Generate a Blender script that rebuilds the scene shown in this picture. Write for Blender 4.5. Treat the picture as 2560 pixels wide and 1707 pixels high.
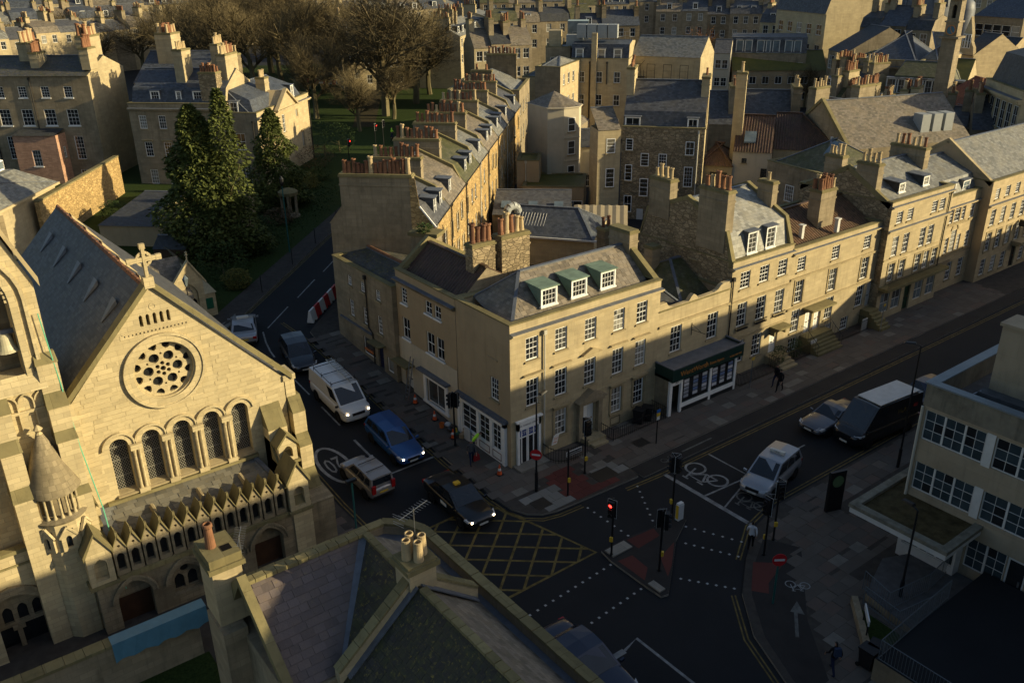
import bpy, math, random
import numpy as np
from math import sin, cos, pi, radians, degrees, atan2, sqrt, hypot, floor
from mathutils import Vector, Matrix
random.seed(11)
for o in list(bpy.data.objects): bpy.data.objects.remove(o)
SC = bpy.context.scene
COL = SC.collection
# ------------------------------------------------------------------ camera
# world frame: X runs along the main street, Y away from it into the block, origin at the foot of the corner house
F_PX, PITCH, ROLL, CAM_Z = 2203.0, radians(23.97), radians(-.71), 28.5
AZ = radians(53.18)
CAM = Vector((-26.942, -36.208, CAM_Z))
def _rot(v): return Vector((v[0]*sin(AZ)+v[1]*cos(AZ), -v[0]*cos(AZ)+v[1]*sin(AZ), v[2]))
_fw = Vector((0, cos(PITCH), -sin(PITCH))); _rt = Vector((1, 0, 0)); _up = _rt.cross(_fw)
FW = _rot(_fw); RT = _rot(_rt*cos(ROLL)+_up*sin(ROLL)); UP = _rot(-_rt*sin(ROLL)+_up*cos(ROLL))
cd = bpy.data.cameras.new('camera'); cam = bpy.data.objects.new('camera', cd); COL.objects.link(cam)
cd.sensor_width = 36; cd.lens = F_PX/2560*36; cd.clip_start = .5; cd.clip_end = 6000
M3 = Matrix((RT, UP, -FW)).transposed(); M4 = M3.to_4x4(); M4.translation = CAM; cam.matrix_world = M4
SC.camera = cam
def at(x, y, z=0.):
    d = FW+RT*((x-1280)/F_PX)-UP*((y-853.5)/F_PX)
    return CAM+d*((z-CAM_Z)/d.z)
def camdist(p): return (Vector(p)-CAM).length
# ------------------------------------------------------------------ light
SUN_EL, SUN_DELTA = radians(17.), radians(46.)
S = Vector((sin(SUN_DELTA)*cos(SUN_EL), -cos(SUN_DELTA)*cos(SUN_EL), sin(SUN_EL)))
wd = bpy.data.worlds.new('World'); SC.world = wd; wd.use_nodes = True
nt = wd.node_tree; nt.nodes.clear()
sky = nt.nodes.new('ShaderNodeTexSky'); sky.sky_type = 'NISHITA'; sky.sun_disc = False
sky.sun_elevation = SUN_EL; sky.sun_rotation = atan2(S.x, S.y); sky.dust_density = 1.5; sky.air_density = 1.0; sky.ozone_density = 1.0
bg = nt.nodes.new('ShaderNodeBackground'); bg.inputs['Strength'].default_value = .09
wo = nt.nodes.new('ShaderNodeOutputWorld'); nt.links.new(sky.outputs[0], bg.inputs[0]); nt.links.new(bg.outputs[0], wo.inputs[0])
sd = bpy.data.lights.new('sun', 'SUN'); sd.energy = 5.0; sd.angle = radians(.5); sd.color = (1.0, .84, .50)
sun = bpy.data.objects.new('sun', sd); COL.objects.link(sun); sun.location = (40, -60, 60)
sun.rotation_euler = S.to_track_quat('Z', 'Y').to_euler()
SC.view_settings.view_transform = 'Standard'; SC.view_settings.look = 'None'; SC.view_settings.gamma = 1; SC.view_settings.exposure = 0.58
SC.view_settings.use_curve_mapping = False
SC.render.resolution_x, SC.render.resolution_y = 1024, 682
# ------------------------------------------------------------------ terrain: level along the main street, climbing up the side street
BRK = [(-1e4, 0.), (3., 0.), (8., .45), (13., .95), (22., 1.8), (70., 2.1), (1e4, 2.1)]
def gz(v):
    for (a, za), (b, zb) in zip(BRK, BRK[1:]):
        if v <= b: return za+(zb-za)*(v-a)/(b-a)
    return 2.1
# ------------------------------------------------------------------ materials
MATS = {}
class NT:
    def __init__(s, name):
        s.m = bpy.data.materials.new(name); s.m.use_nodes = True; s.t = s.m.node_tree
        s.t.nodes.clear(); s.out = s.t.nodes.new('ShaderNodeOutputMaterial'); s.b = s.t.nodes.new('ShaderNodeBsdfPrincipled')
        s.t.links.new(s.b.outputs[0], s.out.inputs[0]); MATS[name] = s.m
    def n(s, typ, **kw):
        x = s.t.nodes.new(typ)
        for k, v in kw.items(): setattr(x, k, v)
        return x
    def l(s, a, b): s.t.links.new(a, b)
    def math(s, op, a, b=None, c=None):
        x = s.n('ShaderNodeMath', operation=op)
        for i, q in enumerate((a, b, c)):
            if q is None: continue
            if isinstance(q, (int, float)): x.inputs[i].default_value = q
            else: s.l(q, x.inputs[i])
        return x.outputs[0]
    def mix(s, fac, a, b, typ='MIX'):
        x = s.n('ShaderNodeMix', data_type='RGBA', blend_type=typ)
        for i, q in ((0, fac), (6, a), (7, b)):
            if isinstance(q, (int, float)): x.inputs[i].default_value = q
            elif isinstance(q, tuple): x.inputs[i].default_value = (*q[:3], 1)
            else: s.l(q, x.inputs[i])
        return x.outputs[2]
    def coord(s, kind='Object', scale=(1, 1, 1), jitter=True):
        tc = s.n('ShaderNodeTexCoord'); mp = s.n('ShaderNodeMapping'); mp.inputs['Scale'].default_value = scale
        s.l(tc.outputs[kind], mp.inputs[0])
        if jitter:
            oi = s.n('ShaderNodeObjectInfo'); v = s.math('MULTIPLY', oi.outputs['Random'], 57.)
            cb = s.n('ShaderNodeCombineXYZ'); s.l(v, cb.inputs[0]); s.l(v, cb.inputs[1]); s.l(cb.outputs[0], mp.inputs['Location'])
        return mp.outputs[0]
    def noise(s, co, scale, detail=4, rough=.6):
        x = s.n('ShaderNodeTexNoise'); x.inputs['Scale'].default_value = scale; x.inputs['Detail'].default_value = detail; x.inputs['Roughness'].default_value = rough
        s.l(co, x.inputs['Vector']); return x.outputs['Fac']
    def ramp(s, v, lo, hi, a=0., b=1.):
        x = s.n('ShaderNodeMapRange'); x.inputs[1].default_value = lo; x.inputs[2].default_value = hi; x.inputs[3].default_value = a; x.inputs[4].default_value = b
        s.l(v, x.inputs[0]); return x.outputs[0]
    def rnd(s):
        oi = s.n('ShaderNodeObjectInfo'); ge = s.n('ShaderNodeNewGeometry')
        return s.math('FRACT', s.math('ADD', s.math('MULTIPLY', oi.outputs['Random'], 7.31), ge.outputs['Random Per Island']))
    def bump(s, h, strength=.3, dist=.02):
        x = s.n('ShaderNodeBump'); x.inputs['Strength'].default_value = strength; x.inputs['Distance'].default_value = dist
        s.l(h, x.inputs['Height']); s.l(x.outputs[0], s.b.inputs['Normal'])
    def col(s, c):
        if isinstance(c, tuple): s.b.inputs['Base Color'].default_value = (*c[:3], 1)
        else: s.l(c, s.b.inputs['Base Color'])
    def rough(s, r, spec=.3):
        s.b.inputs['Roughness'].default_value = r; s.b.inputs['Specular IOR Level'].default_value = spec
def plain(name, c, rough=.6, spec=.3, metal=0., var=.0, bump=0., bscale=20.):
    k = NT(name); k.rough(rough, spec); k.b.inputs['Metallic'].default_value = metal
    if var > 0:
        n = k.noise(k.coord(), 2.2, 5); f = k.ramp(n, .3, .75)
        k.col(k.mix(f, tuple(q*(1-var) for q in c), tuple(min(1, q*(1+var*.6)) for q in c)))
    else: k.col(c)
    if bump: k.bump(k.noise(k.coord(), bscale, 4), bump, .01)
    return k.m
def stone(name, c, bw=.75, bh=.32, mortar=.4, grime=.5, var=.22, rubble=False, bumps=.35, island=False):
    k = NT(name); k.rough(.9, .15)
    uv = k.coord('UV', jitter=False)
    if rubble:
        vo = k.n('ShaderNodeTexVoronoi', feature='F1'); vo.inputs['Scale'].default_value = 1
        mp = k.n('ShaderNodeMapping'); mp.inputs['Scale'].default_value = (1/bw, 1/bh, 1); k.l(uv, mp.inputs[0])
        wob = k.n('ShaderNodeTexNoise'); wob.inputs['Scale'].default_value = 1.3; k.l(mp.outputs[0], wob.inputs['Vector'])
        ad = k.n('ShaderNodeVectorMath', operation='MULTIPLY_ADD'); k.l(wob.outputs['Color'], ad.inputs[0]); ad.inputs[1].default_value = (.5, .5, 0); k.l(mp.outputs[0], ad.inputs[2])
        k.l(ad.outputs[0], vo.inputs['Vector'])
        ve = k.n('ShaderNodeTexVoronoi', feature='DISTANCE_TO_EDGE'); ve.inputs['Scale'].default_value = 1; k.l(ad.outputs[0], ve.inputs['Vector'])
        sep = k.n('ShaderNodeSeparateColor'); k.l(vo.outputs['Color'], sep.inputs[0])
        tone = sep.outputs[0]; joint = k.ramp(ve.outputs['Distance'], .02, .09, 1, 0)
    else:
        br = k.n('ShaderNodeTexBrick'); br.inputs['Scale'].default_value = 1; br.inputs['Brick Width'].default_value = bw; br.inputs['Row Height'].default_value = bh
        br.inputs['Mortar Size'].default_value = .012; br.inputs['Mortar Smooth'].default_value = .3; br.inputs['Color1'].default_value = (0, 0, 0, 1); br.inputs['Color2'].default_value = (1, 1, 1, 1); br.inputs['Mortar'].default_value = (.5, .5, .5, 1)
        k.l(uv, br.inputs['Vector']); tone = br.outputs['Color']; joint = br.outputs['Fac']
    if island: tone = k.rnd()
    a = tuple(q*(1-var) for q in c); b = tuple(q*(1+var) for q in c)
    base = k.mix(tone, a, b)
    n1 = k.noise(k.coord(), .55, 6, .65); g = k.ramp(n1, .42, .72, 0, grime)
    base = k.mix(g, base, tuple(q*w for q, w in zip(c, (.40, .40, .40))))
    n2 = k.noise(k.coord(scale=(2.2, 2.2, .22)), 1.6, 5, .6); g2 = k.ramp(n2, .52, .78, 0, grime*.9)
    base = k.mix(g2, base, tuple(q*w for q, w in zip(c, (.30, .31, .32))))
    n4 = k.noise(k.coord(), 3.1, 4, .6); base = k.mix(k.ramp(n4, .35, .7, 0, .30), base, tuple(q*w for q, w in zip(c, (1.12, 1.06, .95))))
    base = k.mix(k.math('MULTIPLY', joint, mortar), base, tuple(q*.45 for q in c))
    k.col(base)
    n3 = k.noise(k.coord(), 14, 4); h = k.math('SUBTRACT', k.math('MULTIPLY', n3, .5), k.math('MULTIPLY', joint, 1.0))
    if rubble: h = k.math('ADD', h, k.math('MULTIPLY', tone, .6))
    k.bump(h, bumps, .03)
    return k.m
def slate(name, c, bw=.3, bh=.22, lichen=(.25, .19, .03), lich=.0, moss=.0, var=.35, island=False, rough=.6):
    k = NT(name); k.rough(rough, .3)
    uv = k.coord('UV', jitter=False)
    br = k.n('ShaderNodeTexBrick'); br.inputs['Scale'].default_value = 1; br.inputs['Brick Width'].default_value = bw; br.inputs['Row Height'].default_value = bh
    br.inputs['Mortar Size'].default_value = .008; br.inputs['Mortar Smooth'].default_value = .2; br.inputs['Color1'].default_value = (0, 0, 0, 1); br.inputs['Color2'].default_value = (1, 1, 1, 1); br.inputs['Mortar'].default_value = (.3, .3, .3, 1)
    k.l(uv, br.inputs['Vector']); tone = k.rnd() if island else br.outputs['Color']
    base = k.mix(tone, tuple(q*(1-var) for q in c), tuple(q*(1+var) for q in c))
    n1 = k.noise(k.coord(), .9, 6, .65)
    base = k.mix(k.ramp(n1, .45, .7, 0, .5), base, (c[0]*1.5, c[1]*1.35, c[2]*1.05))
    n2 = k.noise(k.coord(), 5.5, 6, .7); base = k.mix(k.ramp(n2, .62-.1*lich, .70, 0, min(1, lich*1.2)), base, lichen)
    n3 = k.noise(k.coord(), 1.3, 6, .7); base = k.mix(k.ramp(n3, .50-.12*moss, .68, 0, min(1, moss)), base, (.055, .06, .014))
    if not island: base = k.mix(k.math('MULTIPLY', br.outputs['Fac'], .6), base, tuple(q*.3 for q in c))
    k.col(base)
    h = k.noise(k.coord(), 12, 4)
    if not island: h = k.math('SUBTRACT', k.math('MULTIPLY', h, .5), br.outputs['Fac'])
    k.bump(h, .35, .02)
    return k.m
LIME = (.41, .335, .205)
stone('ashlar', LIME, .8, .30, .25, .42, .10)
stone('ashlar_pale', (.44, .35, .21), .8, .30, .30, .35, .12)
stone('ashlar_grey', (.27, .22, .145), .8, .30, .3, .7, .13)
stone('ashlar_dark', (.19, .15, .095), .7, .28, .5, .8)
stone('render_tan', (.37, .285, .175), 4, 4, .0, .28, .05, bumps=.12)
stone('render_cream', (.50, .44, .33), 5, 5, .0, .25, .04, bumps=.1)
stone('render_pink', (.42, .25, .17), .5, .16, .2, .45, .2)
stone('rubble', (.30, .235, .145), .42, .22, .9, .6, .35, rubble=True, bumps=.9)
stone('rubble_warm', (.42, .29, .13), .42, .22, .7, .35, .3, rubble=True, bumps=.8)
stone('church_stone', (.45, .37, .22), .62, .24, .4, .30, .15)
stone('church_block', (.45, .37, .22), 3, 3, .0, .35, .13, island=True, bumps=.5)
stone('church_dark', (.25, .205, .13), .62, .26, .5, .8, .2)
stone('coping_mossy', (.20, .17, .085), 1.1, 2, .5, .6, .2)
stone('coping_clean', (.36, .29, .17), 1.1, 2, .4, .55, .15)
plain('lead', (.115, .125, .145), .55, .4, var=.3, bump=.2)
slate('slate', (.075, .076, .082)); slate('slate_blue', (.058, .066, .082)); slate('slate_grey', (.15, .15, .14), .34, .26, lich=.25)
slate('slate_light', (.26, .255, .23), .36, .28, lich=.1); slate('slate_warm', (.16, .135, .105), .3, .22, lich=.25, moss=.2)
slate('slate_moss', (.09, .085, .05), lich=.3, moss=.9); slate('slate_lichen', (.06, .06, .062), lich=.8, moss=.5)
slate('slate_dark', (.045, .047, .052), moss=.2)
slate('slate_piece', (.165, .140, .110), island=True, lich=.25, var=.38); slate('slate_pink', (.105, .084, .080), island=True, lich=.2, var=.22); slate('slate_porch', (.135, .125, .10), island=True, lich=.2, var=.3)
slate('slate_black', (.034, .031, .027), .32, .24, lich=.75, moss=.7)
slate('slate_church', (.062, .063, .068), .3, .2, lich=.15, moss=.1)
slate('pantile', (.11, .062, .036), .24, .34, lich=.25, moss=.35, var=.4); slate('pantile_dark', (.070, .040, .028), .24, .34, lich=.2, moss=.3, var=.4); slate('pantile_red', (.17, .065, .035), .24, .34, var=.35)
slate('moss_roof', (.10, .095, .02), 3, 3, lich=.2, moss=.5, var=.1)
plain('terracotta', (.23, .11, .058), .8, .2, var=.35, bump=.3); plain('pot_buff', (.42, .32, .18), .8, .2, var=.25, bump=.3); plain('pot_dark', (.15, .072, .042), .8, .2, var=.3)
plain('pot_inside', (.006, .005, .005), .9, .1)
plain('white_paint', (.78, .77, .73), .5, .4, var=.06); plain('white_dull', (.55, .54, .50), .6, .3, var=.12); plain('dark_paint', (.012, .013, .014), .45, .5); plain('green_copper', (.17, .23, .17), .7, .2, var=.3, bump=.15)
plain('shop_green', (.006, .028, .022), .4, .5); plain('door_blue', (.012, .016, .06), .35, .5); plain('door_green', (.01, .04, .02), .35, .5); plain('door_brown', (.06, .03, .015), .6, .3, var=.3)
plain('gold_letter', (.42, .17, .035), .45, .5); plain('iron_pipe', (.018, .016, .014), .5, .4); plain('iron_rail', (.010, .010, .011), .5, .4); plain('pipe_pale', (.45, .42, .34), .5, .4)
plain('felt_roof', (.10, .10, .10), .85, .2, var=.3); plain('plant_box', (.30, .31, .30), .5, .4, var=.1); plain('steel', (.32, .33, .34), .35, .5, metal=.8)
plain('copper_green', (.12, .42, .26), .6, .3)
def glass(name, c, r=.06, spec=.5):
    k = NT(name); k.rough(r, spec); n = k.noise(k.coord(), .8, 2); k.col(k.mix(k.ramp(n, .35, .7), tuple(q*.6 for q in c), c)); return k.m
glass('glass', (.022, .024, .026)); glass('glass_blind', (.30, .285, .24), .25, .4); glass('glass_mid', (.075, .075, .07), .1); glass('glass_blue', (.045, .065, .075), .08, .6); glass('glass_sky', (.16, .20, .22), .1, .6)
# ------------------------------------------------------------------ mesh builder
class MB:
    def __init__(s): s.v = []; s.f = []; s.m = []
    def poly(s, pts, mi=0):
        b = len(s.v); s.v.extend(tuple(p) for p in pts); s.f.append(tuple(range(b, b+len(pts)))); s.m.append(mi); return s
    def box(s, x0, y0, z0, x1, y1, z1, mi=0, top=None):
        b = len(s.v)
        s.v += [(x0, y0, z0), (x1, y0, z0), (x1, y1, z0), (x0, y1, z0), (x0, y0, z1), (x1, y0, z1), (x1, y1, z1), (x0, y1, z1)]
        for q in ((0, 3, 2, 1), (4, 5, 6, 7), (0, 1, 5, 4), (1, 2, 6, 5), (2, 3, 7, 6), (3, 0, 4, 7)):
            s.f.append(tuple(b+i for i in q)); s.m.append(mi)
        if top is not None: s.m[-5] = top
        return s
    def hexa(s, P, mi=0):
        b = len(s.v); s.v += [tuple(p) for p in P]
        for q in ((0, 3, 2, 1), (4, 5, 6, 7), (0, 1, 5, 4), (1, 2, 6, 5), (2, 3, 7, 6), (3, 0, 4, 7)):
            s.f.append(tuple(b+i for i in q)); s.m.append(mi)
        return s
    def beam(s, a, b, w, h, mi=0, up=(0, 0, 1)):
        a = Vector(a); b = Vector(b); d = (b-a).normalized(); up = Vector(up)
        x = d.cross(up)
        if x.length < 1e-4: x = d.cross(Vector((1, 0, 0)))
        x.normalize(); y = x.cross(d)
        x *= w/2; y *= h/2
        return s.hexa([a-x-y, a+x-y, b+x-y, b-x-y, a-x+y, a+x+y, b+x+y, b-x+y], mi)
    def prism(s, pts, z0, z1, mi=0, top=None, bottom=False):
        n = len(pts); b = len(s.v)
        z0f = z0 if callable(z0) else (lambda p: z0); z1f = z1 if callable(z1) else (lambda p: z1)
        s.v += [(p[0], p[1], z0f(p)) for p in pts]+[(p[0], p[1], z1f(p)) for p in pts]
        for i in range(n):
            j = (i+1) % n; s.f.append((b+i, b+j, b+n+j, b+n+i)); s.m.append(mi)
        s.f.append(tuple(b+n+i for i in range(n))); s.m.append(mi if top is None else top)
        if bottom: s.f.append(tuple(b+i for i in reversed(range(n)))); s.m.append(mi)
        return s
    def extr(s, pts3, d, mi=0, cap=True):
        n = len(pts3); b = len(s.v); d = Vector(d)
        s.v += [tuple(p) for p in pts3]+[tuple(Vector(p)+d) for p in pts3]
        for i in range(n):
            j = (i+1) % n; s.f.append((b+i, b+j, b+n+j, b+n+i)); s.m.append(mi)
        if cap:
            s.f.append(tuple(b+n+i for i in range(n))); s.m.append(mi); s.f.append(tuple(b+i for i in reversed(range(n)))); s.m.append(mi)
        return s
    def tube(s, a, b, r0, r1=None, n=6, mi=0, cap=True):
        r1 = r0 if r1 is None else r1; a = Vector(a); b = Vector(b); d = b-a
        if d.length < 1e-6: return s
        d.normalize(); x = d.orthogonal().normalized(); y = d.cross(x); k = len(s.v)
        for c, r in ((a, r0), (b, r1)):
            for i in range(n):
                t = 2*pi*i/n; s.v.append(tuple(c+x*(r*cos(t))+y*(r*sin(t))))
        for i in range(n):
            j = (i+1) % n; s.f.append((k+i, k+j, k+n+j, k+n+i)); s.m.append(mi)
        if cap: s.f.append(tuple(k+n+i for i in range(n))); s.m.append(mi); s.f.append(tuple(k+i for i in reversed(range(n)))); s.m.append(mi)
        return s
    def path(s, pts, r, n=6, mi=0):
        for a, b in zip(pts, pts[1:]): s.tube(a, b, r, r, n, mi)
        return s
    def lathe(s, prof, n=12, c=(0, 0, 0), mi=0, a0=0., a1=2*pi):
        k = len(s.v); full = abs(a1-a0-2*pi) < 1e-6; m = n if full else n+1
        for r, z in prof:
            for i in range(m):
                t = a0+(a1-a0)*i/n; s.v.append((c[0]+r*cos(t), c[1]+r*sin(t), c[2]+z))
        for j in range(len(prof)-1):
            for i in range(n):
                i2 = (i+1) % m; s.f.append((k+j*m+i, k+j*m+i2, k+(j+1)*m+i2, k+(j+1)*m+i)); s.m.append(mi)
        return s
    def wall(s, p0, p1, z0, z1, holes=(), reveal=.14, mi=0, rmi=None):
        """vertical wall from p0 to p1, outside on the right hand; holes (s0,s1,za,zb) get reveals"""
        p0 = Vector((p0[0], p0[1])); p1 = Vector((p1[0], p1[1])); L = (p1-p0).length; d = (p1-p0)/L; inn = Vector((-d.y, d.x))
        rmi = mi if rmi is None else rmi
        xs = sorted({0., L} | {max(0, min(L, q)) for h in holes for q in h[:2]}); zs = sorted({z0, z1} | {max(z0, min(z1, q)) for h in holes for q in h[2:4]})
        P = lambda x, z, r=0.: (p0.x+d.x*x+inn.x*r, p0.y+d.y*x+inn.y*r, z)
        for j in range(len(zs)-1):
            zc = (zs[j]+zs[j+1])/2; run = None
            for i in range(len(xs)):
                solid = i < len(xs)-1 and not any(h[0] < (xs[i]+xs[i+1])/2 < h[1] and h[2] < zc < h[3] for h in holes)
                if solid and run is None: run = xs[i]
                if not solid and run is not None:
                    s.poly([P(run, zs[j]), P(xs[i], zs[j]), P(xs[i], zs[j+1]), P(run, zs[j+1])], mi); run = None
        for h in holes:
            a, b, c, e = h[:4]; r = reveal
            s.poly([P(a, c), P(a, e), P(a, e, r), P(a, c, r)], rmi); s.poly([P(b, e), P(b, c), P(b, c, r), P(b, e, r)], rmi)
            s.poly([P(a, e), P(b, e), P(b, e, r), P(a, e, r)], rmi); s.poly([P(b, c), P(a, c), P(a, c, r), P(b, c, r)], rmi)
        return s
    def mesh(s, name, mats, smooth=False, uv=True):
        me = bpy.data.meshes.new(name); me.from_pydata(s.v, [], s.f)
        if isinstance(mats, str): mats = [mats]
        for q in mats: me.materials.append(MATS[q])
        if len(mats) > 1: me.polygons.foreach_set('material_index', s.m)
        if smooth: me.polygons.foreach_set('use_smooth', [True]*len(s.f))
        if uv:
            V = s.v; ul = me.uv_layers.new(name='uv'); out = []
            for f in s.f:
                a = Vector(V[f[0]]); nn = Vector((0, 0, 0))
                for i in range(1, len(f)-1): nn += (Vector(V[f[i]])-a).cross(Vector(V[f[i+1]])-a)
                if nn.length > 0: nn.normalize()
                t = Vector((-nn.y, nn.x, 0))
                t = t.normalized() if t.length > .05 else Vector((1, 0, 0))
                b = nn.cross(t)
                for i in f:
                    p = Vector(V[i]); out += [p.dot(t), p.dot(b)]
            ul.data.foreach_set('uv', out)
        me.update(); return me
    def build(s, name, mats, parent=None, loc=None, rz=0., smooth=False, uv=True):
        return obj(name, s.mesh(name, mats, smooth, uv), parent, loc, rz)
def obj(name, me, parent=None, loc=None, rz=0.):
    o = bpy.data.objects.new(name, me); COL.objects.link(o)
    if parent is not None: o.parent = parent
    if loc is not None: o.location = loc
    if rz: o.rotation_euler = (0, 0, rz)
    return o
def tag(o, label, cat, group=None):
    o['label'] = label; o['category'] = cat
    if group: o['group'] = group
    return o
def thing(name, label, cat, loc=(0, 0, 0), rz=0., group=None):
    return tag(obj(name, None, None, loc, rz), label, cat, group)
def struct(o): o['kind'] = 'structure'; return o
def stuff(o, label=None, cat=None):
    o['kind'] = 'stuff'
    if label: tag(o, label, cat)
    return o
def copy_tree(o, parent=None):
    c = o.copy(); COL.objects.link(c); c.parent = parent
    for ch in list(o.children): copy_tree(ch, c)
    return c
ORD = ['first', 'second', 'third', 'fourth', 'fifth', 'sixth', 'seventh', 'eighth', 'ninth', 'tenth', 'eleventh', 'twelfth', 'thirteenth', 'fourteenth', 'fifteenth', 'sixteenth']
# ------------------------------------------------------------------ building kit
CACHE = {}
def cached(key, fn):
    if key not in CACHE: CACHE[key] = fn()
    return CACHE[key]
def sash_frame(w, h, nx, ny, mat, rail=True, b=.07):
    def mk():
        m = MB(); t = .07
        m.box(0, 0, 0, b, t, h); m.box(w-b, 0, 0, w, t, h); m.box(b, 0, 0, w-b, t, b); m.box(b, 0, h-b, w-b, t, h)
        bw = .022 if nx*ny > 3 else .04
        iw, ih = w-2*b, h-2*b
        for i in range(1, nx): x = b+iw*i/nx; m.box(x-bw/2, .012, b, x+bw/2, t-.01, h-b)
        for j in range(1, ny):
            z = b+ih*j/ny; q = .045 if (rail and j*2 == ny) else bw; m.box(b, .008, z-q/2, w-b, t-.012, z+q/2)
        return m.mesh('window', mat)
    return cached(('fr', round(w, 2), round(h, 2), nx, ny, mat, rail), mk)
def pane_mesh(w, h, mat):
    return cached(('pane', round(w, 3), round(h, 3), mat), lambda: MB().box(0, 0, 0, w, .008, h).mesh('pane', mat))
def sill_mesh(w, mat):
    return cached(('sill', round(w, 2), mat), lambda: MB().box(-.09, -.10, -.11, w+.09, .12, 0).mesh('sill', mat))
GLASS = ['glass']*6+['glass_mid']*2+['glass_blind']*1
def window(root, p0, ang, s, z, w, h, nx=3, ny=4, sill='coping_clean', frame='white_paint', panes=False, reveal=.14, gl=None, rail=True):
    """p0: local wall start, ang: wall direction; window hole starts s along it"""
    d = (cos(ang), sin(ang)); inn = (-d[1], d[0]); r = reveal-.07
    loc = (p0[0]+d[0]*s+inn[0]*r, p0[1]+d[1]*s+inn[1]*r, z)
    o = obj('window', sash_frame(w, h, nx, ny, frame, rail), root, loc, ang)
    gl = gl or random.choice(GLASS)
    if panes:
        b = .07; iw, ih = (w-2*b)/nx, (h-2*b)/ny
        for i in range(nx):
            for j in range(ny):
                g = gl if random.random() > .12 else 'glass_mid'
                obj('pane', pane_mesh(iw-.01, ih-.01, g), o, (b+iw*i+.005, .03, b+ih*j+.005))
    else: obj('pane', pane_mesh(w-.1, h-.1, gl), o, (.05, .03, .05))
    if sill: obj('sill', sill_mesh(w, sill), o, (0, -r, 0))
    return o
def door(root, p0, ang, s, z, w, h, mat='white_paint', reveal=.2, panels=True, knob='gold_letter', fan=False):
    d = (cos(ang), sin(ang)); inn = (-d[1], d[0]); r = reveal-.06
    def mk():
        m = MB(); hh = h-(.35 if fan else 0)
        m.box(0, .03, 0, w, .08, hh)
        for i in (0, 1):
            for (a, b_) in ((.12, .42), (.48, .94)):
                x0 = .1*w+i*.45*w; m.box(x0, .012, hh*a, x0+.35*w, .03, hh*b_)
        m.box(-.05, 0, 0, 0, .1, h); m.box(w, 0, 0, w+.05, .1, h); m.box(-.05, 0, h, w+.05, .1, h+.05)
        return m.mesh('door', mat)
    o = obj('door', cached(('door', round(w, 2), round(h, 2), mat, fan), mk), root, (p0[0]+d[0]*s+inn[0]*r, p0[1]+d[1]*s+inn[1]*r, z), ang)
    if knob:
        obj('handle', cached('knob', lambda: MB().box(-.03, -.03, -.03, .03, .02, .03).mesh('handle', 'gold_letter')), o, (w*.86, .0, h*.45))
        obj('letter_plate', cached('lp', lambda: MB().box(-.13, -.01, -.03, .13, .02, .03).mesh('letter_plate', 'iron_pipe')), o, (w*.5, .01, h*.42))
    if fan: obj('pane', pane_mesh(w, .3, 'glass'), o, (0, .04, h-.33))
    return o
def pot_mesh(kind):
    def mk():
        m = MB()
        if kind == 0: pr = [(.17, 0), (.15, .12), (.125, .5), (.12, .62), (.15, .66), (.15, .72), (.11, .74), (.10, .5)]
        elif kind == 1: pr = [(.16, 0), (.16, .1), (.14, .14), (.13, .80), (.17, .84), (.17, .92), (.12, .94), (.11, .6)]
        else: pr = [(.15, 0), (.14, .45), (.17, .48), (.17, .55), (.12, .56), (.10, .3)]
        m.lathe(pr, 10); m.lathe([(.105, .48), (.0, .48)], 10, mi=1); return m.mesh('chimney_pot', ['__', 'pot_inside'] if False else POTM)
    return mk
def pot(parent, loc, kind, mat):
    global POTM
    POTM = [mat, 'pot_inside']
    return obj('chimney_pot', cached(('pot', kind, mat), pot_mesh(kind)), parent, loc)
def stack(root, x, y, w, d, z0, z1, n=4, mat='ashlar_grey', cap='coping_mossy', mats=('terracotta',), rows=1, taper=0., bands=True, kinds=(0, 1), scale=1.):
    """chimney stack with its long side along local X (w) ; pots along the longer side"""
    m = MB(); hc = .22
    m.box(-w/2, -d/2, 0, w/2, d/2, z1-z0-hc, 0); H = z1-z0
    m.box(-w/2-.07, -d/2-.07, H-hc, w/2+.07, d/2+.07, H-hc*.45, 1); m.box(-w/2-.02, -d/2-.02, H-hc*.45, w/2+.02, d/2+.02, H, 1)
    if bands and H > 1.6: m.box(-w/2-.05, -d/2-.05, H-.85, w/2+.05, d/2+.05, H-.73, 0)
    o = m.build('chimney_stack', [mat, cap], root, (x, y, z0))
    for r in range(rows):
        for i in range(n):
            t = (i+.5)/n-.5; off = 0 if rows == 1 else (r-.5)*min(w, d)*.5
            px, py = (t*w*.94, off) if w >= d else (off, t*d*.94)
            p = pot(o, (px+random.uniform(-.03, .03), py+random.uniform(-.03, .03), H-.01), random.choice(kinds), random.choice(mats))
            k = random.uniform(.88, 1.1)*scale; p.scale = (k, k, k*random.uniform(.85, 1.1)); p.rotation_euler = (random.uniform(-.04, .04), random.uniform(-.04, .04), random.uniform(0, 3))
    return o
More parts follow.
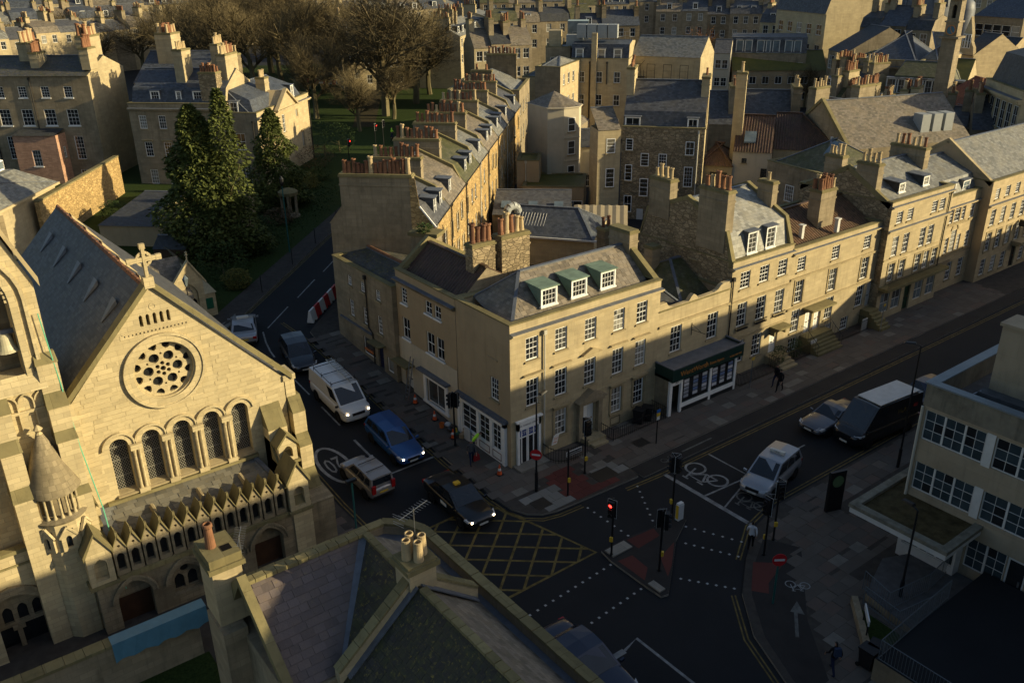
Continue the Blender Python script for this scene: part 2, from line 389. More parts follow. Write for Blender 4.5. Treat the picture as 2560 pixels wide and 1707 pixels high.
def dormer(root, x, y, z, w, h, dep, style='flat', face='white_paint', roofm='lead', cheek='lead', nx=2, ny=3, rz=0., gl=None, panes=False):
    """front bottom centre at (x,y,z) local, running back (dep) into the roof"""
    m = MB()
    m.poly([(-w/2, 0, 0), (-w/2, 0, h), (-w/2, dep, h), (-w/2, dep, h-.02)][:3], 1); m.poly([(w/2, 0, 0), (w/2, dep, h), (w/2, 0, h)], 1)
    fr = .10
    m.box(-w/2, -.03, 0, -w/2+fr, .06, h, 0); m.box(w/2-fr, -.03, 0, w/2, .06, h, 0); m.box(-w/2+fr, -.03, h-fr, w/2-fr, .06, h, 0); m.box(-w/2-.04, -.10, -.07, w/2+.04, .06, 0.02, 0)
    if style == 'flat':
        m.hexa([(-w/2-.1, -.14, h+.0), (w/2+.1, -.14, h+.0), (w/2+.1, dep+.1, h+.06), (-w/2-.1, dep+.1, h+.06), (-w/2-.1, -.14, h+.07), (w/2+.1, -.14, h+.07), (w/2+.1, dep+.1, h+.13), (-w/2-.1, dep+.1, h+.13)], 2)
    else:
        a = w*.32
        m.poly([(-w/2, -.02, h), (w/2, -.02, h), (0, -.02, h+a)], 0)
        for sx in (-1, 1): m.extr([(sx*(w/2+.12), -.12, h-.06), (0, -.12, h+a+.03), (0, dep+a*1.2, h+a+.03), (sx*(w/2+.12), dep+.1, h-.06)], (0, 0, .05), 2)
    o = m.build('dormer', [face, cheek, roofm], root, (x, y, z), rz)
    iw, ih = w-2*fr, h-fr-.02
    obj('window_frame', sash_frame(iw, ih, nx, ny, face, False, .05), o, (-w/2+fr, .0, .02))
    if panes:
        for i in range(nx):
            for j in range(ny):
                obj('pane', pane_mesh((iw-.1)/nx-.01, (ih-.1)/ny-.01, gl or 'glass'), o, (-w/2+fr+.05+(iw-.1)/nx*i, .03, .07+(ih-.1)/ny*j))
    else: obj('pane', pane_mesh(iw-.06, ih-.06, gl or 'glass'), o, (-w/2+fr+.03, .03, .05))
    return o
def pipe(root, pts, r=.05, mat='iron_pipe', hopper=True):
    m = MB().path(pts, r, 6)
    if hopper: p = pts[0]; m.box(p[0]-.11, p[1]-.11, p[2]-.05, p[0]+.11, p[1]+.11, p[2]+.22)
    return m.build('downpipe', mat, root)
def roof_profile(root, prof, x0, x1, hl=0., hr=0., mat='slate', gmat='ashlar', ov=0., thick=.08, name='roof', gwall=True):
    """prof: (y,z) front to back; hl/hr: hip run per metre of rise"""
    z0 = prof[0][1]; m = MB(); g = []
    L = lambda z: x0+hl*(z-z0)-(ov if hl == 0 else 0); Rr = lambda z: x1-hr*(z-z0)+(ov if hr == 0 else 0)
    for (y0, za), (y1, zb) in zip(prof, prof[1:]):
        m.poly([(L(za), y0, za), (Rr(za), y0, za), (Rr(zb), y1, zb), (L(zb), y1, zb)], 0)
    if hl: m.poly([(L(z), y, z) for y, z in reversed(prof)], 0)
    elif gwall: g.append(MB().poly([(x0+.012, y, z-.03) for y, z in reversed(prof)], 0))
    if hr: m.poly([(Rr(z), y, z) for y, z in prof], 0)
    elif gwall: g.append(MB().poly([(x1-.012, y, z-.03) for y, z in prof], 0))
    top = max(prof, key=lambda q: q[1])
    ra, rb = L(top[1]), Rr(top[1])
    if rb-ra > .2: m.beam((ra, top[0], top[1]+.02), (rb, top[0], top[1]+.02), .26, .09, 1)
    for sgn, hh, ff in ((0, hl, L), (1, hr, Rr)):
        if hh:
            for y, z in (prof[0], prof[-1]): m.beam((ff(z), y, z+.01), (ff(top[1]), top[0], top[1]+.02), .2, .07, 1)
    o = m.build(name, [mat, 'lead' if 'pantile' not in mat else mat], root)
    for q in g: q.build('gable_wall', gmat, root)
    return o
def pan_roof(root, prof, x0, x1, mat='pantile', hl=0., hr=0., pitch=.27):
    """corrugated pantile slopes as real ribs"""
    z0 = prof[0][1]; m = MB()
    for (y0, za), (y1, zb) in zip(prof, prof[1:]):
        n = max(6, int((x1-x0)/pitch))*3
        ln = hypot(y1-y0, zb-za); ny, nz = -(zb-za)/ln, (y1-y0)/ln
        if zb < za: ny, nz = (za-zb)/ln, (y1-y0)/ln
        k = len(m.v)
        for i in range(n+1):
            x = x0+(x1-x0)*i/n; hgt = .05*(1 if i % 3 == 1 else (.25 if i % 3 == 2 else 0))
            for (y, z) in ((y0, za), (y1, zb)):
                xx = min(max(x, x0+hl*(z-z0)), x1-hr*(z-z0)); m.v.append((xx, y+ny*hgt, z+nz*hgt))
        for i in range(n): a = k+2*i; m.f.append((a, a+2, a+3, a+1)); m.m.append(0)
    top = max(prof, key=lambda q: q[1]); m.beam((x0+hl*(top[1]-z0), top[0], top[1]+.05), (x1-hr*(top[1]-z0), top[0], top[1]+.05), .26, .12, 0)
    for hh, xx, sg in ((hl, x0, 1), (hr, x1, -1)):
        if hh:
            for q in (prof[0], prof[-1]): m.beam((xx, q[0], q[1]+.05), (xx+sg*hh*(top[1]-z0), top[0], top[1]+.05), .22, .1, 0)
            m.poly([(xx+sg*hh*(z-z0), y, z) for y, z in prof], 0)
    return m.build('roof', mat, root)
def tile_plane(parent, O, U, V, inside, nu, nv, tw, th, thick, mat, name='slate', plural='slates', maxn=300, gap=.012, jit=.012, tilt=.0, wvar=0., hole=None, toward=None, stagger=.5):
    """lay separate pieces on a plane (U along, V up the plane). inside(u,v)->bool. The nearest maxn become objects, the rest one part"""
    O = Vector(O); U = Vector(U).normalized(); V = Vector(V).normalized(); N = U.cross(V)
    pl = []
    for j in range(nv):
        u = -(j % 2)*tw*stagger
        while u < nu:
            w = tw*(1+random.uniform(-wvar, wvar))
            cu, cv = u+w/2, (j+.5)*th
            if inside(cu, cv) and inside(u+.08*w, cv) and inside(u+w*.92, cv): pl.append((u, j*th, w))
            u += w
    mw = parent.matrix_world
    bpy.context.view_layer.update(); mw = parent.matrix_world
    pl.sort(key=lambda p: camdist(mw @ (O+U*p[0]+V*p[1])))
    rest = MB(); i = 0
    for (u, v, w) in pl:
        t = thick*random.uniform(.75, 1.25); wq = round(w/(tw*.12))*tw*.12 if wvar else w
        R = Matrix((U, V, N)).transposed().to_4x4(); R.translation = O+U*u+V*v
        R = R @ Matrix.Rotation(random.uniform(-jit, jit)*.8, 4, 'Z') @ Matrix.Rotation(-tilt+random.uniform(-jit, jit), 4, 'X')
        pts = [(gap/2, gap/2, -.03), (w-gap/2, gap/2, -.03), (w-gap/2, th-gap/2, -.03), (gap/2, th-gap/2, -.03), (gap/2, gap/2, t), (w-gap/2, gap/2, t), (w-gap/2, th-gap/2, t), (gap/2, th-gap/2, t)]
        if i < maxn:
            me = cached((name, mat, round(wq, 3), round(th, 3), round(t, 2)), lambda: MB().hexa(pts).mesh(name, mat))
            o = obj(name, me, parent); o.matrix_local = R; i += 1
        else: rest.hexa([R @ Vector(p) for p in pts])
    if rest.f:
        o = rest.build(plural, mat, parent); o['kind'] = 'stuff'
def row(z, w, h, xs, nx=3, ny=4, **kw): return [(x-w/2, z, w, h, nx, ny, kw) for x in xs]
def evenly(a, b, n): return [a+(b-a)*(i+.5)/n for i in range(n)]
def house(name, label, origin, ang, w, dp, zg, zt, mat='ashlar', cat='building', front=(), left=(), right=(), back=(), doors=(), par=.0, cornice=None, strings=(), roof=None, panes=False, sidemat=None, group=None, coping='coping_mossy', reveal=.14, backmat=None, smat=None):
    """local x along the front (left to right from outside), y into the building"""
    R0 = thing(name, label, cat, (origin[0], origin[1], 0), radians(ang), group)
    side = sidemat or mat; bk = backmat or side
    H = lambda L: [(q[0], q[0]+q[2], q[1], q[1]+q[3]) for q in L]
    m = MB(); C = [(0, 0), (w, 0), (w, dp), (0, dp)]
    fh = H(front)+[(d['s'], d['s']+d['w'], d['z'], d['z']+d['h']) for d in doors]
    m.wall(C[0], C[1], zg, zt, fh, reveal, 0); m.wall(C[1], C[2], zg, zt, H(right), reveal, 1); m.wall(C[2], C[3], zg, zt, H(back), reveal, 2); m.wall(C[3], C[0], zg, zt, H(left), reveal, 1)
    if par > 0:
        t = .30; zi = zt-par
        m.wall((t, t), (t, dp-t), zi, zt, mi=1); m.wall((t, dp-t), (w-t, dp-t), zi, zt, mi=1); m.wall((w-t, dp-t), (w-t, t), zi, zt, mi=1); m.wall((w-t, t), (t, t), zi, zt, mi=1)
        m.poly([(t, t, zi), (w-t, t, zi), (w-t, dp-t, zi), (t, dp-t, zi)], 3)
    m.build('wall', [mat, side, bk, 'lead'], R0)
    if par > 0:
        c = MB(); t = .30; o = .05
        c.box(-o, -o, zt, w+o, t+o, zt+.09); c.box(-o, dp-t-o, zt, w+o, dp+o, zt+.09); c.box(-o, t+o, zt, t+o, dp-t-o, zt+.088); c.box(w-t-o, t+o, zt, w+o, dp-t-o, zt+.088)
        c.build('coping', coping, R0)
    if cornice:
        for (z, pr, h) in cornice:
            c = MB(); c.box(-.02, -pr, z, w+.02, 0, z+h*.5); c.box(-.02, -pr*.6, z-h*.5, w+.02, 0, z); c.build('cornice', smat or mat, R0)
            MB().poly([(-.02, -pr, z+h*.5+.004), (w+.02, -pr, z+h*.5+.004), (w+.02, 0, z+h*.5+.05), (-.02, 0, z+h*.5+.05)]).build('cornice_flashing', 'lead', R0)
    for (z, pr, h) in strings: MB().box(-.01, -pr, z-h/2, w+.01, 0, z+h/2).build('string_course', smat or 'coping_clean', R0)
    for L, p0, a in ((front, C[0], 0.), (right, C[1], pi/2), (back, C[2], pi), (left, C[3], -pi/2)):
        for (s, z, ww, hh, nx, ny, kw) in L:
            k = dict(panes=panes, reveal=reveal); k.update({q: v for q, v in kw.items() if q not in ('hood', 'arch')}); window(R0, p0, a, s, z, ww, hh, nx, ny, **k)
            if kw.get('hood'):
                d = (cos(a), sin(a)); x, y = p0[0]+d[0]*(s-.2), p0[1]+d[1]*(s-.2)
                obj('window_hood', cached(('hood', round(ww, 2), smat or mat), lambda: MB().box(0, -.22, 0, ww+.4, 0, .09).box(.04, -.12, -.12, ww+.36, 0, 0).mesh('window_hood', 'coping_clean')), R0, (x, y, z+hh+.22), a)
            if kw.get('arch'):
                d = (cos(a), sin(a)); x, y = p0[0]+d[0]*s, p0[1]+d[1]*s
                def mk(ww=ww, hh=hh):
                    q = MB(); q.box(-.14, -.05, 0, 0, 0, hh+.14); q.box(ww, -.05, 0, ww+.14, 0, hh+.14); q.box(0, -.05, hh, ww, 0, hh+.14); return q.mesh('architrave', 'coping_clean')
                obj('architrave', cached(('arc', round(ww, 2), round(hh, 2)), mk), R0, (x, y, z), a)
    for d in doors: door(R0, C[0], 0., d['s'], d['z'], d['w'], d['h'], d.get('mat', 'white_paint'), fan=d.get('fan', False))
    if roof:
        zb = zt-par; t = .32 if par > 0 else -roof.get('ov', .2); y0, y1 = t, dp-t; x0, x1 = (t, w-t) if par > 0 else (0, w)
        if par > 0 and roof.get('gabled', False): x0, x1 = 0.02, w-.02
        zb += roof.get('dz', 0); ty = roof['type']; h = roof.get('h', 2.5); mt = roof.get('mat', 'slate'); hl, hr = roof.get('hl', 0), roof.get('hr', 0)
        ym = roof.get('ridge', (y0+y1)/2)
        if ty == 'gable': prof = [(y0, zb), (ym, zb+h), (y1, zb)]
        elif ty == 'mansard': k = roof.get('inset', .9); h1 = roof.get('h1', 2.); prof = [(y0, zb), (y0+k, zb+h1), (ym, zb+h), (y1-k, zb+h1), (y1, zb)]
        elif ty == 'shed': prof = [(y0, zb), (y1, zb+h)]
        elif ty == 'fshed': prof = [(y0, zb+h), (y1, zb)]
        if ty == 'flat': R0['_r'] = 0; MB().box(x0+.02, y0+.02, zb-.2, x1-.02, y1-.02, zb+h if h < .5 else zb+.05).build('roof', mt, R0)
        elif 'pantile' in mt: pan_roof(R0, prof, x0, x1, mt, hl, hr); 
        else: roof_profile(R0, prof, x0, x1, hl, hr, mt, side)
        if 'pantile' in mt and ty != 'flat':
            if not hl: MB().poly([(x0+.01, y, z-.02) for y, z in reversed(prof)]).build('gable_wall', side, R0)
            if not hr: MB().poly([(x1-.01, y, z-.02) for y, z in prof]).build('gable_wall', side, R0)
    return R0
def facade(xl, yl, xr, yr, z):
    """front corners of a building whose wall top (height z) runs between two points seen in the photograph"""
    a = at(xl, yl, z); b = at(xr, yr, z); return (a.x, a.y), degrees(atan2(b.y-a.y, b.x-a.x)), hypot(b.x-a.x, b.y-a.y)
# ------------------------------------------------------------------ ground, road, pavements
k = NT('asphalt'); k.rough(.85, .25); n = k.noise(k.coord(jitter=False), .25, 5); n2 = k.noise(k.coord(jitter=False), 40, 3)
k.col(k.mix(k.ramp(n, .3, .7), (.011, .012, .0135), (.017, .018, .0195))); k.bump(n2, .25, .01)
k = NT('asphalt_track'); k.rough(.85, .25); n = k.noise(k.coord(jitter=False), .8, 5); k.col(k.mix(k.ramp(n, .3, .7), (.020, .018, .017), (.032, .029, .026)))
plain('joint', (.062, .054, .046), .9, .15, var=.3)
k = NT('paving'); k.rough(.85, .25); r = k.rnd(); a = k.mix(k.ramp(r, .0, 1.), (.085, .072, .060), (.125, .108, .090)); a = k.mix(k.ramp(r, .72, .75), a, (.115, .085, .068)); a = k.mix(k.ramp(r, .93, .94), a, (.17, .155, .13))
n = k.noise(k.coord(), 1.6, 5); k.col(k.mix(k.ramp(n, .4, .75, 0, .45), a, (.07, .062, .052))); k.bump(k.noise(k.coord(), 18, 4), .2, .01)
k = NT('paving_pale'); k.rough(.85, .25); r = k.rnd(); k.col(k.mix(r, (.14, .135, .12), (.20, .195, .175)))
k = NT('paving_red'); k.rough(.85, .25); r = k.rnd(); k.col(k.mix(r, (.075, .022, .018), (.115, .034, .026)))
stone('kerbstone', (.24, .22, .185), .9, 2, .4, .4)
plain('line_white', (.26, .26, .25), .8, .2, var=.5); plain('line_yellow', (.17, .125, .04), .8, .2, var=.6); plain('line_faint', (.14, .138, .125), .85, .2, var=.6); plain('stud', (.36, .36, .35), .5, .4)
k = NT('grass'); k.rough(.95, .1); n = k.noise(k.coord(jitter=False), .35, 5); n2 = k.noise(k.coord(jitter=False), 9, 4); k.col(k.mix(k.ramp(n2, .3, .7), (.016, .028, .006), (.040, .060, .014))); k.bump(n2, .7, .05)
k = NT('earth'); k.rough(.95, .1); n = k.noise(k.coord(jitter=False), 2, 5); k.col(k.mix(k.ramp(n, .3, .7), (.03, .024, .014), (.06, .05, .025)))
def clip(poly, k, lo):
    out = []
    for i in range(len(poly)):
        a, b = poly[i], poly[(i+1) % len(poly)]; ia = (a[1] >= k) if lo else (a[1] <= k); ib = (b[1] >= k) if lo else (b[1] <= k)
        if ia: out.append(a)
        if ia != ib: t = (k-a[1])/(b[1]-a[1]); out.append((a[0]+t*(b[0]-a[0]), k))
    return out
def drape(name, pts, h, mats, skirt=True, parent=None, low=-.1):
    m = MB(); ks = [b[0] for b in BRK]
    for a, b in zip(ks, ks[1:]):
        q = clip(clip(pts, a, True), b, False)
        if len(q) >= 3: m.poly([(p[0], p[1], gz(p[1])+h) for p in q], 0)
    if skirt:
        for i in range(len(pts)):
            a, b = pts[i], pts[(i+1) % len(pts)]; ts = [0.]+sorted((k_-a[1])/(b[1]-a[1]) for k_ in ks if b[1] != a[1] and 0 < (k_-a[1])/(b[1]-a[1]) < 1)+[1.]
            Q = [(a[0]+(b[0]-a[0])*t, a[1]+(b[1]-a[1])*t) for t in ts]
            for c, d in zip(Q, Q[1:]): m.poly([(c[0], c[1], gz(c[1])+low), (d[0], d[1], gz(d[1])+low), (d[0], d[1], gz(d[1])+h), (c[0], c[1], gz(c[1])+h)], 1 if len(mats) > 1 else 0)
    return m.build(name, mats, parent)
def refine(pts):
    out = [pts[0]]
    for a, b in zip(pts, pts[1:]):
        ts = sorted((k_-a[1])/(b[1]-a[1]) for k_, _ in BRK if b[1] != a[1] and 0 < (k_-a[1])/(b[1]-a[1]) < 1)
        out += [(a[0]+(b[0]-a[0])*t, a[1]+(b[1]-a[1])*t) for t in ts]+[b]
    return out
def ribbon(name, pts, w, mat, parent, h=.007, m=None, closed=False):
    own = m is None; m = m or MB(); pts = refine(list(pts)+([pts[0]] if closed else [])); L = []
    for i, p in enumerate(pts):
        a = pts[i-1] if i else (pts[-2] if closed else p); b = pts[i+1] if i < len(pts)-1 else (pts[1] if closed else p)
        dx, dy = b[0]-a[0], b[1]-a[1]; q = hypot(dx, dy) or 1; nx, ny = -dy/q*w/2, dx/q*w/2
        L.append(((p[0]+nx, p[1]+ny), (p[0]-nx, p[1]-ny)))
    for (a, b), (c, d) in zip(L, L[1:]): m.poly([(q[0], q[1], gz(q[1])+h) for q in (b, d, c, a)])
    return m.build(name, mat, parent) if own else m
road = struct(drape('road', [(-1500, -600), (2500, -600), (2500, 2500), (-1500, 2500)], 0., ['asphalt'], False))
PV = ['joint', 'kerbstone']
def pave(name, pts, h=.12): return struct(drape(name, pts, h, PV))
p_side = pave('pavement', [(-2.5, 0.), (.4, 0.), (.4, 23.), (-.4, 24.6), (-2.1, 22.8), (-2.5, 20.)])
p_corner = pave('pavement', [(-2.5, 0.), (-2.65, -1.6), (-2.5, -3.3), (-2.1, -4.2), (-1.45, -4.75), (-.57, -5.0), (.9, -5.08), (5.4, -5.25), (5.62, -4.3), (5.62, 0.)])
p_north = pave('pavement', [(5.62, -4.3), (140, -4.3), (140, .4), (5.62, .4)])
p_track = struct(drape('cycle_track', [(5.62, -5.5), (140, -5.5), (140, -4.302), (5.62, -4.302)], .06, ['asphalt_track', 'kerbstone']))
p_south = pave('pavement', [(140, -12.12), (140, -70), (-1.6, -70), (-1.6, -24), (-.96, -20.53), (.21, -17.89), (2.04, -15.72), (4.26, -14.14), (6.84, -12.67), (9.32, -12.12)])
p_church = pave('pavement', [(-90, 26), (-90, -70), (-9.95, -70), (-9.95, 23.2), (-9.3, 25.)])
p_garden = pave('pavement', [(-9.3, 25.), (-7.2, 26.9), (62, 97), (60.6, 98), (-8.6, 28.6), (-10.5, 26.2)])
p_terr = pave('pavement', [(-.4, 24.6), (.4, 22.6), (46, 68.2), (44.5, 69.6)])
lawn = struct(drape('lawn', [(-8.6, 28.6), (60.6, 98), (30, 125), (-40, 70), (-30, 30)], .10, ['grass']))
# a square park of grass beyond the junction
park = struct(drape('park_lawn', [(34, 92), (62, 99), (120, 150), (60, 190), (10, 130)], .14, ['grass']))
struct(drape('park_path', [(40, 96), (43, 94), (86, 165), (82, 167)], .16, ['earth']))
tile_plane(p_corner, (-2.4, -5.2, .115), (1, 0, 0), (0, 1, 0), lambda u, v: not (u < .9 and v < 1.9 and hypot(u-.95, v-1.75) > 1.75) and u < 7.9 and v < 5.1 and not (3.3 < u < 5.6 and v < 3.5) and not (u < 3.4 and v < 2.3) and not (u > 5.7 and v < .95) and not (4.3 < u and v < 2.1 and u < 7.6), 8.0, 8, .86, .65, .012, 'paving', 'paving_slab', 'paving_slabs')
tile_plane(p_corner, (-1.7, -4.85, .116), (1, 0, 0), (0, 1, 0), lambda u, v: (hypot(u-1.2, v-1.6) < 1.6 or u > 1.0) and u < 2.7 and v < 1.95, 2.9, 3, .66, .65, .013, 'paving_pale', 'paving_slab', 'paving_slabs')
tile_plane(p_corner, (.95, -4.95, .117), (1, 0, 0), (0, 1, 0), lambda u, v: u < 2.0 or v < .9, 2.7, 5, .66, .62, .013, 'paving_red', 'red_paving_slab', 'red_paving_slabs', jit=.006)
tile_plane(p_corner, (3.7, -4.35, .117), (1, 0, 0), (0, 1, 0), lambda u, v: u < 1.9, 2.0, 2, .62, .62, .013, 'paving_pale', 'paving_slab', 'paving_slabs')
tile_plane(p_side, (-2.45, 0.05, .115), (1, 0, 0), (0, 1, 0), lambda u, v: u < 2.75 and v < 2.95, 2.8, 5, .9, .62, .012, 'paving', 'paving_slab', 'paving_slabs')
for (va, vb) in ((3., 8.), (8., 13.), (13., 22.)):
    sl = (gz(vb)-gz(va))/(vb-va); ln = hypot(1, sl)
    tile_plane(p_side, (-2.45, va+.02, gz(va)+.115), (1, 0, 0), (0, 1, sl), lambda u, v: u < 2.75 and v < (vb-va)*ln, 2.8, int((vb-va)/.62), .9, .62, .012, 'paving', 'paving_slab', 'paving_slabs')
tile_plane(p_north, (5.66, -4.25, .115), (1, 0, 0), (0, 1, 0), lambda u, v: True, 46, 7, .88, .60, .012, 'paving', 'paving_slab', 'paving_slabs', wvar=.2)
tile_plane(p_church, (-13.9, -4, .115), (1, 0, 0), (0, 1, 0), lambda u, v: u < 3.7, 3.8, 11, .9, .65, .012, 'paving', 'paving_slab', 'paving_slabs')
def in_south(u, v):
    U, V = u-2., v-27.
    K = [(9.3, -12.5), (6.9, -13.1), (4.6, -14.5), (2.4, -16.1), (.6, -18.1), (-.6, -20.7), (-1.3, -24.), (-1.3, -30.)]
    if V > -12.5: return False
    for (a, b), (c, d) in zip(K, K[1:]):
        if d <= V <= b: return U > a+(c-a)*(V-b)/(d-b)+(2.6 if -21 < V < -14.4 else .2)
    return U > -1
tile_plane(p_south, (-2., -27., .115), (1, 0, 0), (0, 1, 0), lambda u, v: in_south(u, v) and u < 27 and not (u > 9.5 and v < 9.0) and not (u > 14.5 and v < 13), 27, 23, .88, .64, .012, 'paving', 'paving_slab', 'paving_slabs', wvar=.12)
a45 = Vector((1, 1, 0)).normalized(); b45 = Vector((-1, 1, .001)).normalized()
tile_plane(p_garden, (-7.0, 27.3, gz(27.)+.118), a45, b45, lambda u, v: True, 40, 3, .62, .62, .012, 'paving_pale', 'paving_slab', 'paving_slabs')
# tarmac cycle path on the south corner
struct(drape('cycle_path', [(.5, -18.3), (2.3, -16.1), (4.5, -14.55), (6.3, -13.6), (7.2, -15.3), (2.9, -18.8), (.6, -21.5), (-.7, -24.), (-1.2, -24), (-.65, -20.7)], .128, ['asphalt_track']))
MB().poly([(4.3, -14.55, .134), (2.5, -15.9, .134), (3.0, -16.55, .134), (3.6, -16.05, .134), (5.45, -15.55, .134)]).build('red_tactile_paving', 'paving_red', p_south)
# markings
RM = lambda pts, w=.11, mat='line_white', name='road_marking', h=.007, **kw: ribbon(name, pts, w, mat, road, h, **kw)
for o in (.0, .2):
    RM([(4.0-o*.3, -5.52-o-.12), (6.7, -5.80-o), (140, -5.80-o)], .075, 'line_yellow', 'yellow_line')
    RM([(-2.9-o, 26), (-2.72-o, 20), (-2.72-o, 1.1)], .075, 'line_yellow', 'yellow_line'); RM([(-2.75-o, .6), (-2.85-o, -1.6), (-2.75-o, -3.2), (-2.35-o*.9, -4.35-o*.5), (-1.6-o*.5, -5.0-o*.9), (-.6, -5.25-o), (.9, -5.33-o)], .075, 'line_yellow', 'yellow_line')
    RM([(-9.72+o, -3), (-9.72+o, 23.)], .075, 'line_yellow', 'yellow_line')
    RM([(140, -11.85+o), (9.3, -11.85+o), (6.65-o*.4, -12.45+o), (4.05-o*.6, -13.95+o*.8)], .075, 'line_yellow', 'yellow_line')
    RM([(1.75-o*.7, -15.55+o*.5), (-.1-o*.9, -17.85+o*.4), (-1.25-o, -20.5), (-1.9-o, -24), (-1.9-o, -34)], .075, 'line_yellow', 'yellow_line')
    RM([(-7.35+o*.7, 26.65-o*.7), (62+o*.7, 96.6-o*.7)], .075, 'line_yellow', 'yellow_line')
RM([(6.87, -5.95), (6.9, -12.4)], .28); RM([(10.65, -6.0), (10.65, -9.2), (6.95, -8.95)], .13); RM([(10.6, -9.25), (7.0, -10.4)], .1)
RM([(14.2, -9.0), (16.2, -9.0)], .1)
for i in range(8): RM([(19.5+i*6, -9.0), (23.5+i*6, -9.0)], .1)
RM([(-6.1, 8.3), (-6.1, 4.0), (-2.75, 4.05)], .16)
for a in (10.2, 14.6): RM([(-6.1, a), (-6.1, a+2.6)], .11)
RM([(-5.95, 20.6), (-5.85, 21.6), (-5.5, 23.2), (-4.9, 25.2)], .12)
for i in range(7): b = -4.3+i*4.6; RM([(b, 25.7+i*4.6), (b+3.1, 28.9+i*4.6)], .11)
RM([(-5.0, -14.95), (-4.03, -14.72), (-4.0, -18.4)], .14); RM([(-8.9, -14.95), (-5.0, -14.95)], .3)
# box junction: yellow border and criss-cross
bx = [(-2.75, -3.35), (-1.3, -8.97), (-7.3, -9.0), (-9.3, -5.2), (-7.2, -1.9), (-3.2, -1.75)]
RM(bx, .17, 'line_yellow', 'box_junction', closed=True)
def inpoly(x, y, P):
    c = False
    for i in range(len(P)):
        (x1, y1), (x2, y2) = P[i], P[i-1]
        if (y1 > y) != (y2 > y) and x < (x2-x1)*(y-y1)/(y2-y1)+x1: c = not c
    return c
mb = MB()
for dx, dy in ((1, .85), (1, -.85)):
    for o in range(-12, 13):
        run = []
        for t in range(-140, 141):
            x, y = -5.2+o*1.75+t*.1*dx*.8, -5.3+t*.1*dy*.8
            if inpoly(x, y, bx): run.append((x, y))
        if len(run) > 4: ribbon('', [run[0], run[-1]], .13, '', None, .0075 if dy > 0 else .0085, m=mb)
mb.build('box_junction_hatching', 'line_yellow', road)
def studs(a, b, n):
    m = MB()
    for i in range(n):
        t = i/(n-1); x, y = a[0]+(b[0]-a[0])*t, a[1]+(b[1]-a[1])*t; m.poly([(x-.06, y-.06, .009), (x+.06, y-.06, .009), (x+.06, y+.06, .009), (x-.06, y+.06, .009)])
    m.build('crossing_studs', 'stud', road)
studs((-9.4, -10.75), (-.9, -10.15), 18); studs((-9.4, -13.1), (-1.0, -12.4), 18)
studs((1.0, -5.75), (1.0, -9.5), 8); studs((4.7, -5.9), (2.7, -9.3), 8); studs((4.0, -10.3), (5.3, -13.0), 7); studs((2.9, -11.3), (4.2, -13.7), 7); studs((.6, -13.1), (2.1, -15.2), 7)
def ring(cx, cy, rx, ry, n=24, a0=0., a1=2*pi): return [(cx+rx*cos(a0+(a1-a0)*i/n), cy+ry*sin(a0+(a1-a0)*i/n)) for i in range(n+1)]
def bicycle_mark(cx, cy, ang, s, mat='line_white', par=None, h=.008):
    m = MB(); c_, s_ = cos(ang), sin(ang); T = lambda P: [(cx+(x*c_-y*s_)*s, cy+(x*s_+y*c_)*s) for x, y in P]
    for q in (-.55, .55): ribbon('', T(ring(q, 0, .38, .38, 18)), .09*s, '', None, h, m=m)
    for P in ([(-.55, 0), (-.25, .55), (.4, .55), (0, 0), (-.55, 0)], [(-.28, .55), (0, 0)], [(.36, .75), (.55, 0)], [(.22, .78), (.5, .78)], [(-.4, .66), (-.12, .66)]): ribbon('', T(P), .08*s, '', None, h+.001, m=m)
    return m.build('bicycle_symbol', mat, par or road)
bicycle_mark(8.8, -7.5, pi/2, 1.55); bicycle_mark(8.7, -11.0, pi/2, 1.1, 'line_faint'); bicycle_mark(8.2, -4.95, pi, .55, 'line_faint', p_track, .07)
bicycle_mark(4.6, -17.0, 2.3, .62, 'line_white', p_south, .14)
RM([(2.9, -18.15), (1.6, -19.2)], .16, 'line_faint', 'direction_arrow', .14); mb = MB().poly([(3.6, -17.7, .142), (2.75, -17.95, .142), (3.1, -18.5, .142)]); mb.build('direction_arrow', 'line_faint', p_south)
RM([(9.5, -4.9), (12.2, -4.9)], .12, 'line_faint', 'direction_arrow', .07)
# the painted 20 in its ring
ribbon('speed_roundel', ring(-8.3, 6.6, .85, 1.95, 30), .2, 'line_white', road, .008)
def text_mesh(txt, size, mat, ext=.01, align='CENTER'):
    cu = bpy.data.curves.new('lettering', 'FONT'); cu.body = txt; cu.size = size; cu.extrude = ext; cu.align_x = align; cu.resolution_u = 2
    o = bpy.data.objects.new('lettering', cu); COL.objects.link(o); dg = bpy.context.evaluated_depsgraph_get()
    me = bpy.data.meshes.new_from_object(o.evaluated_get(dg)); bpy.data.objects.remove(o)
    me.materials.clear(); me.materials.append(MATS[mat]); return me
tm = obj('speed_numerals', text_mesh('20', 1.15, 'line_white', 0.), road, (-8.3, 6.0, gz(6.)+.01), pi)
tm.scale = (1, 1.9, 1); tm.rotation_euler = (-atan2(.09, 1.), 0, pi); tm.location = (-8.3, 7.35, gz(7.35)+.012)
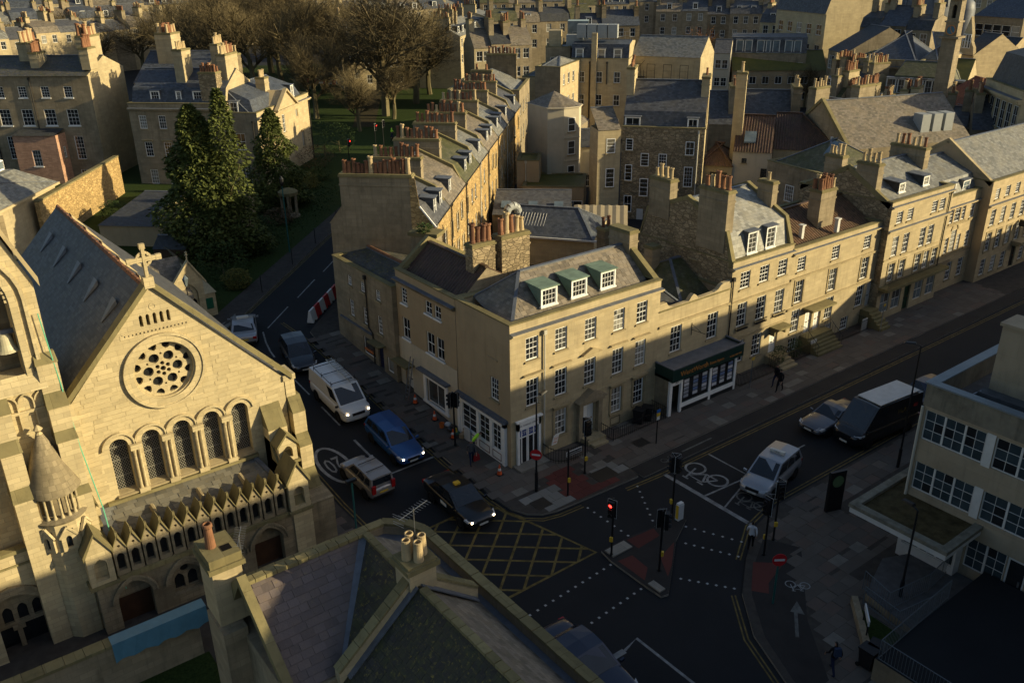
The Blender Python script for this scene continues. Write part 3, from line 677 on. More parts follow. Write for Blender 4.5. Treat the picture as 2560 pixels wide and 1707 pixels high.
# traffic island
isl = struct(drape('traffic_island', [(-1.1, -9.15), (.6, -9.15), (3.1, -9.4), (4.6, -9.7), (4.4, -9.95), (2.6, -10.9), (-.8, -13.6), (-1.2, -13.5), (-1.25, -12.6), (-1.25, -10.)], .12, ['asphalt_track', 'kerbstone']))
for P in ([(.55, -10.2), (.55, -9.3), (2.4, -9.45), (2.2, -10.1)], [(-1.0, -12.2), (-1.0, -10.3), (-.1, -10.4), (-.2, -11.6)], [(.1, -12.7), (.9, -11.4), (2.4, -10.95), (.9, -12.2)]):
    MB().poly([(p[0], p[1], .127) for p in P]).build('red_tactile_paving', 'paving_red', isl)
MB().box(-1.0, -9.95, .1, .35, -9.3, .19).build('kerb_nib', 'kerbstone', isl); MB().box(-1.1, -13.3, .1, -.7, -12.5, .19).build('kerb_nib', 'kerbstone', isl)
for q in ((-.9, -3.95, .5, .45), (3.9, -3.9, .75, .55), (8.2, -2.6, .5, .4)): MB().box(q[0]-q[2], q[1]-q[3], .10, q[0]+q[2], q[1]+q[3], .137).build('inspection_cover', 'iron_pipe', p_corner if q[0] < 5 else p_north)
# ------------------------------------------------------------------ corner house A and the row along the main street
A = house('corner_house', 'tall Georgian corner house with three green-roofed dormers and white doors', (0, 0), 0, 12.0, 5.45, 0, 9.33, 'ashlar',
    front=row(6.85, .93, 1.43, [1.6, 3.78, 6.1, 8.45, 10.42], 3, 4)+row(3.85, .93, 1.77, [1.62, 3.8, 6.12, 8.46, 10.44], 3, 4)+[r for r in row(1.1, .93, 1.8, [3.8, 8.46, 10.42], 3, 4, arch=True, hood=True)],
    left=[(5.45-1.97, 4.1, .8, 1.45, 3, 4, {})], doors=[dict(s=5.65, z=.42, w=.95, h=2.1)], par=.72, cornice=[(8.72, .34, .22)], panes=True, sidemat='render_tan', smat='ashlar')
for x in (1.62, 3.8, 8.46, 10.44): MB().box(x-.72, -.2, 5.93, x+.72, 0, 6.02).build('window_hood', 'coping_clean', A)
MB().box(-.01, -.04, 3.18, 12.01, 0, 3.3).build('string_course', 'ashlar', A)
# A roof: hip to the left, coped gable to the right
ra = roof_profile(A, [(.32, 8.62), (3.3, 10.98), (5.2, 9.3)], .32, 12.0, hl=1.22, hr=0., mat='slate_warm', gmat='ashlar_grey')
sl = Vector((0, 2.98, 2.36)).normalized(); L = hypot(2.98, 2.36)
tile_plane(ra, (.5, .36, 8.66), (1, 0, 0), sl, lambda u, v: u > v*.62*1.22*.98+.05 and u < 11.2 and v < L-.1 and not any(abs(u+.5-c) < .72 and .95 < v < 2.5 for c in (3.72, 6.05, 8.4)), 11.4, 13, .33, .29, .012, 'slate_piece', 'slate', 'slates', wvar=.2, jit=.02, tilt=.02)
for x in (3.72, 6.05, 8.4): dormer(A, x, 1.08, 9.38, 1.24, 1.12, 1.35, 'flat', 'white_paint', 'green_copper', 'green_copper', 4, 3, panes=True)
MB().extr([(11.7, .2, 8.6), (11.7, .2, 9.3), (11.7, 3.3, 11.4), (11.7, 5.45, 9.6), (11.7, 5.45, 8.6)], (.42, 0, 0)).build('gable_coping', 'coping_mossy', A)
stack(A, 11.95, 3.5, .75, 1.9, 9.6, 12.0, 0, 'ashlar_grey')
stack(A, 2.85, 6.75, 1.7, .8, 8.3, 12.05, 4, 'rubble', mats=('pot_dark', 'terracotta'), scale=1.25, kinds=(1,)); stack(A, 5.15, 6.6, 2.2, .95, 8.3, 12.25, 5, 'rubble', mats=('pot_buff', 'pot_buff', 'terracotta'), scale=1.2, kinds=(0, 1))
pipe(A, [(2.45, -.1, 8.3), (2.45, -.1, .2)], .055, 'pipe_pale')
# door case with pediment, small pediment over the first-floor window
m = MB()
for x in (5.25, 6.85): m.box(x-.16, -.3, .2, x+.16, 0, 2.75)
m.box(5.0, -.42, 2.75, 7.1, 0, 3.0); m.extr([(4.85, -.55, 3.0), (7.25, -.55, 3.0), (6.05, -.55, 3.62)], (0, .55, 0)); m.build('door_case', 'ashlar_grey', A)
MB().extr([(5.35, -.26, 6.0), (6.9, -.26, 6.0), (6.9, -.26, 6.07), (6.12, -.26, 6.38), (5.35, -.26, 6.07)], (0, .26, 0)).build('window_pediment', 'coping_clean', A)
MB().box(5.3, -.95, .1, 6.8, 0, .42).box(5.45, -1.35, .1, 6.65, -.95, .26).build('door_step', 'coping_clean', A)
# corner shop door
m = MB(); m.box(.38, -.16, .12, .55, .02, 3.1); m.box(1.98, -.16, .12, 2.15, .02, 3.1); m.box(.38, -.16, 2.55, 2.15, .02, 3.1); m.box(.3, -.26, 3.1, 2.23, .02, 3.2); m.box(.55, -.02, .12, .72, .05, 2.5); so = m.build('shop_door_surround', 'white_paint', A)
MB().box(.57, -.03, .15, 1.96, .0, 2.5).build('doorway', 'glass', A)
m = MB()
for x in (.72, 1.12, 1.22, 1.62): m.box(x, -.06, .14, x+.07, -.03, 2.5)
m.box(.57, -.06, 1.95, 1.96, -.03, 2.02); m.build('shop_door_frame', 'white_paint', A)
plain('poster_blue', (.02, .05, .22), .5, .4); MB().box(.62, -.05, 2.05, 1.92, -.032, 2.48).build('transom_poster', 'poster_blue', A)
MB().box(.1, -.85, .1, 2.3, 0, .24).build('shop_step', 'kerbstone', A)
o = obj('house_lettering', text_mesh('21 CHARLES STREET', .15, 'iron_pipe', .004), A, (1.26, -.165, 2.78)); o.rotation_euler = (pi/2, 0, 0)
o = obj('poster_lettering', text_mesh('STUDIO', .3, 'white_dull', .004), A, (1.27, -.052, 2.15)); o.rotation_euler = (pi/2, 0, 0)
# side shopfront facing the side street
m = MB(); X = lambda v0, v1, z0, z1, d, mi=0: m.box(-d, v0, z0, .02, v1, z1, mi)
X(.38, .62, .1, 3.05, .2); X(5.15, 5.4, .1, 3.05, .2); X(.38, 5.4, 2.72, 3.05, .2); X(.62, 5.15, .1, .9, .14)
for v in (1.82, 3.2): X(v-.14, v+.14, .9, 2.72, .17)
X(.62, .8, .9, 2.72, .13); X(4.95, 5.15, .9, 2.72, .13); m.build('shopfront', 'white_paint', A)
MB().box(-.34, .25, 3.05, .02, 5.5, 3.15).box(-.24, .3, 3.15, .02, 5.45, 3.24).build('shop_cornice', 'lead', A)
for v0, v1 in ((.85, 1.66), (2.0, 3.04), (3.4, 4.9)):
    o = obj('window', sash_frame(v1-v0, 1.78, 2, 4, 'white_paint', False, .05), A, (-.10, v1, .92), -pi/2)
    for i in range(2):
        for j in range(4): obj('pane', pane_mesh((v1-v0)/2-.06, .39, random.choice(('glass', 'glass', 'glass_mid'))), o, (.055+i*((v1-v0)/2-.02), .03, .07+j*.42))
plain('maroon', (.10, .02, .015), .5, .4); m = MB()
for v0, v1 in ((.8, 1.7), (2.0, 3.1), (3.4, 4.9)):
    for z in (.25, .72): m.box(-.15, v0, z, -.139, v1, z+.05)
    for v in (v0, v1-.05): m.box(-.15, v, .30, -.139, v+.05, .72)
m.build('stallriser_moulding', 'maroon', A)
m = MB().wall((0.004, 2.12), (0.004, 1.28), 6.8, 8.2, [(.04, .8, 6.83, 8.17)], .1)
m.box(-.06, 1.2, 6.7, .0, 2.18, 6.8); m.box(-.012, 1.32, 6.84, .0, 2.08, 8.17); m.build('blind_window', 'render_tan', A)
m = MB(); 
for i in range(26): m.tube((7.0+i*.185, -1.42, .12), (7.0+i*.185, -1.42, 1.02), .012, n=4)
for i in range(8): m.tube((6.95, -1.42+i*.18, .12), (6.95, -1.42+i*.18, 1.02), .012, n=4); m.tube((11.7, -1.42+i*.18, .12), (11.7, -1.42+i*.18, 1.02), .012, n=4)
for z in (.25, .95): m.tube((6.95, -1.42, z), (11.7, -1.42, z), .018, n=4); m.tube((6.95, -1.42, z), (6.95, -.05, z), .018, n=4); m.tube((11.7, -1.42, z), (11.7, -.05, z), .018, n=4)
tag(m.build('area_railing', 'iron_rail'), 'black iron railing along the corner house right of its pedimented door', 'railing')
m = MB(); pts = ring(0, 0, 1, 1, 20, -pi/2, pi/2)
arc = [(2.35, -.1), (2.3, -.7), (2.45, -1.2), (2.9, -1.5), (3.5, -1.62), (4.4, -1.6), (4.9, -1.45)]
for (a, b) in zip(arc, arc[1:]):
    n = max(2, int(hypot(b[0]-a[0], b[1]-a[1])/.15))
    for i in range(n): x, y = a[0]+(b[0]-a[0])*i/n, a[1]+(b[1]-a[1])*i/n; m.tube((x, y, .12), (x, y, 1.1), .013, n=4)
    for z in (.3, 1.02): m.tube((a[0], a[1], z), (b[0], b[1], z), .02, n=4)
tag(m.build('curved_railing', 'iron_rail'), 'curved black iron railing round the basement well beside the corner shop door', 'railing')
plain('board_white', (.6, .6, .58), .5, .4); plain('board_orange', (.55, .16, .04), .5, .4)
b = tag(MB().box(-.45, -.02, 0, .45, .02, .62).build('letting_board', 'board_white', None, (2.9, -.5, .95), .5), 'tilted white and orange letting board leaning behind the curved railing', 'sign board'); b.rotation_euler = (.1, .35, .5)
o = obj('board_lettering', text_mesh('TO LET', .24, 'board_orange', .003), b, (0, -.022, .3)); o.rotation_euler = (pi/2, 0, 0); o = obj('board_lettering', text_mesh('OFFICES', .17, 'board_orange', .003), b, (0, -.022, .1)); o.rotation_euler = (pi/2, 0, 0)
b = tag(MB().box(-.6, -.02, 0, .6, .02, .3).build('street_sign', 'board_white', None, (3.5, -1.66, .62), .0), 'white street nameplate fixed to the curved railing', 'street sign'); MB().box(-.57, -.026, .03, .57, -.021, .27).build('sign_face', 'dark_paint', b)
o = obj('sign_lettering', text_mesh('MONMOUTH STREET', .12, 'board_white', .002), b, (0, -.03, .1)); o.rotation_euler = (pi/2, 0, 0)
for i, x in enumerate((8.4, 10.5)):
    window(A, (0, -.03), 0, x-.4, .18, .9, .62, 3, 2, sill=None, frame='dark_paint', reveal=.1, gl='glass')
# B: low shop building with scrolled parapet
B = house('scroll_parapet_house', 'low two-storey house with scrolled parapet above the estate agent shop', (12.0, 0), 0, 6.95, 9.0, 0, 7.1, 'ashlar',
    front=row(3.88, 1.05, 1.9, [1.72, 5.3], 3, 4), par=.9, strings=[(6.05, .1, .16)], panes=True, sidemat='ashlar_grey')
m = MB(); P = [(0, 7.18), (0, 7.66), (.62, 7.66), (.72, 7.5), (.95, 7.28), (1.3, 7.22), (2.75, 7.25), (2.95, 7.5), (3.2, 7.66), (3.45, 7.5), (3.65, 7.25), (5.2, 7.28), (5.6, 7.4), (5.85, 7.62), (6.1, 7.72), (6.95, 7.72), (6.95, 7.18)]
m.extr([(x, 0, z) for x, z in P], (0, .3, 0)); m.build('scrolled_parapet', 'ashlar', B)
roof_profile(B, [(.4, 6.3), (3.0, 7.6), (5.5, 6.3)], .3, 3.4, hr=.6, mat='slate_dark', gmat='ashlar_grey', name='roof'); roof_profile(B, [(1.2, 6.3), (4.6, 8.3), (8.7, 6.3)], 3.5, 6.7, hl=1.1, mat='slate_moss', gmat='ashlar_grey', name='roof')
stack(B, 4.9, 5.6, .8, .8, 7.0, 9.3, 0, 'ashlar_grey')
plain('card_white', (.5, .5, .52), .5, .4); plain('card_grey', (.26, .27, .3), .5, .4); plain('card_blue', (.12, .17, .3), .5, .4)
# projecting shop: fascia and windows
m = MB(); m.box(-.1, -1.3, 2.75, 6.75, -.002, 2.9, 0); m.build('shop_ceiling', 'dark_paint', B)
MB().box(-.1, -1.62, 2.72, 6.9, -1.55, 3.62).box(-.1, -1.55, 2.72, -.03, -.002, 3.62).box(6.83, -1.55, 2.72, 6.9, -.002, 3.62).build('shop_fascia', 'shop_green', B)
MB().box(-.12, -1.66, 3.62, 6.92, -1.5, 3.70).box(-.12, -1.5, 3.62, .02, -.01, 3.70).box(6.78, -1.5, 3.62, 6.92, -.01, 3.70).box(0.02, -1.5, 3.40, 6.78, -.01, 3.50).build('shop_roof', 'lead', B)
m = MB()
for x0, x1 in ((-.02, .22), (1.02, 1.2), (3.86, 4.06), (6.42, 6.62)): m.box(x0, -1.36, .12, x1, -1.18, 2.75)
m.box(.22, -1.34, 2.28, 1.02, -1.2, 2.75); m.box(1.2, -1.34, 2.55, 6.42, -1.2, 2.75); m.box(1.2, -1.34, .42, 6.42, -1.2, .72); m.build('shopfront', 'white_paint', B)
MB().box(1.2, -1.35, .12, 6.62, -1.21, .42).box(6.44, -1.2, .12, 6.6, -.01, 2.75).build('stallriser', 'dark_paint', B)
MB().box(-.02, -1.2, .12, .06, -.005, 2.75).build('shop_side', 'ashlar_grey', B)
for x0, x1 in ((1.2, 3.86), (4.06, 6.42)):
    w_ = obj('window', MB().box(0, 0, 0, x1-x0, .03, .06).box(0, 0, 1.77, x1-x0, .03, 1.83).mesh('window', 'shop_green'), B, (x0, -1.29, .72))
    obj('pane', pane_mesh(x1-x0, 1.8, 'glass'), w_, (0, .01, .02))
    n = 3
    for c_ in range(n):
        for r_ in range(5): xx = (x1-x0)*(c_+.5)/n; zz = .32+r_*.28; g_ = random.choice(('card_white', 'card_grey', 'card_blue')); obj('property_card', cached(('card', g_), lambda: MB().box(-.23, -.006, 0, .23, .004, .22).mesh('property_card', g_)), w_, (xx, 0, zz))
MB().box(.25, -.75, .12, 1.0, -.7, 2.28).build('shop_doorway', 'glass', B); door(B, (0, 0), .45, .75, .12, .75, 2.1, 'white_dull')
o = obj('fascia_lettering', text_mesh('WentWorth', .52, 'gold_letter', .01), B, (1.95, -1.63, 2.98)); o.rotation_euler = (pi/2, 0, 0); o.data.transform(Matrix.Shear('XY', 4, (.18, 0)))
o = obj('fascia_lettering', text_mesh('Estate Agents', .26, 'gold_letter', .01), B, (4.15, -1.63, 3.02)); o.rotation_euler = (pi/2, 0, 0)
o = obj('fascia_lettering', text_mesh('01225 904 904', .2, 'gold_letter', .01), B, (6.05, -1.63, 2.95)); o.rotation_euler = (pi/2, 0, 0)
o = obj('door_number', text_mesh('25', .3, 'maroon', .01), B, (.62, -1.345, 2.4)); o.rotation_euler = (pi/2, 0, 0)
MB().tube((3.2, -.02, 5.6), (3.2, -.02, 4.7), .02, n=4).tube((3.2, -.02, 5.1), (3.6, -.9, 4.95), .02, n=4).tube((3.2, -.02, 5.5), (3.5, -.6, 5.0), .015, n=4).build('sign_bracket', 'iron_rail', B)
# C
Cb = house('mansard_house', 'three-storey house with slate mansard, two white dormers and rubble gable', (18.95, 0), 0, 6.65, 9.0, 0, 8.95, 'ashlar',
    front=row(6.82, 1.02, 1.24, [1.44, 3.5, 5.55], 3, 4)+row(3.95, 1.02, 1.8, [1.42, 3.5, 5.58], 3, 4)+row(1.12, 1.02, 1.72, [1.5, 3.45], 3, 4), doors=[dict(s=4.95, z=.75, w=.95, h=2.0)], par=.35, cornice=[(8.42, .24, .18)], strings=[(5.97, .1, .16), (3.1, .08, .16)], panes=True, sidemat='rubble')
roof_profile(Cb, [(.3, 8.6), (.85, 10.75), (4.5, 12.5), (8.2, 11.0), (8.9, 8.6)], .0, 6.65, mat='slate_light', gmat='rubble')
for x in (2.35, 4.35): dormer(Cb, x, .42, 9.1, 1.05, 1.55, .9, 'flat', 'white_paint', 'lead', 'lead', 2, 4, panes=True, gl='glass_mid')
MB().extr([(-.02, .05, 8.9), (-.02, .8, 10.95), (-.02, 4.5, 12.75), (-.02, 8.3, 11.2), (-.02, 9.0, 8.9), (-.02, 9.0, 8.5), (-.02, 8.2, 10.9), (-.02, 4.5, 12.45), (-.02, .85, 10.6), (-.02, .3, 8.5)], (.34, 0, 0)).build('gable_coping', 'coping_mossy', Cb)
MB().extr([(6.33, .05, 8.9), (6.33, .8, 10.95), (6.33, 4.5, 12.75), (6.33, 8.3, 11.2), (6.33, 9.0, 8.9), (6.33, 9.0, 8.5), (6.33, 8.2, 10.9), (6.33, 4.5, 12.45), (6.33, .85, 10.6), (6.33, .3, 8.5)], (.34, 0, 0)).build('gable_coping', 'coping_mossy', Cb)
stack(Cb, .32, 2.15, .75, 2.5, 9.4, 13.7, 5, 'ashlar_grey', mats=('pot_buff', 'terracotta'), scale=1.15); stack(Cb, .32, 7.1, .75, 2.0, 10.6, 13.5, 4, 'ashlar_grey', mats=('pot_buff',)); stack(Cb, 6.35, 2.6, .6, 1.3, 10.2, 13.2, 1, 'ashlar_grey', mats=('pot_buff',))
window(Cb, (0, 9), -pi/2, 5.1, 8.4, .75, 1.5, 2, 4, reveal=.1)
MB().box(4.7, -.9, 2.95, 6.3, 0, 3.08).box(4.75, -.8, 2.85, 6.25, 0, 2.95).box(4.8, -.5, 2.4, 4.95, 0, 2.85).box(6.05, -.5, 2.4, 6.2, 0, 2.85).build('door_canopy', 'coping_mossy', Cb)
m = MB()
for i in range(4): m.box(4.6, -.5-.32*i-.32, .1, 6.3, -.5-.32*i, .75-.16*i)
m.box(4.6, -.5, .1, 6.3, 0, .75); m.build('door_steps', 'coping_clean', Cb)
pipe(Cb, [(.1, -.08, 7.7), (.1, -.08, 3.1)], .05)
for x in (1.42, 3.5, 5.58):
    m = MB()
    for i in range(9): m.tube((x-.55+i*.137, -.22, 3.8), (x-.55+i*.137, -.22, 4.1), .01, n=4)
    m.box(x-.58, -.24, 4.08, x+.58, -.2, 4.12); m.box(x-.58, -.24, 3.78, x+.58, -.0, 3.82); m.build('window_guard', 'iron_rail', Cb)
window(Cb, (0, -.02), 0, 1.1, .12, 1.1, .9, 4, 3, sill=None, reveal=.1)
def railing(label, pts, h=1.0, step=.15, name='area_railing'):
    m = MB()
    for a, b in zip(pts, pts[1:]):
        n = max(1, int(hypot(b[0]-a[0], b[1]-a[1])/step))
        for i in range(n): x, y = a[0]+(b[0]-a[0])*i/n, a[1]+(b[1]-a[1])*i/n; m.tube((x, y, .12), (x, y, .12+h), .012, n=4)
        for z in (.25, .06+h): m.tube((a[0], a[1], z), (b[0], b[1], z), .018, n=4)
    return tag(m.build(name, 'iron_rail'), label, 'railing')
railing('black iron railing in front of the mansard house basement', [(19.1, -.1), (19.1, -1.45), (23.4, -1.45), (23.4, -.4)])
railing('black iron railing in front of the pantiled house left of its steps', [(25.4, -.1), (25.4, -1.2), (27.6, -1.2)])
railing('black iron railing in front of the pantiled house right of its steps', [(30.6, -1.15), (35.2, -1.15), (35.2, -.1)])
# D
D = house('pantiled_house', 'long three-storey house with brown pantile roof and two sunlit white doors', (25.6, 0), 0, 11.3, 8.0, 0, 8.55, 'ashlar',
    front=row(6.68, .95, 1.1, [1.15, 5.35, 9.5], 3, 4)+row(4.15, 1.0, 1.8, [1.2, 5.35, 9.6], 3, 4, arch=True)+row(1.8, 1.0, 1.8, [1.2, 5.45, 9.55], 3, 4)+row(.2, 1.0, 1.1, [1.2, 5.6, 7.9], 3, 3), doors=[dict(s=2.45, z=1.25, w=.9, h=2.05), dict(s=3.6, z=1.25, w=.9, h=2.05), dict(s=10.5, z=1.5, w=.85, h=2.1, mat='white_dull')], par=.55, cornice=[(8.1, .2, .16)], strings=[(6.2, .1, .16), (3.82, .1, .16)], panes=True, sidemat='ashlar_grey', roof=dict(type='gable', h=2.0, mat='pantile', gabled=True))
MB().box(2.0, -.95, 3.42, 5.0, 0, 3.56).box(2.1, -.8, 3.3, 4.9, 0, 3.42).build('door_canopy', 'coping_mossy', D)
m = MB()
for i in range(6): m.box(2.0, -.55-.22*i-.22, .1, 5.1, -.55-.22*i, 1.25-.19*i)
m.box(2.0, -.55, .1, 5.1, 0, 1.25); m.build('door_steps', 'coping_mossy', D)
m = MB()
for x in (2.0, 5.05):
    m.tube((x, -.1, 2.1), (x, -.55, 2.1), .02, n=4).tube((x, -.55, 2.1), (x, -1.85, 1.0), .02, n=4)
    for i in range(8): m.tube((x, -.1-.24*i, 1.2-max(0, i-2)*.2), (x, -.1-.24*i, 2.1-max(0, i-2)*.2), .011, n=4)
m.build('step_handrail', 'iron_rail', D)
m = MB()
for i in range(6): m.box(10.0+.0*i, -.6-.25*i-.25, .1, 11.3, -.6-.25*i, 1.45-.22*i)
m.box(10.0, -.6, .1, 11.3, 0, 1.45); m.build('side_steps', 'coping_mossy', D)
stack(D, 6.0, 2.2, 1.9, 1.05, 8.3, 11.7, 6, 'ashlar_grey', mats=('terracotta', 'pot_buff', 'pot_dark'), rows=2, scale=1.1)
for x, y in ((2.7, 1.4), (6.2, .75)): MB().box(x-.14, y-.14, 8.5, x+.14, y+.14, 9.5).box(x-.2, y-.2, 9.5, x+.2, y+.2, 9.6).build('roof_vent', 'white_dull', D)
for x in (1.2, 7.95): MB().box(x+.9, -1.05, .12, x+1.6, -1.0, 1.15).build('area_panel', 'white_dull', D)
# E
Eb = house('balcony_house', 'tall four-storey house with slate roof above an iron balcony and pale shopfront', (36.85, -.6), 0, 9.2, 8.6, 0, 10.15, 'ashlar',
    front=row(8.28, .85, .98, [1.35, 2.9, 6.55, 7.75], 3, 4)+row(5.55, .85, 1.65, [1.35, 2.9, 5.4, 6.65], 3, 4)+row(3.4, .9, 1.55, [1.35, 2.9, 5.25, 6.55, 7.85], 3, 4, arch=True)+row(.7, 1.3, 1.75, [1.2, 2.9, 6.3, 8.2], 2, 2, gl='glass_sky', frame='white_dull', sill=None), doors=[dict(s=4.1, z=.12, w=.95, h=2.5, mat='door_green')], par=.45, cornice=[(9.72, .22, .16), (7.75, .22, .2)], strings=[(5.4, .06, .1)], panes=True, sidemat='rubble')
roof_profile(Eb, [(.35, 9.7), (4.3, 12.1), (8.3, 9.7)], 0., 9.2, mat='slate_grey', gmat='rubble')
for x in (3.1, 6.7): dormer(Eb, x, 1.2, 10.3, .9, .8, 1.4, 'flat', 'white_paint', 'lead', 'slate_dark', 2, 2, gl='glass_blind')
MB().extr([(0, .1, 10.0), (0, 4.3, 12.45), (0, 8.5, 10.0), (0, 8.5, 9.6), (0, 4.3, 12.0), (0, .3, 9.6)], (.35, 0, 0)).build('gable_coping', 'coping_mossy', Eb)
stack(Eb, .4, 2.6, .75, 1.9, 10.2, 12.9, 4, 'ashlar_grey', mats=('pot_buff',)); stack(Eb, .4, 5.7, .75, 1.6, 10.6, 13.0, 4, 'ashlar_grey', mats=('pot_buff',)); stack(Eb, 8.8, 4.2, .75, 3.2, 10.6, 12.9, 6, 'ashlar_grey', mats=('terracotta', 'pot_buff'))
m = MB(); m.box(-.1, -.85, 2.95, 9.3, 0, 3.2); m.build('balcony', 'coping_mossy', Eb); m = MB()
for i in range(64): m.tube((-.05+i*.146, -.8, 3.2), (-.05+i*.146, -.8, 3.85), .011, n=4)
m.tube((-.1, -.8, 3.85), (9.3, -.8, 3.85), .02, n=4); m.build('balcony_railing', 'iron_rail', Eb)
pipe(Eb, [(8.75, -.08, 9.6), (8.6, -.08, 3.2)], .05)
# F
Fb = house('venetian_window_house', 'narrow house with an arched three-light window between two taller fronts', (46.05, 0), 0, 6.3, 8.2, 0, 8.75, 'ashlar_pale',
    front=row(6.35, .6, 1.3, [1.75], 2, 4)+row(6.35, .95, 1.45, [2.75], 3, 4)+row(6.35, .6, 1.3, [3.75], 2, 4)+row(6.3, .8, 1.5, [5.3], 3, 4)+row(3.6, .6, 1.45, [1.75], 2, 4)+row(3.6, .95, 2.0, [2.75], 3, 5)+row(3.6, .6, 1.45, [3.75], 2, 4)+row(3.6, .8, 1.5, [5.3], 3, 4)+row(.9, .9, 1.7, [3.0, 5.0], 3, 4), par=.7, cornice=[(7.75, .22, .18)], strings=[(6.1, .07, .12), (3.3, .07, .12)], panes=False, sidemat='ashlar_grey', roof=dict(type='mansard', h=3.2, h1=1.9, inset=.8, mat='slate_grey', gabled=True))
for x in (2.2, 4.6): dormer(Fb, x, .65, 8.3, 1.2, 1.35, 1.2, 'flat', 'white_paint', 'lead', 'slate_light', 2, 3, gl='glass_sky')
m = MB(); P = ring(2.75, 0, .62, .62, 12, 0, pi); Q = ring(2.75, 0, .48, .48, 12, 0, pi); m.extr([(x, -.06, 5.6+z) for x, z in P]+[(x, -.06, 5.6+z) for x, z in reversed(Q)], (0, .06, 0)); m.build('arch_moulding', 'coping_clean', Fb)
# G
Gb = house('grey_roofed_house', 'wide four-storey house with broad grey slate roof at the right end', (52.3, -.9), 0, 15., 9.5, 0, 9.45, 'ashlar_pale',
    front=row(7.75, .8, .95, [1.2+1.85*i for i in range(8)], 3, 4)+row(5.3, .85, 1.5, [1.2+1.85*i for i in range(8)], 3, 4)+row(2.9, .9, 1.75, [1.2+1.85*i for i in range(8)], 3, 4, arch=True)+row(.6, .9, 1.55, [1.2, 3.05, 4.9, 8.6, 10.45, 12.3], 3, 4), doors=[dict(s=6.4, z=.2, w=1.0, h=2.3, mat='dark_paint')], par=.4, cornice=[(7.2, .25, .2)], strings=[], sidemat='render_tan')
roof_profile(Gb, [(.35, 9.1), (4.7, 12.2), (9.2, 9.1)], .0, 15., mat='slate_grey', gmat='render_tan'); MB().extr([(0, .1, 9.4), (0, 4.7, 12.6), (0, 9.4, 9.4), (0, 9.4, 9.), (0, 4.7, 12.15), (0, .3, 9.0)], (.35, 0, 0)).build('gable_coping', 'coping_clean', Gb)
MB().box(6.0, -.9, 2.75, 7.8, 0, 2.95).box(6.1, -.7, 2.5, 7.7, 0, 2.75).build('door_canopy', 'coping_clean', Gb)
MB().box(6.6, -1.0, 4.3, 6.66, -.1, 4.9).tube((6.63, -1.0, 4.95), (6.63, 0, 4.95), .02).build('hanging_sign', 'dark_paint', Gb)
Hn = house('end_row_house', 'pale house beyond the grey roofed one at the far right of the row', (67.4, 0), 0, 14, 9, 0, 9.2, 'ashlar_pale', front=row(6.6, .85, 1.3, [1.2+2*i for i in range(6)])+row(3.6, .9, 1.7, [1.2+2*i for i in range(6)]), par=.6, cornice=[(8.2, .25, .2)], roof=dict(type='gable', h=2.8, mat='slate', gabled=True))
# ------------------------------------------------------------------ side street: H and I
H_ = house('double_window_house', 'side-street house with paired white sashes above a pale rendered shopfront', (-.02, 12.6), -90, 7.13, 6.4, 0, 9.3, 'render_tan',
    front=[(12.6-11.95, 7.15, .74, 1.12, 2, 4, dict(sill='white_paint')), (12.6-8.96, 7.35, .8, .9, 2, 2, dict(sill='white_paint')), (12.6-7.88, 7.35, .78, .9, 2, 2, dict(sill='white_paint')), (12.6-12.0, 4.62, .92, 1.52, 2, 2, dict(sill='white_paint')), (12.6-8.98, 4.58, .95, 1.52, 2, 2, dict(sill='white_paint')), (12.6-7.8, 4.58, .9, 1.52, 2, 2, dict(sill='white_paint')), (12.6-9.2, .95, 2.3, 1.75, 2, 1, dict(sill='white_paint', gl='glass_mid'))],
    doors=[dict(s=12.6-11.95, z=.75, w=.9, h=2.0, mat='white_dull')], par=.55, cornice=[(8.65, .3, .22)], sidemat='ashlar_grey', smat='ashlar_dark')
pan_roof(H_, [(.35, 8.8), (2.6, 10.7), (5.9, 8.8)], .2, 6.9, 'pantile_dark'); MB().poly([(.2, .35, 8.8), (.2, 2.6, 10.68), (.2, 5.9, 8.8)]).build('gable_wall', 'ashlar_grey', H_); MB().poly([(6.9, .35, 8.8), (6.9, 5.9, 8.8), (6.9, 2.6, 10.68)]).build('gable_wall', 'ashlar_grey', H_)
MB().wall((0, -.03), (7.13, -.03), .0, 4.46, [(.6, 1.6, .0, 2.85), (3.2, 5.9, .9, 2.75)], .03).box(0, -.03, 4.46, 7.13, 0, 4.5).build('render_panel', 'render_cream', H_)
m = MB(); m.box(3.1, -.13, .8, 3.42, -.03, 2.95); m.box(5.68, -.13, .8, 6.0, -.03, 2.95); m.box(3.42, -.13, 2.7, 5.68, -.03, 2.95); m.box(3.0, -.16, .8, 6.1, -.03, .96); m.build('shop_window_surround', 'white_paint', H_)
MB().box(2.7, -.42, 3.12, 6.3, -.03, 3.24).build('shop_cornice', 'lead', H_); MB().box(-.1, -.75, 2.82, 1.9, -.03, 2.95).build('door_canopy', 'coping_mossy', H_)
MB().extr([(-.12, .1, 9.2), (-.12, 2.6, 11.1), (-.12, 6.2, 9.0), (-.12, 6.2, 8.6), (-.12, 2.6, 10.6), (-.12, .1, 8.8)], (.35, 0, 0)).build('gable_coping', 'coping_mossy', H_)
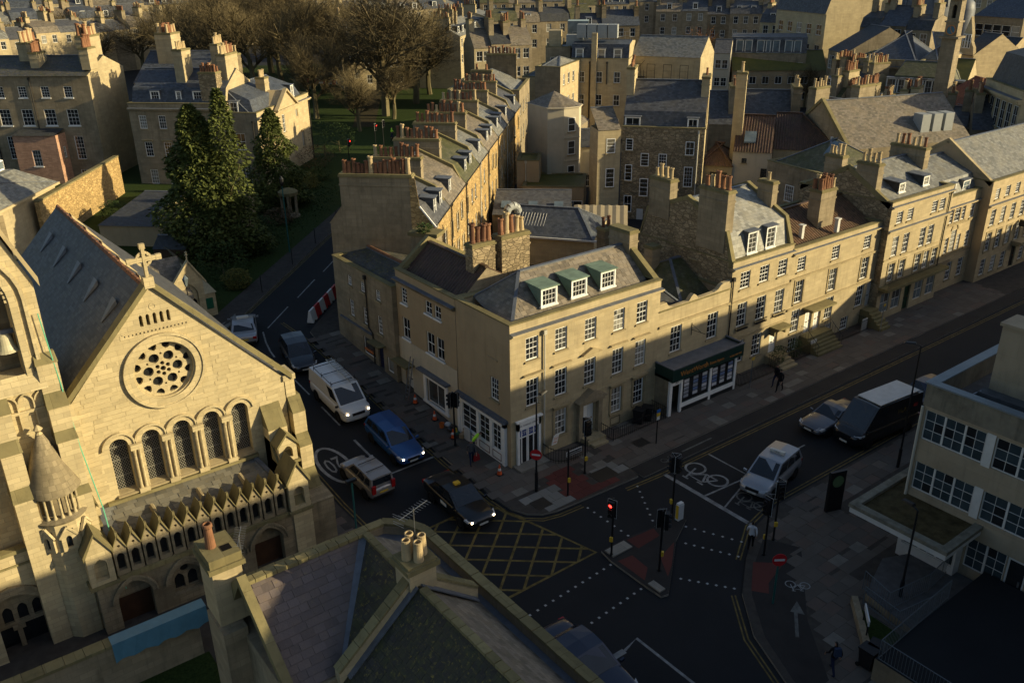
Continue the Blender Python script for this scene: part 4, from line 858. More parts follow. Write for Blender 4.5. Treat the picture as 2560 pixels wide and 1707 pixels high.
I_ = house('plain_side_house', 'plain old three-storey house with small sashes and mossy flat roof in the side street', (-.35, 21.25), -90, 8.6, 5.6, 0, 8.05, 'ashlar_grey',
    front=[(2.15, 6.45, .62, .78, 3, 4, {}), (4.1, 6.5, .62, .78, 3, 4, {}), (6.3, 6.5, .66, .78, 3, 4, {}), (2.15, 4.05, .62, 1.3, 3, 4, {}), (4.2, 4.05, .62, 1.3, 3, 4, {}), (6.3, 4.0, .66, 1.35, 3, 4, {}), (3.9, 1.65, 1.65, 1.35, 1, 1, dict(gl='glass_mid', sill=None)), (7.3, 1.45, .85, 1.1, 1, 1, dict(gl='glass_blind', sill=None))], doors=[dict(s=6.0, z=1.2, w=.8, h=2.0, mat='door_blue')], par=.25, strings=[], sidemat='ashlar_grey', coping='coping_mossy')
roof_profile(I_, [(.3, 7.85), (2.3, 8.55), (5.4, 7.85)], .25, 8.4, mat='slate_lichen', gmat='ashlar_grey'); MB().tube((.6, 2.3, 8.68), (8.3, 2.3, 8.68), .11, n=6).build('ridge_tile', 'terracotta', I_)
MB().box(.6, -.14, 3.5, 5.4, 0, 3.62).build('shop_cornice', 'lead', I_); MB().box(5.55, -.6, 3.2, 7.2, 0, 3.3).build('door_canopy', 'coping_mossy', I_); pipe(I_, [(5.0, -.08, 7.7), (5.0, -.08, 4.0), (5.55, -.08, 3.7), (5.55, -.08, 1.2)], .05); MB().box(4.0, -.02, 1.95, 5.5, .06, 2.1).build('window_stripe', 'board_orange', I_)
ch = MB().box(-.95, -.55, 0, .95, .55, 3.2).box(-1.1, -.7, 3.0, 1.1, .7, 3.25, 1).build('broad_chimney_stack', ['ashlar_grey', 'coping_mossy'], I_, (7.0, 3.9, 7.6), .6)
# ------------------------------------------------------------------ terrace climbing to the square (its sunny back is seen)
TO, TA = Vector((5.5, 16.4)), radians(45.4)
TX = Vector((cos(TA), sin(TA))); TY = Vector((-sin(TA), cos(TA)))
TB = [0., 5.3, 12.2, 19.3, 24.4, 31.4, 38.0, 44.6, 50.5]
TLAB = ['nearest house of the stepped terrace with the broad gable and fifteen pots', 'second house of the stepped terrace, with a small round-headed back dormer', 'third house of the stepped terrace, mossy slates behind a dark coped wall', 'fourth house of the stepped terrace, with one narrow white back dormer', 'fifth house of the stepped terrace, pale roof lights in its back slope', 'sixth house of the stepped terrace, where the back wall turns shadier', 'seventh house of the stepped terrace beside the white bow', 'last house of the stepped terrace below the small pediment']
for i in range(8):
    x0, x1 = TB[i], TB[i+1]; w = x1-x0; o = TO+TX*x0; dz = i*.07; zt = 10.35+dz; r = random.Random(30+i)
    rows = []
    n = 3 if w > 6 else 2
    for j, (z, h) in enumerate(((7.6+dz, 1.35), (5.0+dz, 1.5), (2.5+dz, 1.5))):
        for q in evenly(.4, w-.2, n): rows.append((q-.42+r.uniform(-.25, .25), z+r.uniform(-.35, .35), .82, h, 2, 2, dict(arch=r.random() < .6)))
    T = house('terrace_house', TLAB[i], (o.x, o.y), 45.4, w, 7.7, .6, zt, 'rubble_warm', front=rows, sidemat='ashlar_grey', group='stepped terrace houses')
    mt = ['slate', 'slate_warm', 'slate_moss', 'slate_grey', 'slate_warm', 'slate_grey', 'slate_warm', 'slate'][i]
    roof_profile(T, [(-.15, zt), (.9, zt+1.35), (3.8, zt+2.75), (6.6, zt+1.5), (7.8, zt)], 0.0, w, mat=mt, gmat='ashlar_grey')
    MB().extr([(w-.32, .0, zt+.05), (w-.32, .85, zt+1.65), (w-.32, 3.8, zt+3.0), (w-.32, 6.7, zt+1.7), (w-.32, 7.7, zt+.1), (w-.32, 7.7, zt-.3), (w-.32, 3.8, zt+2.5), (w-.32, 0, zt-.3)], (.34, 0, 0)).build('party_wall_coping', 'coping_mossy', T)
    ln = 5.3 if i == 0 else 3.9
    stack(T, .42, 3.95 if i else 4.1, .85, ln, zt-.4 if i else 8.0, 14.0+dz, 15 if i == 0 else r.choice((9, 10, 10, 8, 9)), 'ashlar_grey', mats=('terracotta', 'terracotta', 'terracotta', 'pot_buff', 'pot_dark'), scale=1.05 if i else 1.15)
    for q in ([1.9, 4.0] if i == 0 else ([w*.5] if w < 6 else [w*.33, w*.68])[:r.choice((1, 2))]): dormer(T, q, .28, zt+.38, .8, 1.2, .95, 'flat', 'white_paint', 'lead', 'slate_blue', 1, 2, gl=r.choice(('glass', 'glass_mid')))
    pipe(T, [(.15+r.random(), -.09, zt-.25), (.25, -.09, 1.2)], .055, 'iron_pipe' if i % 3 else 'pipe_pale')
    MB().box(0, -.2, zt-.12, w, 0, zt).build('gutter', 'iron_pipe', T)
    if i == 0:
        MB().extr([(.0, -.1, 7.6), (.0, 1.6, 7.6), (.0, 1.6, 13.78), (.0, 1.2, 13.78), (.0, .95, 11.8), (0, -.1, 10.3)], (.03, 0, 0)).build('rubble_patch', 'rubble_warm', T, (-.034, 0, 0))
        MB().beam((-.06, -.2, 10.25), (-.06, .95, 11.75), .12, .1).build('barge_board', 'white_paint', T)
# end pavilion with little pediment and square beyond
o = TO+TX*50.5
P1 = house('pavilion_house', 'grey pavilion house with hipped slate roofs at the corner of the square', (o.x, o.y), 45.4, 11., 9, 1., 12.6, 'ashlar_grey', front=row(9.4, .9, 1.5, [1.5, 4.2, 7., 9.5], 2, 2)+row(6.2, .9, 1.7, [1.5, 4.2, 7., 9.5], 2, 2), left=row(10.4, .9, 1.2, [7.2], 2, 2), par=.5, roof=dict(type='gable', h=2.2, hl=1.5, hr=1.5, mat='slate_grey'))
stack(P1, 9.5, 3.5, .8, 4., 12.4, 16., 8, 'ashlar_dark'); stack(P1, 2.2, 5.0, .8, 2.6, 12.2, 14.8, 2, 'ashlar_dark')
# white bowed back wing
a = at(1310, 350, 3.); wz = 12.2
m = MB(); pts = [(0, 0), (1.6, -.9), (3.6, -.9), (4.6, .2), (4.6, 4.5), (0, 4.5)]
WB = thing('bowed_back_wing', 'white rendered back wing with canted bay between terrace and yard', 'building', (36.6, 41.5, 0), radians(-8)); m.prism(pts, 1., wz); m.build('wall', 'render_cream', WB)
MB().prism([(-.1, -.15), (1.55, -1.05), (3.65, -1.05), (4.75, .1), (4.75, 4.6), (-.1, 4.6)], wz, wz+.12).build('parapet', 'render_cream', WB); m = MB()
for p, q in zip(pts, pts[1:]+pts[:1]): m.poly([(*p, wz+.12), (*q, wz+.12), (2.3, 2.4, wz+1.5)])
m.build('roof', 'slate_warm', WB)
for z in (9.6, 7.0, 4.2): window(WB, (1.6, -.92), 0, .55, z, .95, 1.55, 1, 2, reveal=.05); MB().box(1.5, -.98, z-.75, 3.7, -.9, z-.65).build('string_course', 'render_cream', WB)
# ------------------------------------------------------------------ left: pedimented house, mid house and long block of the square
PH = house('pedimented_house', 'bright stone house with small pediment and blind windows above the cedars', (13.1, 67.5), 43.5, 16.5, 12., 1.5, 11.0, 'ashlar_pale',
    front=row(8.6, .7, 1.0, [2.0, 12.], 1, 1, gl='glass_blind', sill=None, frame='ashlar_pale')+row(7.4, .8, 2.2, [7.6], 2, 4)+row(4.4, .9, 2.0, [13.4], 1, 1, gl='glass_blind', frame='ashlar_pale', hood=True), left=row(6.6, 1.15, 2.0, [9.6], 2, 2)+row(2.2, 1.2, 2.6, [9.8], 3, 5), par=.7, cornice=[(10.3, .4, .3)], sidemat='ashlar_grey')
roof_profile(PH, [(.5, 10.3), (1.4, 12.3), (4.8, 13.6), (9.6, 12.4), (11.5, 10.3)], .5, 16., hl=.5, hr=.5, mat='slate_blue', gmat='ashlar')
MB().extr([(4.7, -.5, 10.5), (10.9, -.5, 10.5), (7.8, -.5, 12.6)], (0, 2.6, 0)).build('pediment', 'ashlar_pale', PH); MB().beam((4.5, -.55, 10.5), (7.8, -.55, 12.75), .5, .22).beam((11.1, -.55, 10.5), (7.8, -.55, 12.75), .5, .22).beam((4.5, -.5, 10.4), (11.1, -.5, 10.4), .45, .2).build('pediment_cornice', 'ashlar', PH)
dormer(PH, 13.2, .85, 11.0, .95, 1.5, .9, 'flat', 'white_paint', 'lead', 'slate_blue', 2, 2, gl='glass_blind')
for q in (3.2, 7.6): dormer(PH, .85, q, 10.9, 1.1, 1.3, .9, 'flat', 'white_paint', 'lead', 'slate_blue', 2, 2, rz=-pi/2)
stack(PH, 7.8, 2.4, 1.3, 1.2, 11., 14.2, 4, 'ashlar', mats=('pot_buff',)); stack(PH, 1.4, 6.0, 1.4, 2.2, 10.2, 15.6, 6, 'rubble', mats=('terracotta',), rows=2); stack(PH, 11.5, 7.5, 1.6, 1.0, 11., 16.6, 2, 'ashlar_dark', mats=('pot_buff',), kinds=(1,)); stack(PH, 3.2, 10.2, 2.2, 1.2, 11., 18.0, 6, 'ashlar', mats=('pot_buff',)); 
pipe(PH, [(16.2, -.1, 10.4), (16.2, -.1, 2.)], .07); pipe(PH, [(-.1, .6, 9.9), (-.1, .6, 2.)], .07)
MH = house('garden_front_house', 'shadowed stone house with mansard roof behind the big cedar', (1.6, 79.0), -44, 12.5, 10, 1., 12.0, 'ashlar_grey', front=row(9.0, .95, 1.6, [1.6, 4.1, 8.0, 10.6], 3, 4)+row(5.6, 1., 1.8, [1.8, 4.3, 8., 10.6], 3, 4, hood=True)+row(2.2, 1.0, 1.8, [1.9, 4.4, 8., 10.6], 3, 4), par=.7, cornice=[(11.3, .35, .3)], sidemat='ashlar', roof=dict(type='mansard', h=4.2, h1=2.4, inset=1.0, mat='slate_blue', hr=.0))
for q in (3.3, 6.3, 8.7): dormer(MH, q, .8, 11.9, 1.2 if q != 6.3 else .7, 1.5, 1.1, 'flat', 'white_paint', 'lead', 'slate_blue', 3, 3)
stack(MH, 11.4, 4.5, 1.1, 3.6, 12.5, 17.4, 9, 'ashlar', mats=('pot_buff', 'pot_buff', 'terracotta'), scale=1.3); stack(MH, 8.8, 8.0, 1.0, 2.4, 13., 18.2, 6, 'ashlar', mats=('pot_buff',), scale=1.2)
LB = house('long_square_block', 'long dim four-storey block with lichened slate roof at the left edge', (-24.5, 103.6), -40.0, 30.5, 9.5, .8, 15.0, 'ashlar_grey', front=row(12.4, 1.05, 1.35, [1.5+2.9*i for i in range(10)], 3, 4, sill='white_paint')+row(9.0, 1.45, 2.0, [1.5+2.9*i for i in range(10)], 3, 4, sill='white_paint')+row(4.8, 1.15, 2.9, [1.6+2.9*i for i in range(10)], 3, 6)+row(1.6, 1.1, 1.9, [1.6+2.9*i for i in range(10)], 3, 4), sidemat='ashlar', roof=dict(type='gable', h=1.9, mat='slate_lichen', ov=.3))
for (x, y, w_, d_, z1, n, ro) in ((14, 4.8, 1.1, 3.2, 17.6, 8, 1), (21.0, 5.0, 1.2, 3.4, 18.6, 9, 1), (23.2, 2.6, 1.1, 2.0, 17.6, 5, 1), (29.2, 4.2, 1.6, 3.0, 19.4, 8, 2), (30.2, 1.6, 1.1, 2.0, 18.2, 4, 1)): stack(LB, x, y, w_, d_, 15.6, z1, n, 'ashlar', mats=('terracotta', 'terracotta', 'pot_buff'), rows=ro, scale=1.5)
for x in (5.6, 11.4, 17.2, 23.): pipe(LB, [(x, -.1, 14.6), (x, -.1, 1.2)], .08)
BS = house('gable_stack_house', 'sunlit gable and tall chimney rising beside the long block', (4.6, 86.0), -44, 9, 11, 1., 13.4, 'ashlar', roof=dict(type='gable', h=3.4, mat='slate_blue', hr=0)); stack(BS, 3.2, 4.5, 2.2, 2.6, 13., 19.2, 6, 'ashlar', mats=('terracotta', 'pot_buff'), rows=2, scale=1.4)
# pink rear extension, yard wall, roof lantern building and flat sheds behind the church
PX = house('pink_rear_extension', 'small pink rendered rear extension with sunlit end and tiny window', (-10.2, 88.6), -40, 5.5, 6., 1., 8.2, 'render_pink', front=row(4.4, 1.1, 2.0, [2.6], 3, 4, sill='white_paint'), right=row(5.2, .7, 1.4, [1.5], 2, 2), roof=dict(type='shed', h=1.2, mat='slate_dark'))
yw = thing('yard_wall', 'high sunlit yard wall running back from the church roof', 'wall', (0, 0, 0)); p, q = Vector((-13.5, 58.5)), Vector((-1.6, 75.5))
d_ = (q-p).normalized(); nn = Vector((-d_.y, d_.x))*.22
m = MB().prism([tuple(p-nn), tuple(q-nn), tuple(q+nn), tuple(p+nn)][::-1], 1., 6.6); m.build('wall', 'rubble_warm', yw)
m = MB().prism([tuple(p-nn*1.3), tuple(q-nn*1.3), tuple(q+nn*1.3), tuple(p+nn*1.3)], 6.6, 6.75); m.build('coping', 'coping_mossy', yw)
LH = house('lantern_roof_hall', 'stone hall with hipped slate roof and white glazed roof lantern', (-34.5, 68.0), -38, 21.5, 11, .8, 7.2, 'ashlar_grey', sidemat='ashlar')
roof_profile(LH, [(-.3, 7.2), (2.6, 9.2), (8.4, 9.2), (11.3, 7.2)], -.3, 21.8, hl=1.3, hr=1.3, mat='slate_grey', gmat='ashlar'); MB().box(21.6, -.35, 7.0, 21.95, 11.3, 7.22).build('eaves_board', 'ashlar_pale', LH)
m = MB(); m.box(5., 2.8, 9.2, 18.4, 8.2, 9.35, 0)
for i in range(20):
    x = 5.+13.4*i/19; m.beam((x, 2.8, 9.3), (x, 2.8, 10.1), .09, .07); m.beam((x, 2.8, 10.1), (x if 1 < i < 18 else (7 if i < 2 else 16.4), 5.5, 11.4), .11, .08); m.beam((x, 8.2, 9.3), (x, 8.2, 10.1), .09, .07)
for j in range(5): y = 2.8+5.4*j/4; m.beam((18.4, y, 9.3), (18.4, y, 10.1), .09, .07); m.beam((5, y, 9.3), (5, y, 10.1), .09, .07); m.beam((18.4, y, 10.1), (16.4, 5.5, 11.4), .08, .06)
m.beam((5, 2.8, 10.1), (18.4, 2.8, 10.1), .1, .1); m.beam((18.4, 2.8, 10.1), (18.4, 8.2, 10.1), .1, .1); m.beam((7, 5.5, 11.4), (16.4, 5.5, 11.4), .12, .1)
la = m.build('roof_lantern', 'white_paint', LH); g = MB()
g.poly([(5, 2.83, 9.3), (18.4, 2.83, 9.3), (18.4, 2.83, 10.1), (5, 2.83, 10.1)]); g.poly([(18.37, 2.8, 9.3), (18.37, 8.2, 9.3), (18.37, 8.2, 10.1), (18.37, 2.8, 10.1)]); g.poly([(5, 2.8, 10.05), (18.4, 2.8, 10.05), (16.4, 5.5, 11.35), (7, 5.5, 11.35)]); g.poly([(18.4, 2.8, 10.05), (18.4, 8.2, 10.05), (16.4, 5.5, 11.35)]); g.poly([(18.4, 8.2, 10.05), (5, 8.2, 10.05), (7, 5.5, 11.35), (16.4, 5.5, 11.35)])
g.build('lantern_glass', 'glass_sky', la)
house('flat_roofed_shed', 'low shed with dark felt roof and one roof light behind the church', (-9.0, 55.4), -43, 7.5, 9.5, 1.2, 4.2, 'render_tan', roof=dict(type='shed', h=.9, mat='slate_dark', ov=.25))
GS = house('mossy_flat_annexe', 'stone annexe with mossy flat roof and blank white window beside the cedar', (-4.2, 51.4), -43, 6.5, 8, 1.2, 5.6, 'ashlar_grey', front=row(2.6, 1.15, 2.3, [3.1], 1, 2, gl='white_dull'), roof=dict(type='flat', h=.1, mat='moss_roof'), par=.3)
house('tarred_lean_to', 'dark tarred lean-to shed below the annexe window', (-6.6, 46.2), -43, 3.2, 2.6, 1., 3.6, 'door_brown', roof=dict(type='gable', h=.9, mat='slate_dark', ov=.2))
# ------------------------------------------------------------------ church
from mathutils.geometry import tessellate_polygon
def plate(m, outer, holes, T, depth, mi=0, rmi=None, outer_side=False):
    """flat plate in 2-D (x,z) with holes; T(x,z,d) -> 3-D point, d inward; hole edges get reveals"""
    rmi = mi if rmi is None else rmi
    L = [outer]+list(holes); flat = [p for q in L for p in q]
    tris = tessellate_polygon([[Vector((p[0], p[1], 0)) for p in q] for q in L])
    b = len(m.v); m.v += [tuple(T(p[0], p[1], 0.)) for p in flat]
    for t in tris:
        a, c, d = (flat[i] for i in t); cr = (c[0]-a[0])*(d[1]-a[1])-(c[1]-a[1])*(d[0]-a[0])
        m.f.append(tuple(b+i for i in (t if cr > 0 else t[::-1]))); m.m.append(mi)
    for q in list(holes)+([outer] if outer_side else []):
        n = len(q)
        for i in range(n):
            p, r = q[i], q[(i+1) % n]; m.poly([T(p[0], p[1], 0), T(r[0], r[1], 0), T(r[0], r[1], depth), T(p[0], p[1], depth)], rmi)
def arch(cx, z0, zs, w, point=0., n=10):
    """arched opening outline, counter-clockwise; point>0 gives a pointed head"""
    r = w/2; P = [(cx-r, z0), (cx+r, z0)]
    for i in range(n+1):
        t = pi*i/n; x = r*cos(t); z = r*sin(t)*(1+point*(1-abs(cos(t))))
        P.append((cx+x, zs+z))
    return P
def arc_band(m, cx, zs, r0, r1, T, d0, d1, a0=0., a1=pi, n=14, mi=0):
    for i in range(n):
        t, u = a0+(a1-a0)*i/n, a0+(a1-a0)*(i+1)/n
        q = [(r0*cos(t), r0*sin(t)), (r1*cos(t), r1*sin(t)), (r1*cos(u), r1*sin(u)), (r0*cos(u), r0*sin(u))]
        m.hexa([T(cx+x, zs+z, d1) for x, z in q]+[T(cx+x, zs+z, d0) for x, z in q], mi)
CH = thing('church', 'yellow stone church with rose window gable, porch arcade and slate nave roof', 'church', (-17.8, 2.74, 0))
Tf = lambda x, z, d: (x, d, z)       # local: x along the front, y into the church
GA, GK = 15.15, 8.9                  # apex and kneeler heights, half width 5.6
WX = [-2.62+1.43*i for i in range(5)]; SZ, SP = 5.4, 7.85
front = [(-5.6, 0), (5.6, 0), (5.6, GK), (0, GA), (-5.6, GK)]
m = MB(); holes = [arch(x+.02, SZ, SP, .84) for x in WX]+[ring(0, 11.0, 1.42, 1.42, 36)[:-1]]
lan = [arch(-.6+.3*i, 13.3, 13.75, .15, .3, 5) for i in range(5)]
plate(m, front, holes+lan, Tf, .5); m.build('gable_wall', 'church_stone', CH)
def gab(u, v):
    x, z = u-5.6, v+.05
    if z > GK and abs(x) > (GA-z)*5.6/(GA-GK)-.35: return False
    if abs(x) > 5.4 or z < 5.2 or z > 13.1: return False
    if hypot(x, z-11.) < 2.1: return False
    for c in WX:
        if z < SP+.2 and abs(x-c) < .75: return False
        if hypot(x-c, z-SP) < .92: return False
    return True
tile_plane(CH, (-5.6, 0, .05), (1, 0, 0), (0, 0, 1), gab, 11.2, 66, .56, .225, .012, 'church_block', 'stone_block', 'stone_blocks', wvar=.35, gap=.014, jit=.0)
# nave roofs
m = MB(); m.poly([(-5.95, .25, 8.7), (-5.95, 18.2, 8.7), (0, 18.2, GA-.25), (0, .25, GA-.25)], 0); m.poly([(5.75, .25, 8.75), (0, .25, GA-.25), (0, 18.2, GA-.25), (5.75, 18.2, 8.75)], 0)
m.build('nave_roof', 'slate_church', CH); rt_m = MB().hexa([(-.13, 0, -.15), (.13, 0, -.15), (.13, .37, -.15), (-.13, .37, -.15), (-.05, 0, .01), (.05, 0, .01), (.05, .37, 0), (-.05, .37, 0)]).mesh('ridge_tile', 'terracotta')
for i in range(44): obj('ridge_tile', rt_m, CH, (0, .5+i*.4, GA-.17+.015*(i % 2)))
sl = Vector((-5.95, 0, 8.7-(GA-.25))).normalized(); sr = Vector((5.75, 0, 8.75-(GA-.25))).normalized()
for i in range(5):
    y = 2.4+i*3.3
    for s_, off in ((sl, 1.5), (sr, .25)):
        p = Vector((0, y, GA-.2))+s_*off
        MB().hexa([p+Vector((0, -.35, -.02)), p+Vector((0, .35, -.02)), p+s_*1.1+Vector((0, .1, -.0)), p+s_*1.1+Vector((0, -.1, .0)), p+Vector((0, -.3, .2)), p+Vector((0, .3, .2)), p+s_*1.1+Vector((0, .05, .02)), p+s_*1.1+Vector((0, -.05, .02))]).build('roof_vent', 'lead' if off > 1 else 'coping_clean', CH)
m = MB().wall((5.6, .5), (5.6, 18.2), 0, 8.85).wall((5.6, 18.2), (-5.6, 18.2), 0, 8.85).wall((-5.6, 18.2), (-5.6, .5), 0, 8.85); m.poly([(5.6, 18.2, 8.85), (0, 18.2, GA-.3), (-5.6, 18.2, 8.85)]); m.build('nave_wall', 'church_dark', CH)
for s_ in (-1, 1):
    m = MB(); m.extr([(s_*5.95, -.18, GK-.15), (0, -.18, GA+.0), (0, -.18, GA+.28), (s_*5.95, -.18, GK+.18)], (0, .62, 0)); m.build('gable_coping', 'coping_mossy', CH)
m = MB(); m.box(-.07, -.1, GA+.2, .07, .1, GA+1.75); m.box(-.55, -.08, GA+1.1, .55, .08, GA+1.3)
for a in range(12): t = 2*pi*a/12; m.beam((.30*cos(t), 0, GA+1.2+.30*sin(t)), (.30*cos(t+.53), 0, GA+1.2+.30*sin(t+.53)), .12, .07, up=(0, 1, 0))
for (x, z) in ((.62, 1.2), (-.62, 1.2), (0, 1.78)): m.box(x-.12, -.09, GA+z-.12, x+.12, .09, GA+z+.12)
m.box(-.22, -.2, GA-.1, .22, .22, GA+.4); m.build('cross_finial', 'church_stone', CH)
# little corbel table, roundel, rose
m = MB()
for i in range(17): x = -1.36+i*.17; m.box(x-.03, -.06, 13.0, x+.03, 0, 13.07)
m.box(-1.5, -.03, 13.07, 1.5, 0, 13.12); m.build('corbel_table', 'church_stone', CH); m = MB(); arc_band(m, 0, 14.15, .1, .17, Tf, -.02, .02, 0, 2*pi, 14); m.build('roundel', 'church_stone', CH)
MB().poly([(x, .42, z) for x, z in ((-.75, 13.2), (.75, 13.2), (.75, 14.1), (-.75, 14.1))]).build('slit_louvres', 'glass', CH)
rose = MB()
arc_band(rose, 0, 11., 1.40, 1.72, Tf, -.10, .12, 0, 2*pi, 44); arc_band(rose, 0, 11., 1.72, 1.84, Tf, -.16, .02, 0, 2*pi, 44); arc_band(rose, 0, 11., 1.34, 1.42, Tf, .0, .3, 0, 2*pi, 44)
ro = rose.build('rose_window', 'church_stone', CH)
hs = [ring(0, 11., .125, .125, 12)[:-1]]
for i in range(6): t = 2*pi*(i+.5)/6; hs.append(ring(.27*cos(t), 11+.27*sin(t), .10, .10, 10)[:-1])
for i in range(6): t = 2*pi*i/6; hs.append(ring(.66*cos(t), 11+.66*sin(t), .235, .235, 16)[:-1])
for i in range(6): t = 2*pi*(i+.5)/6; hs.append(ring(.76*cos(t), 11+.76*sin(t), .055, .055, 8)[:-1])
for i in range(12):
    t = 2*pi*(i+.5)/12; c_, s_ = cos(t), sin(t); P = []
    for (r_, q) in ((.98, 0), (1.04, .12), (1.15, .19), (1.25, .19), (1.27, 0), (1.25, -.19), (1.15, -.19), (1.04, -.12)): P.append((r_*c_-q*s_, 11+r_*s_+q*c_))
    hs.append(P)
m = MB(); plate(m, ring(0, 11., 1.36, 1.36, 40)[:-1], hs, lambda x, z, d: (x, .2+d, z), .16); m.build('rose_tracery', 'church_stone', ro)
MB().poly([(x, .37, z) for x, z in ring(0, 11., 1.38, 1.38, 30)[:-1]]).build('rose_glass', 'glass', ro)
# five round-headed windows with lattice glazing, hood moulds and paired shafts
plain('leading', (.20, .19, .16), .6, .3)
gm = MB(); gm.poly([(x, 0, z) for x, z in arch(0, 0, SP-SZ, .84)]); gm = gm.mesh('pane', 'glass')
lm = MB(); ww, hh = .84, SP-SZ+.42
for k_ in range(-14, 30):
    for sg in (1, -1):
        pts = []
        for i in range(0, 61):
            x = -ww/2+ww*i/60; z = k_*.17+sg*x*1.35
            top = SP-SZ+sqrt(max(0, (ww/2)**2-x*x))
            if 0 <= z <= top: pts.append((x, z))
        if len(pts) > 3: lm.beam((pts[0][0], 0, pts[0][1]), (pts[-1][0], 0, pts[-1][1]), .018, .018, up=(0, 1, 0))
for z in (.75, 1.6, 2.3): lm.box(-ww/2, -.02, z, ww/2, .0, z+.025)
lm = lm.mesh('leading', 'leading', uv=False)
for i, x in enumerate(WX):
    m = MB(); arc_band(m, 0, SP, .42, .66, Tf, -.06, .06); arc_band(m, 0, SP, .66, .74, Tf, -.14, .02); arc_band(m, 0, SP, .44, .5, Tf, .06, .2)
    w_ = m.build('arched_window', 'church_stone', CH, (x, 0, 0)); obj('pane', gm, w_, (0, .4, SZ)); obj('leading', lm, w_, (0, .37, SZ)); MB().hexa([(-.48, -.16, SZ-.1), (.48, -.16, SZ-.1), (.48, .42, SZ-.1), (-.48, .42, SZ-.1), (-.48, -.16, SZ-.04), (.48, -.16, SZ-.04), (.48, .42, SZ+.08), (-.48, .42, SZ+.08)]).build('sill', 'coping_clean', w_)
for i in range(4):
    x = WX[i]+.715; m = MB()
    for dx in (-.11, .11): m.lathe([(.085, 0), (.075, .12), (.065, .2), (.06, 1.85), (.075, 1.95), (.11, 2.12)], 8, (x+dx, -.12, SZ+.05))
    m.box(x-.27, -.26, SP-.28, x+.27, .02, SP-.02); m.box(x-.24, -.22, SZ-.18, x+.24, .02, SZ+.08); m.build('paired_shaft', 'church_stone', CH)
MB().box(-3.6, -.22, SZ-.32, 3.7, .0, SZ-.16).build('sill_course', 'coping_mossy', CH)
# porch with gabled arcade
PF = -2.62
hol = [arch(-3.7, .0, 1.55, 1.5, .25), arch(-1.35, .7, 1.5, 1.35, .15), arch(.65, .7, 1.5, 1.35, .15), arch(2.75, .0, 1.55, 1.5, .25)]
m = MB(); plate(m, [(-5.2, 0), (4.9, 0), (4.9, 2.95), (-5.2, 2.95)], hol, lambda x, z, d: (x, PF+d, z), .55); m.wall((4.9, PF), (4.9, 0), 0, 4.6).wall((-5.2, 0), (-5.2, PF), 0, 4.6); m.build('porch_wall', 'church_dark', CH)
for c_, zz in ((-3.7, 1.55), (-1.35, 1.5), (.65, 1.5), (2.75, 1.55)):
    m = MB()
    for r0, r1, d0, d1 in ((.78, .95, -.07, .1), (.95, 1.03, -.14, .0)):
        P = arch(c_, zz, zz, 2*r0, .22, 12)[2:]; Q = arch(c_, zz, zz, 2*r1, .22, 12)[2:]
        for a, b, c, d in zip(P, P[1:], Q[1:], Q): m.hexa([(q[0], PF+d1, q[1]) for q in (a, d, c, b)]+[(q[0], PF+d0, q[1]) for q in (a, d, c, b)])
    m.build('arch_moulding', 'church_dark', CH)
for c_ in (-3.7, 2.75):
    MB().box(c_-.75, PF+.45, .0, c_+.75, PF+.5, 1.55).build('church_door', 'door_brown', CH); MB().poly([(x, PF+.4, z) for x, z in arch(c_, 1.5, 1.55, 1.5, .25)]).build('tympanum', 'church_dark', CH)
for c_ in (-1.35, .65):
    m = MB(); P = [(x, z) for x, z in arch(c_, .7, 1.5, 1.33, .15)]
    plate(m, P, [arch(c_-.31, .8, 1.35, .46, .4), arch(c_+.31, .8, 1.35, .46, .4), ring(c_, 1.85, .2, .2, 12)[:-1]], lambda x, z, d: (x, PF+.3+d, z), .15); m.build('window_tracery', 'church_dark', CH); MB().poly([(x, PF+.44, z) for x, z in P]).build('window_glass', 'glass', CH)
MB().box(-5.25, PF-.12, 2.72, 4.95, PF, 2.95).build('arcade_sill', 'coping_mossy', CH)
m = MB(); plate(m, [(-.28, 0), (.28, 0), (.28, 1.45), (0, 2.05), (-.28, 1.45)], [arch(0, .22, .95, .34, .25, 8), ring(0, 1.52, .07, .07, 8)[:-1]], lambda x, z, d: (x, d, z), .28, outer_side=True)
for s_ in (-1, 1): m.extr([(s_*.31, -.08, 1.36), (0, -.08, 2.05), (0, -.08, 2.16), (s_*.31, -.08, 1.46)], (0, .95, 0), 1)
m.box(-.05, -.08, 2.05, .05, .06, 2.3, 1); m.poly([(-.28, .25, .2), (.28, .25, .2), (.28, .25, 1.4), (-.28, .25, 1.4)], 2)
nm = m.mesh('arcade_niche', ['church_dark', 'coping_mossy', 'glass'])
for i in range(13): obj('arcade_niche', nm, CH, (-3.95+i*.63, PF, 2.95))
pr = MB(); pr.poly([(-4.4, PF+.35, 4.25), (4.0, PF+.35, 4.25), (3.5, 0, 5.0), (-3.9, 0, 5.0)]); pro = pr.build('porch_roof', 'slate_grey', CH)
sv = Vector((0, 2.27, .75)).normalized(); tile_plane(pro, (-4.3, PF+.42, 4.28), (1, 0, 0), sv, lambda u, v: u > .3+v*.2 and u < 8.1-v*.2 and v < 2.3, 8.2, 8, .42, .285, .014, 'slate_porch', 'slate', 'slates', wvar=.25, jit=.012)
for i, x in enumerate((-1.9, .3, 2.4)): MB().hexa([(x-.12, -1.5, 4.55), (x+.12, -1.5, 4.55), (x+.12, -.8, 4.75), (x-.12, -.8, 4.75), (x-.05, -1.5, 4.85), (x+.05, -1.5, 4.85), (x+.05, -.8, 4.9), (x-.05, -.8, 4.9)]).build('roof_vent', 'coping_clean', CH)
MB().beam((3.95, PF+.3, 4.3), (3.5, 0, 5.05), .22, .08).beam((-4.3, PF+.3, 4.3), (-3.9, 0, 5.05), .22, .08).build('lead_flashing', 'lead', CH)
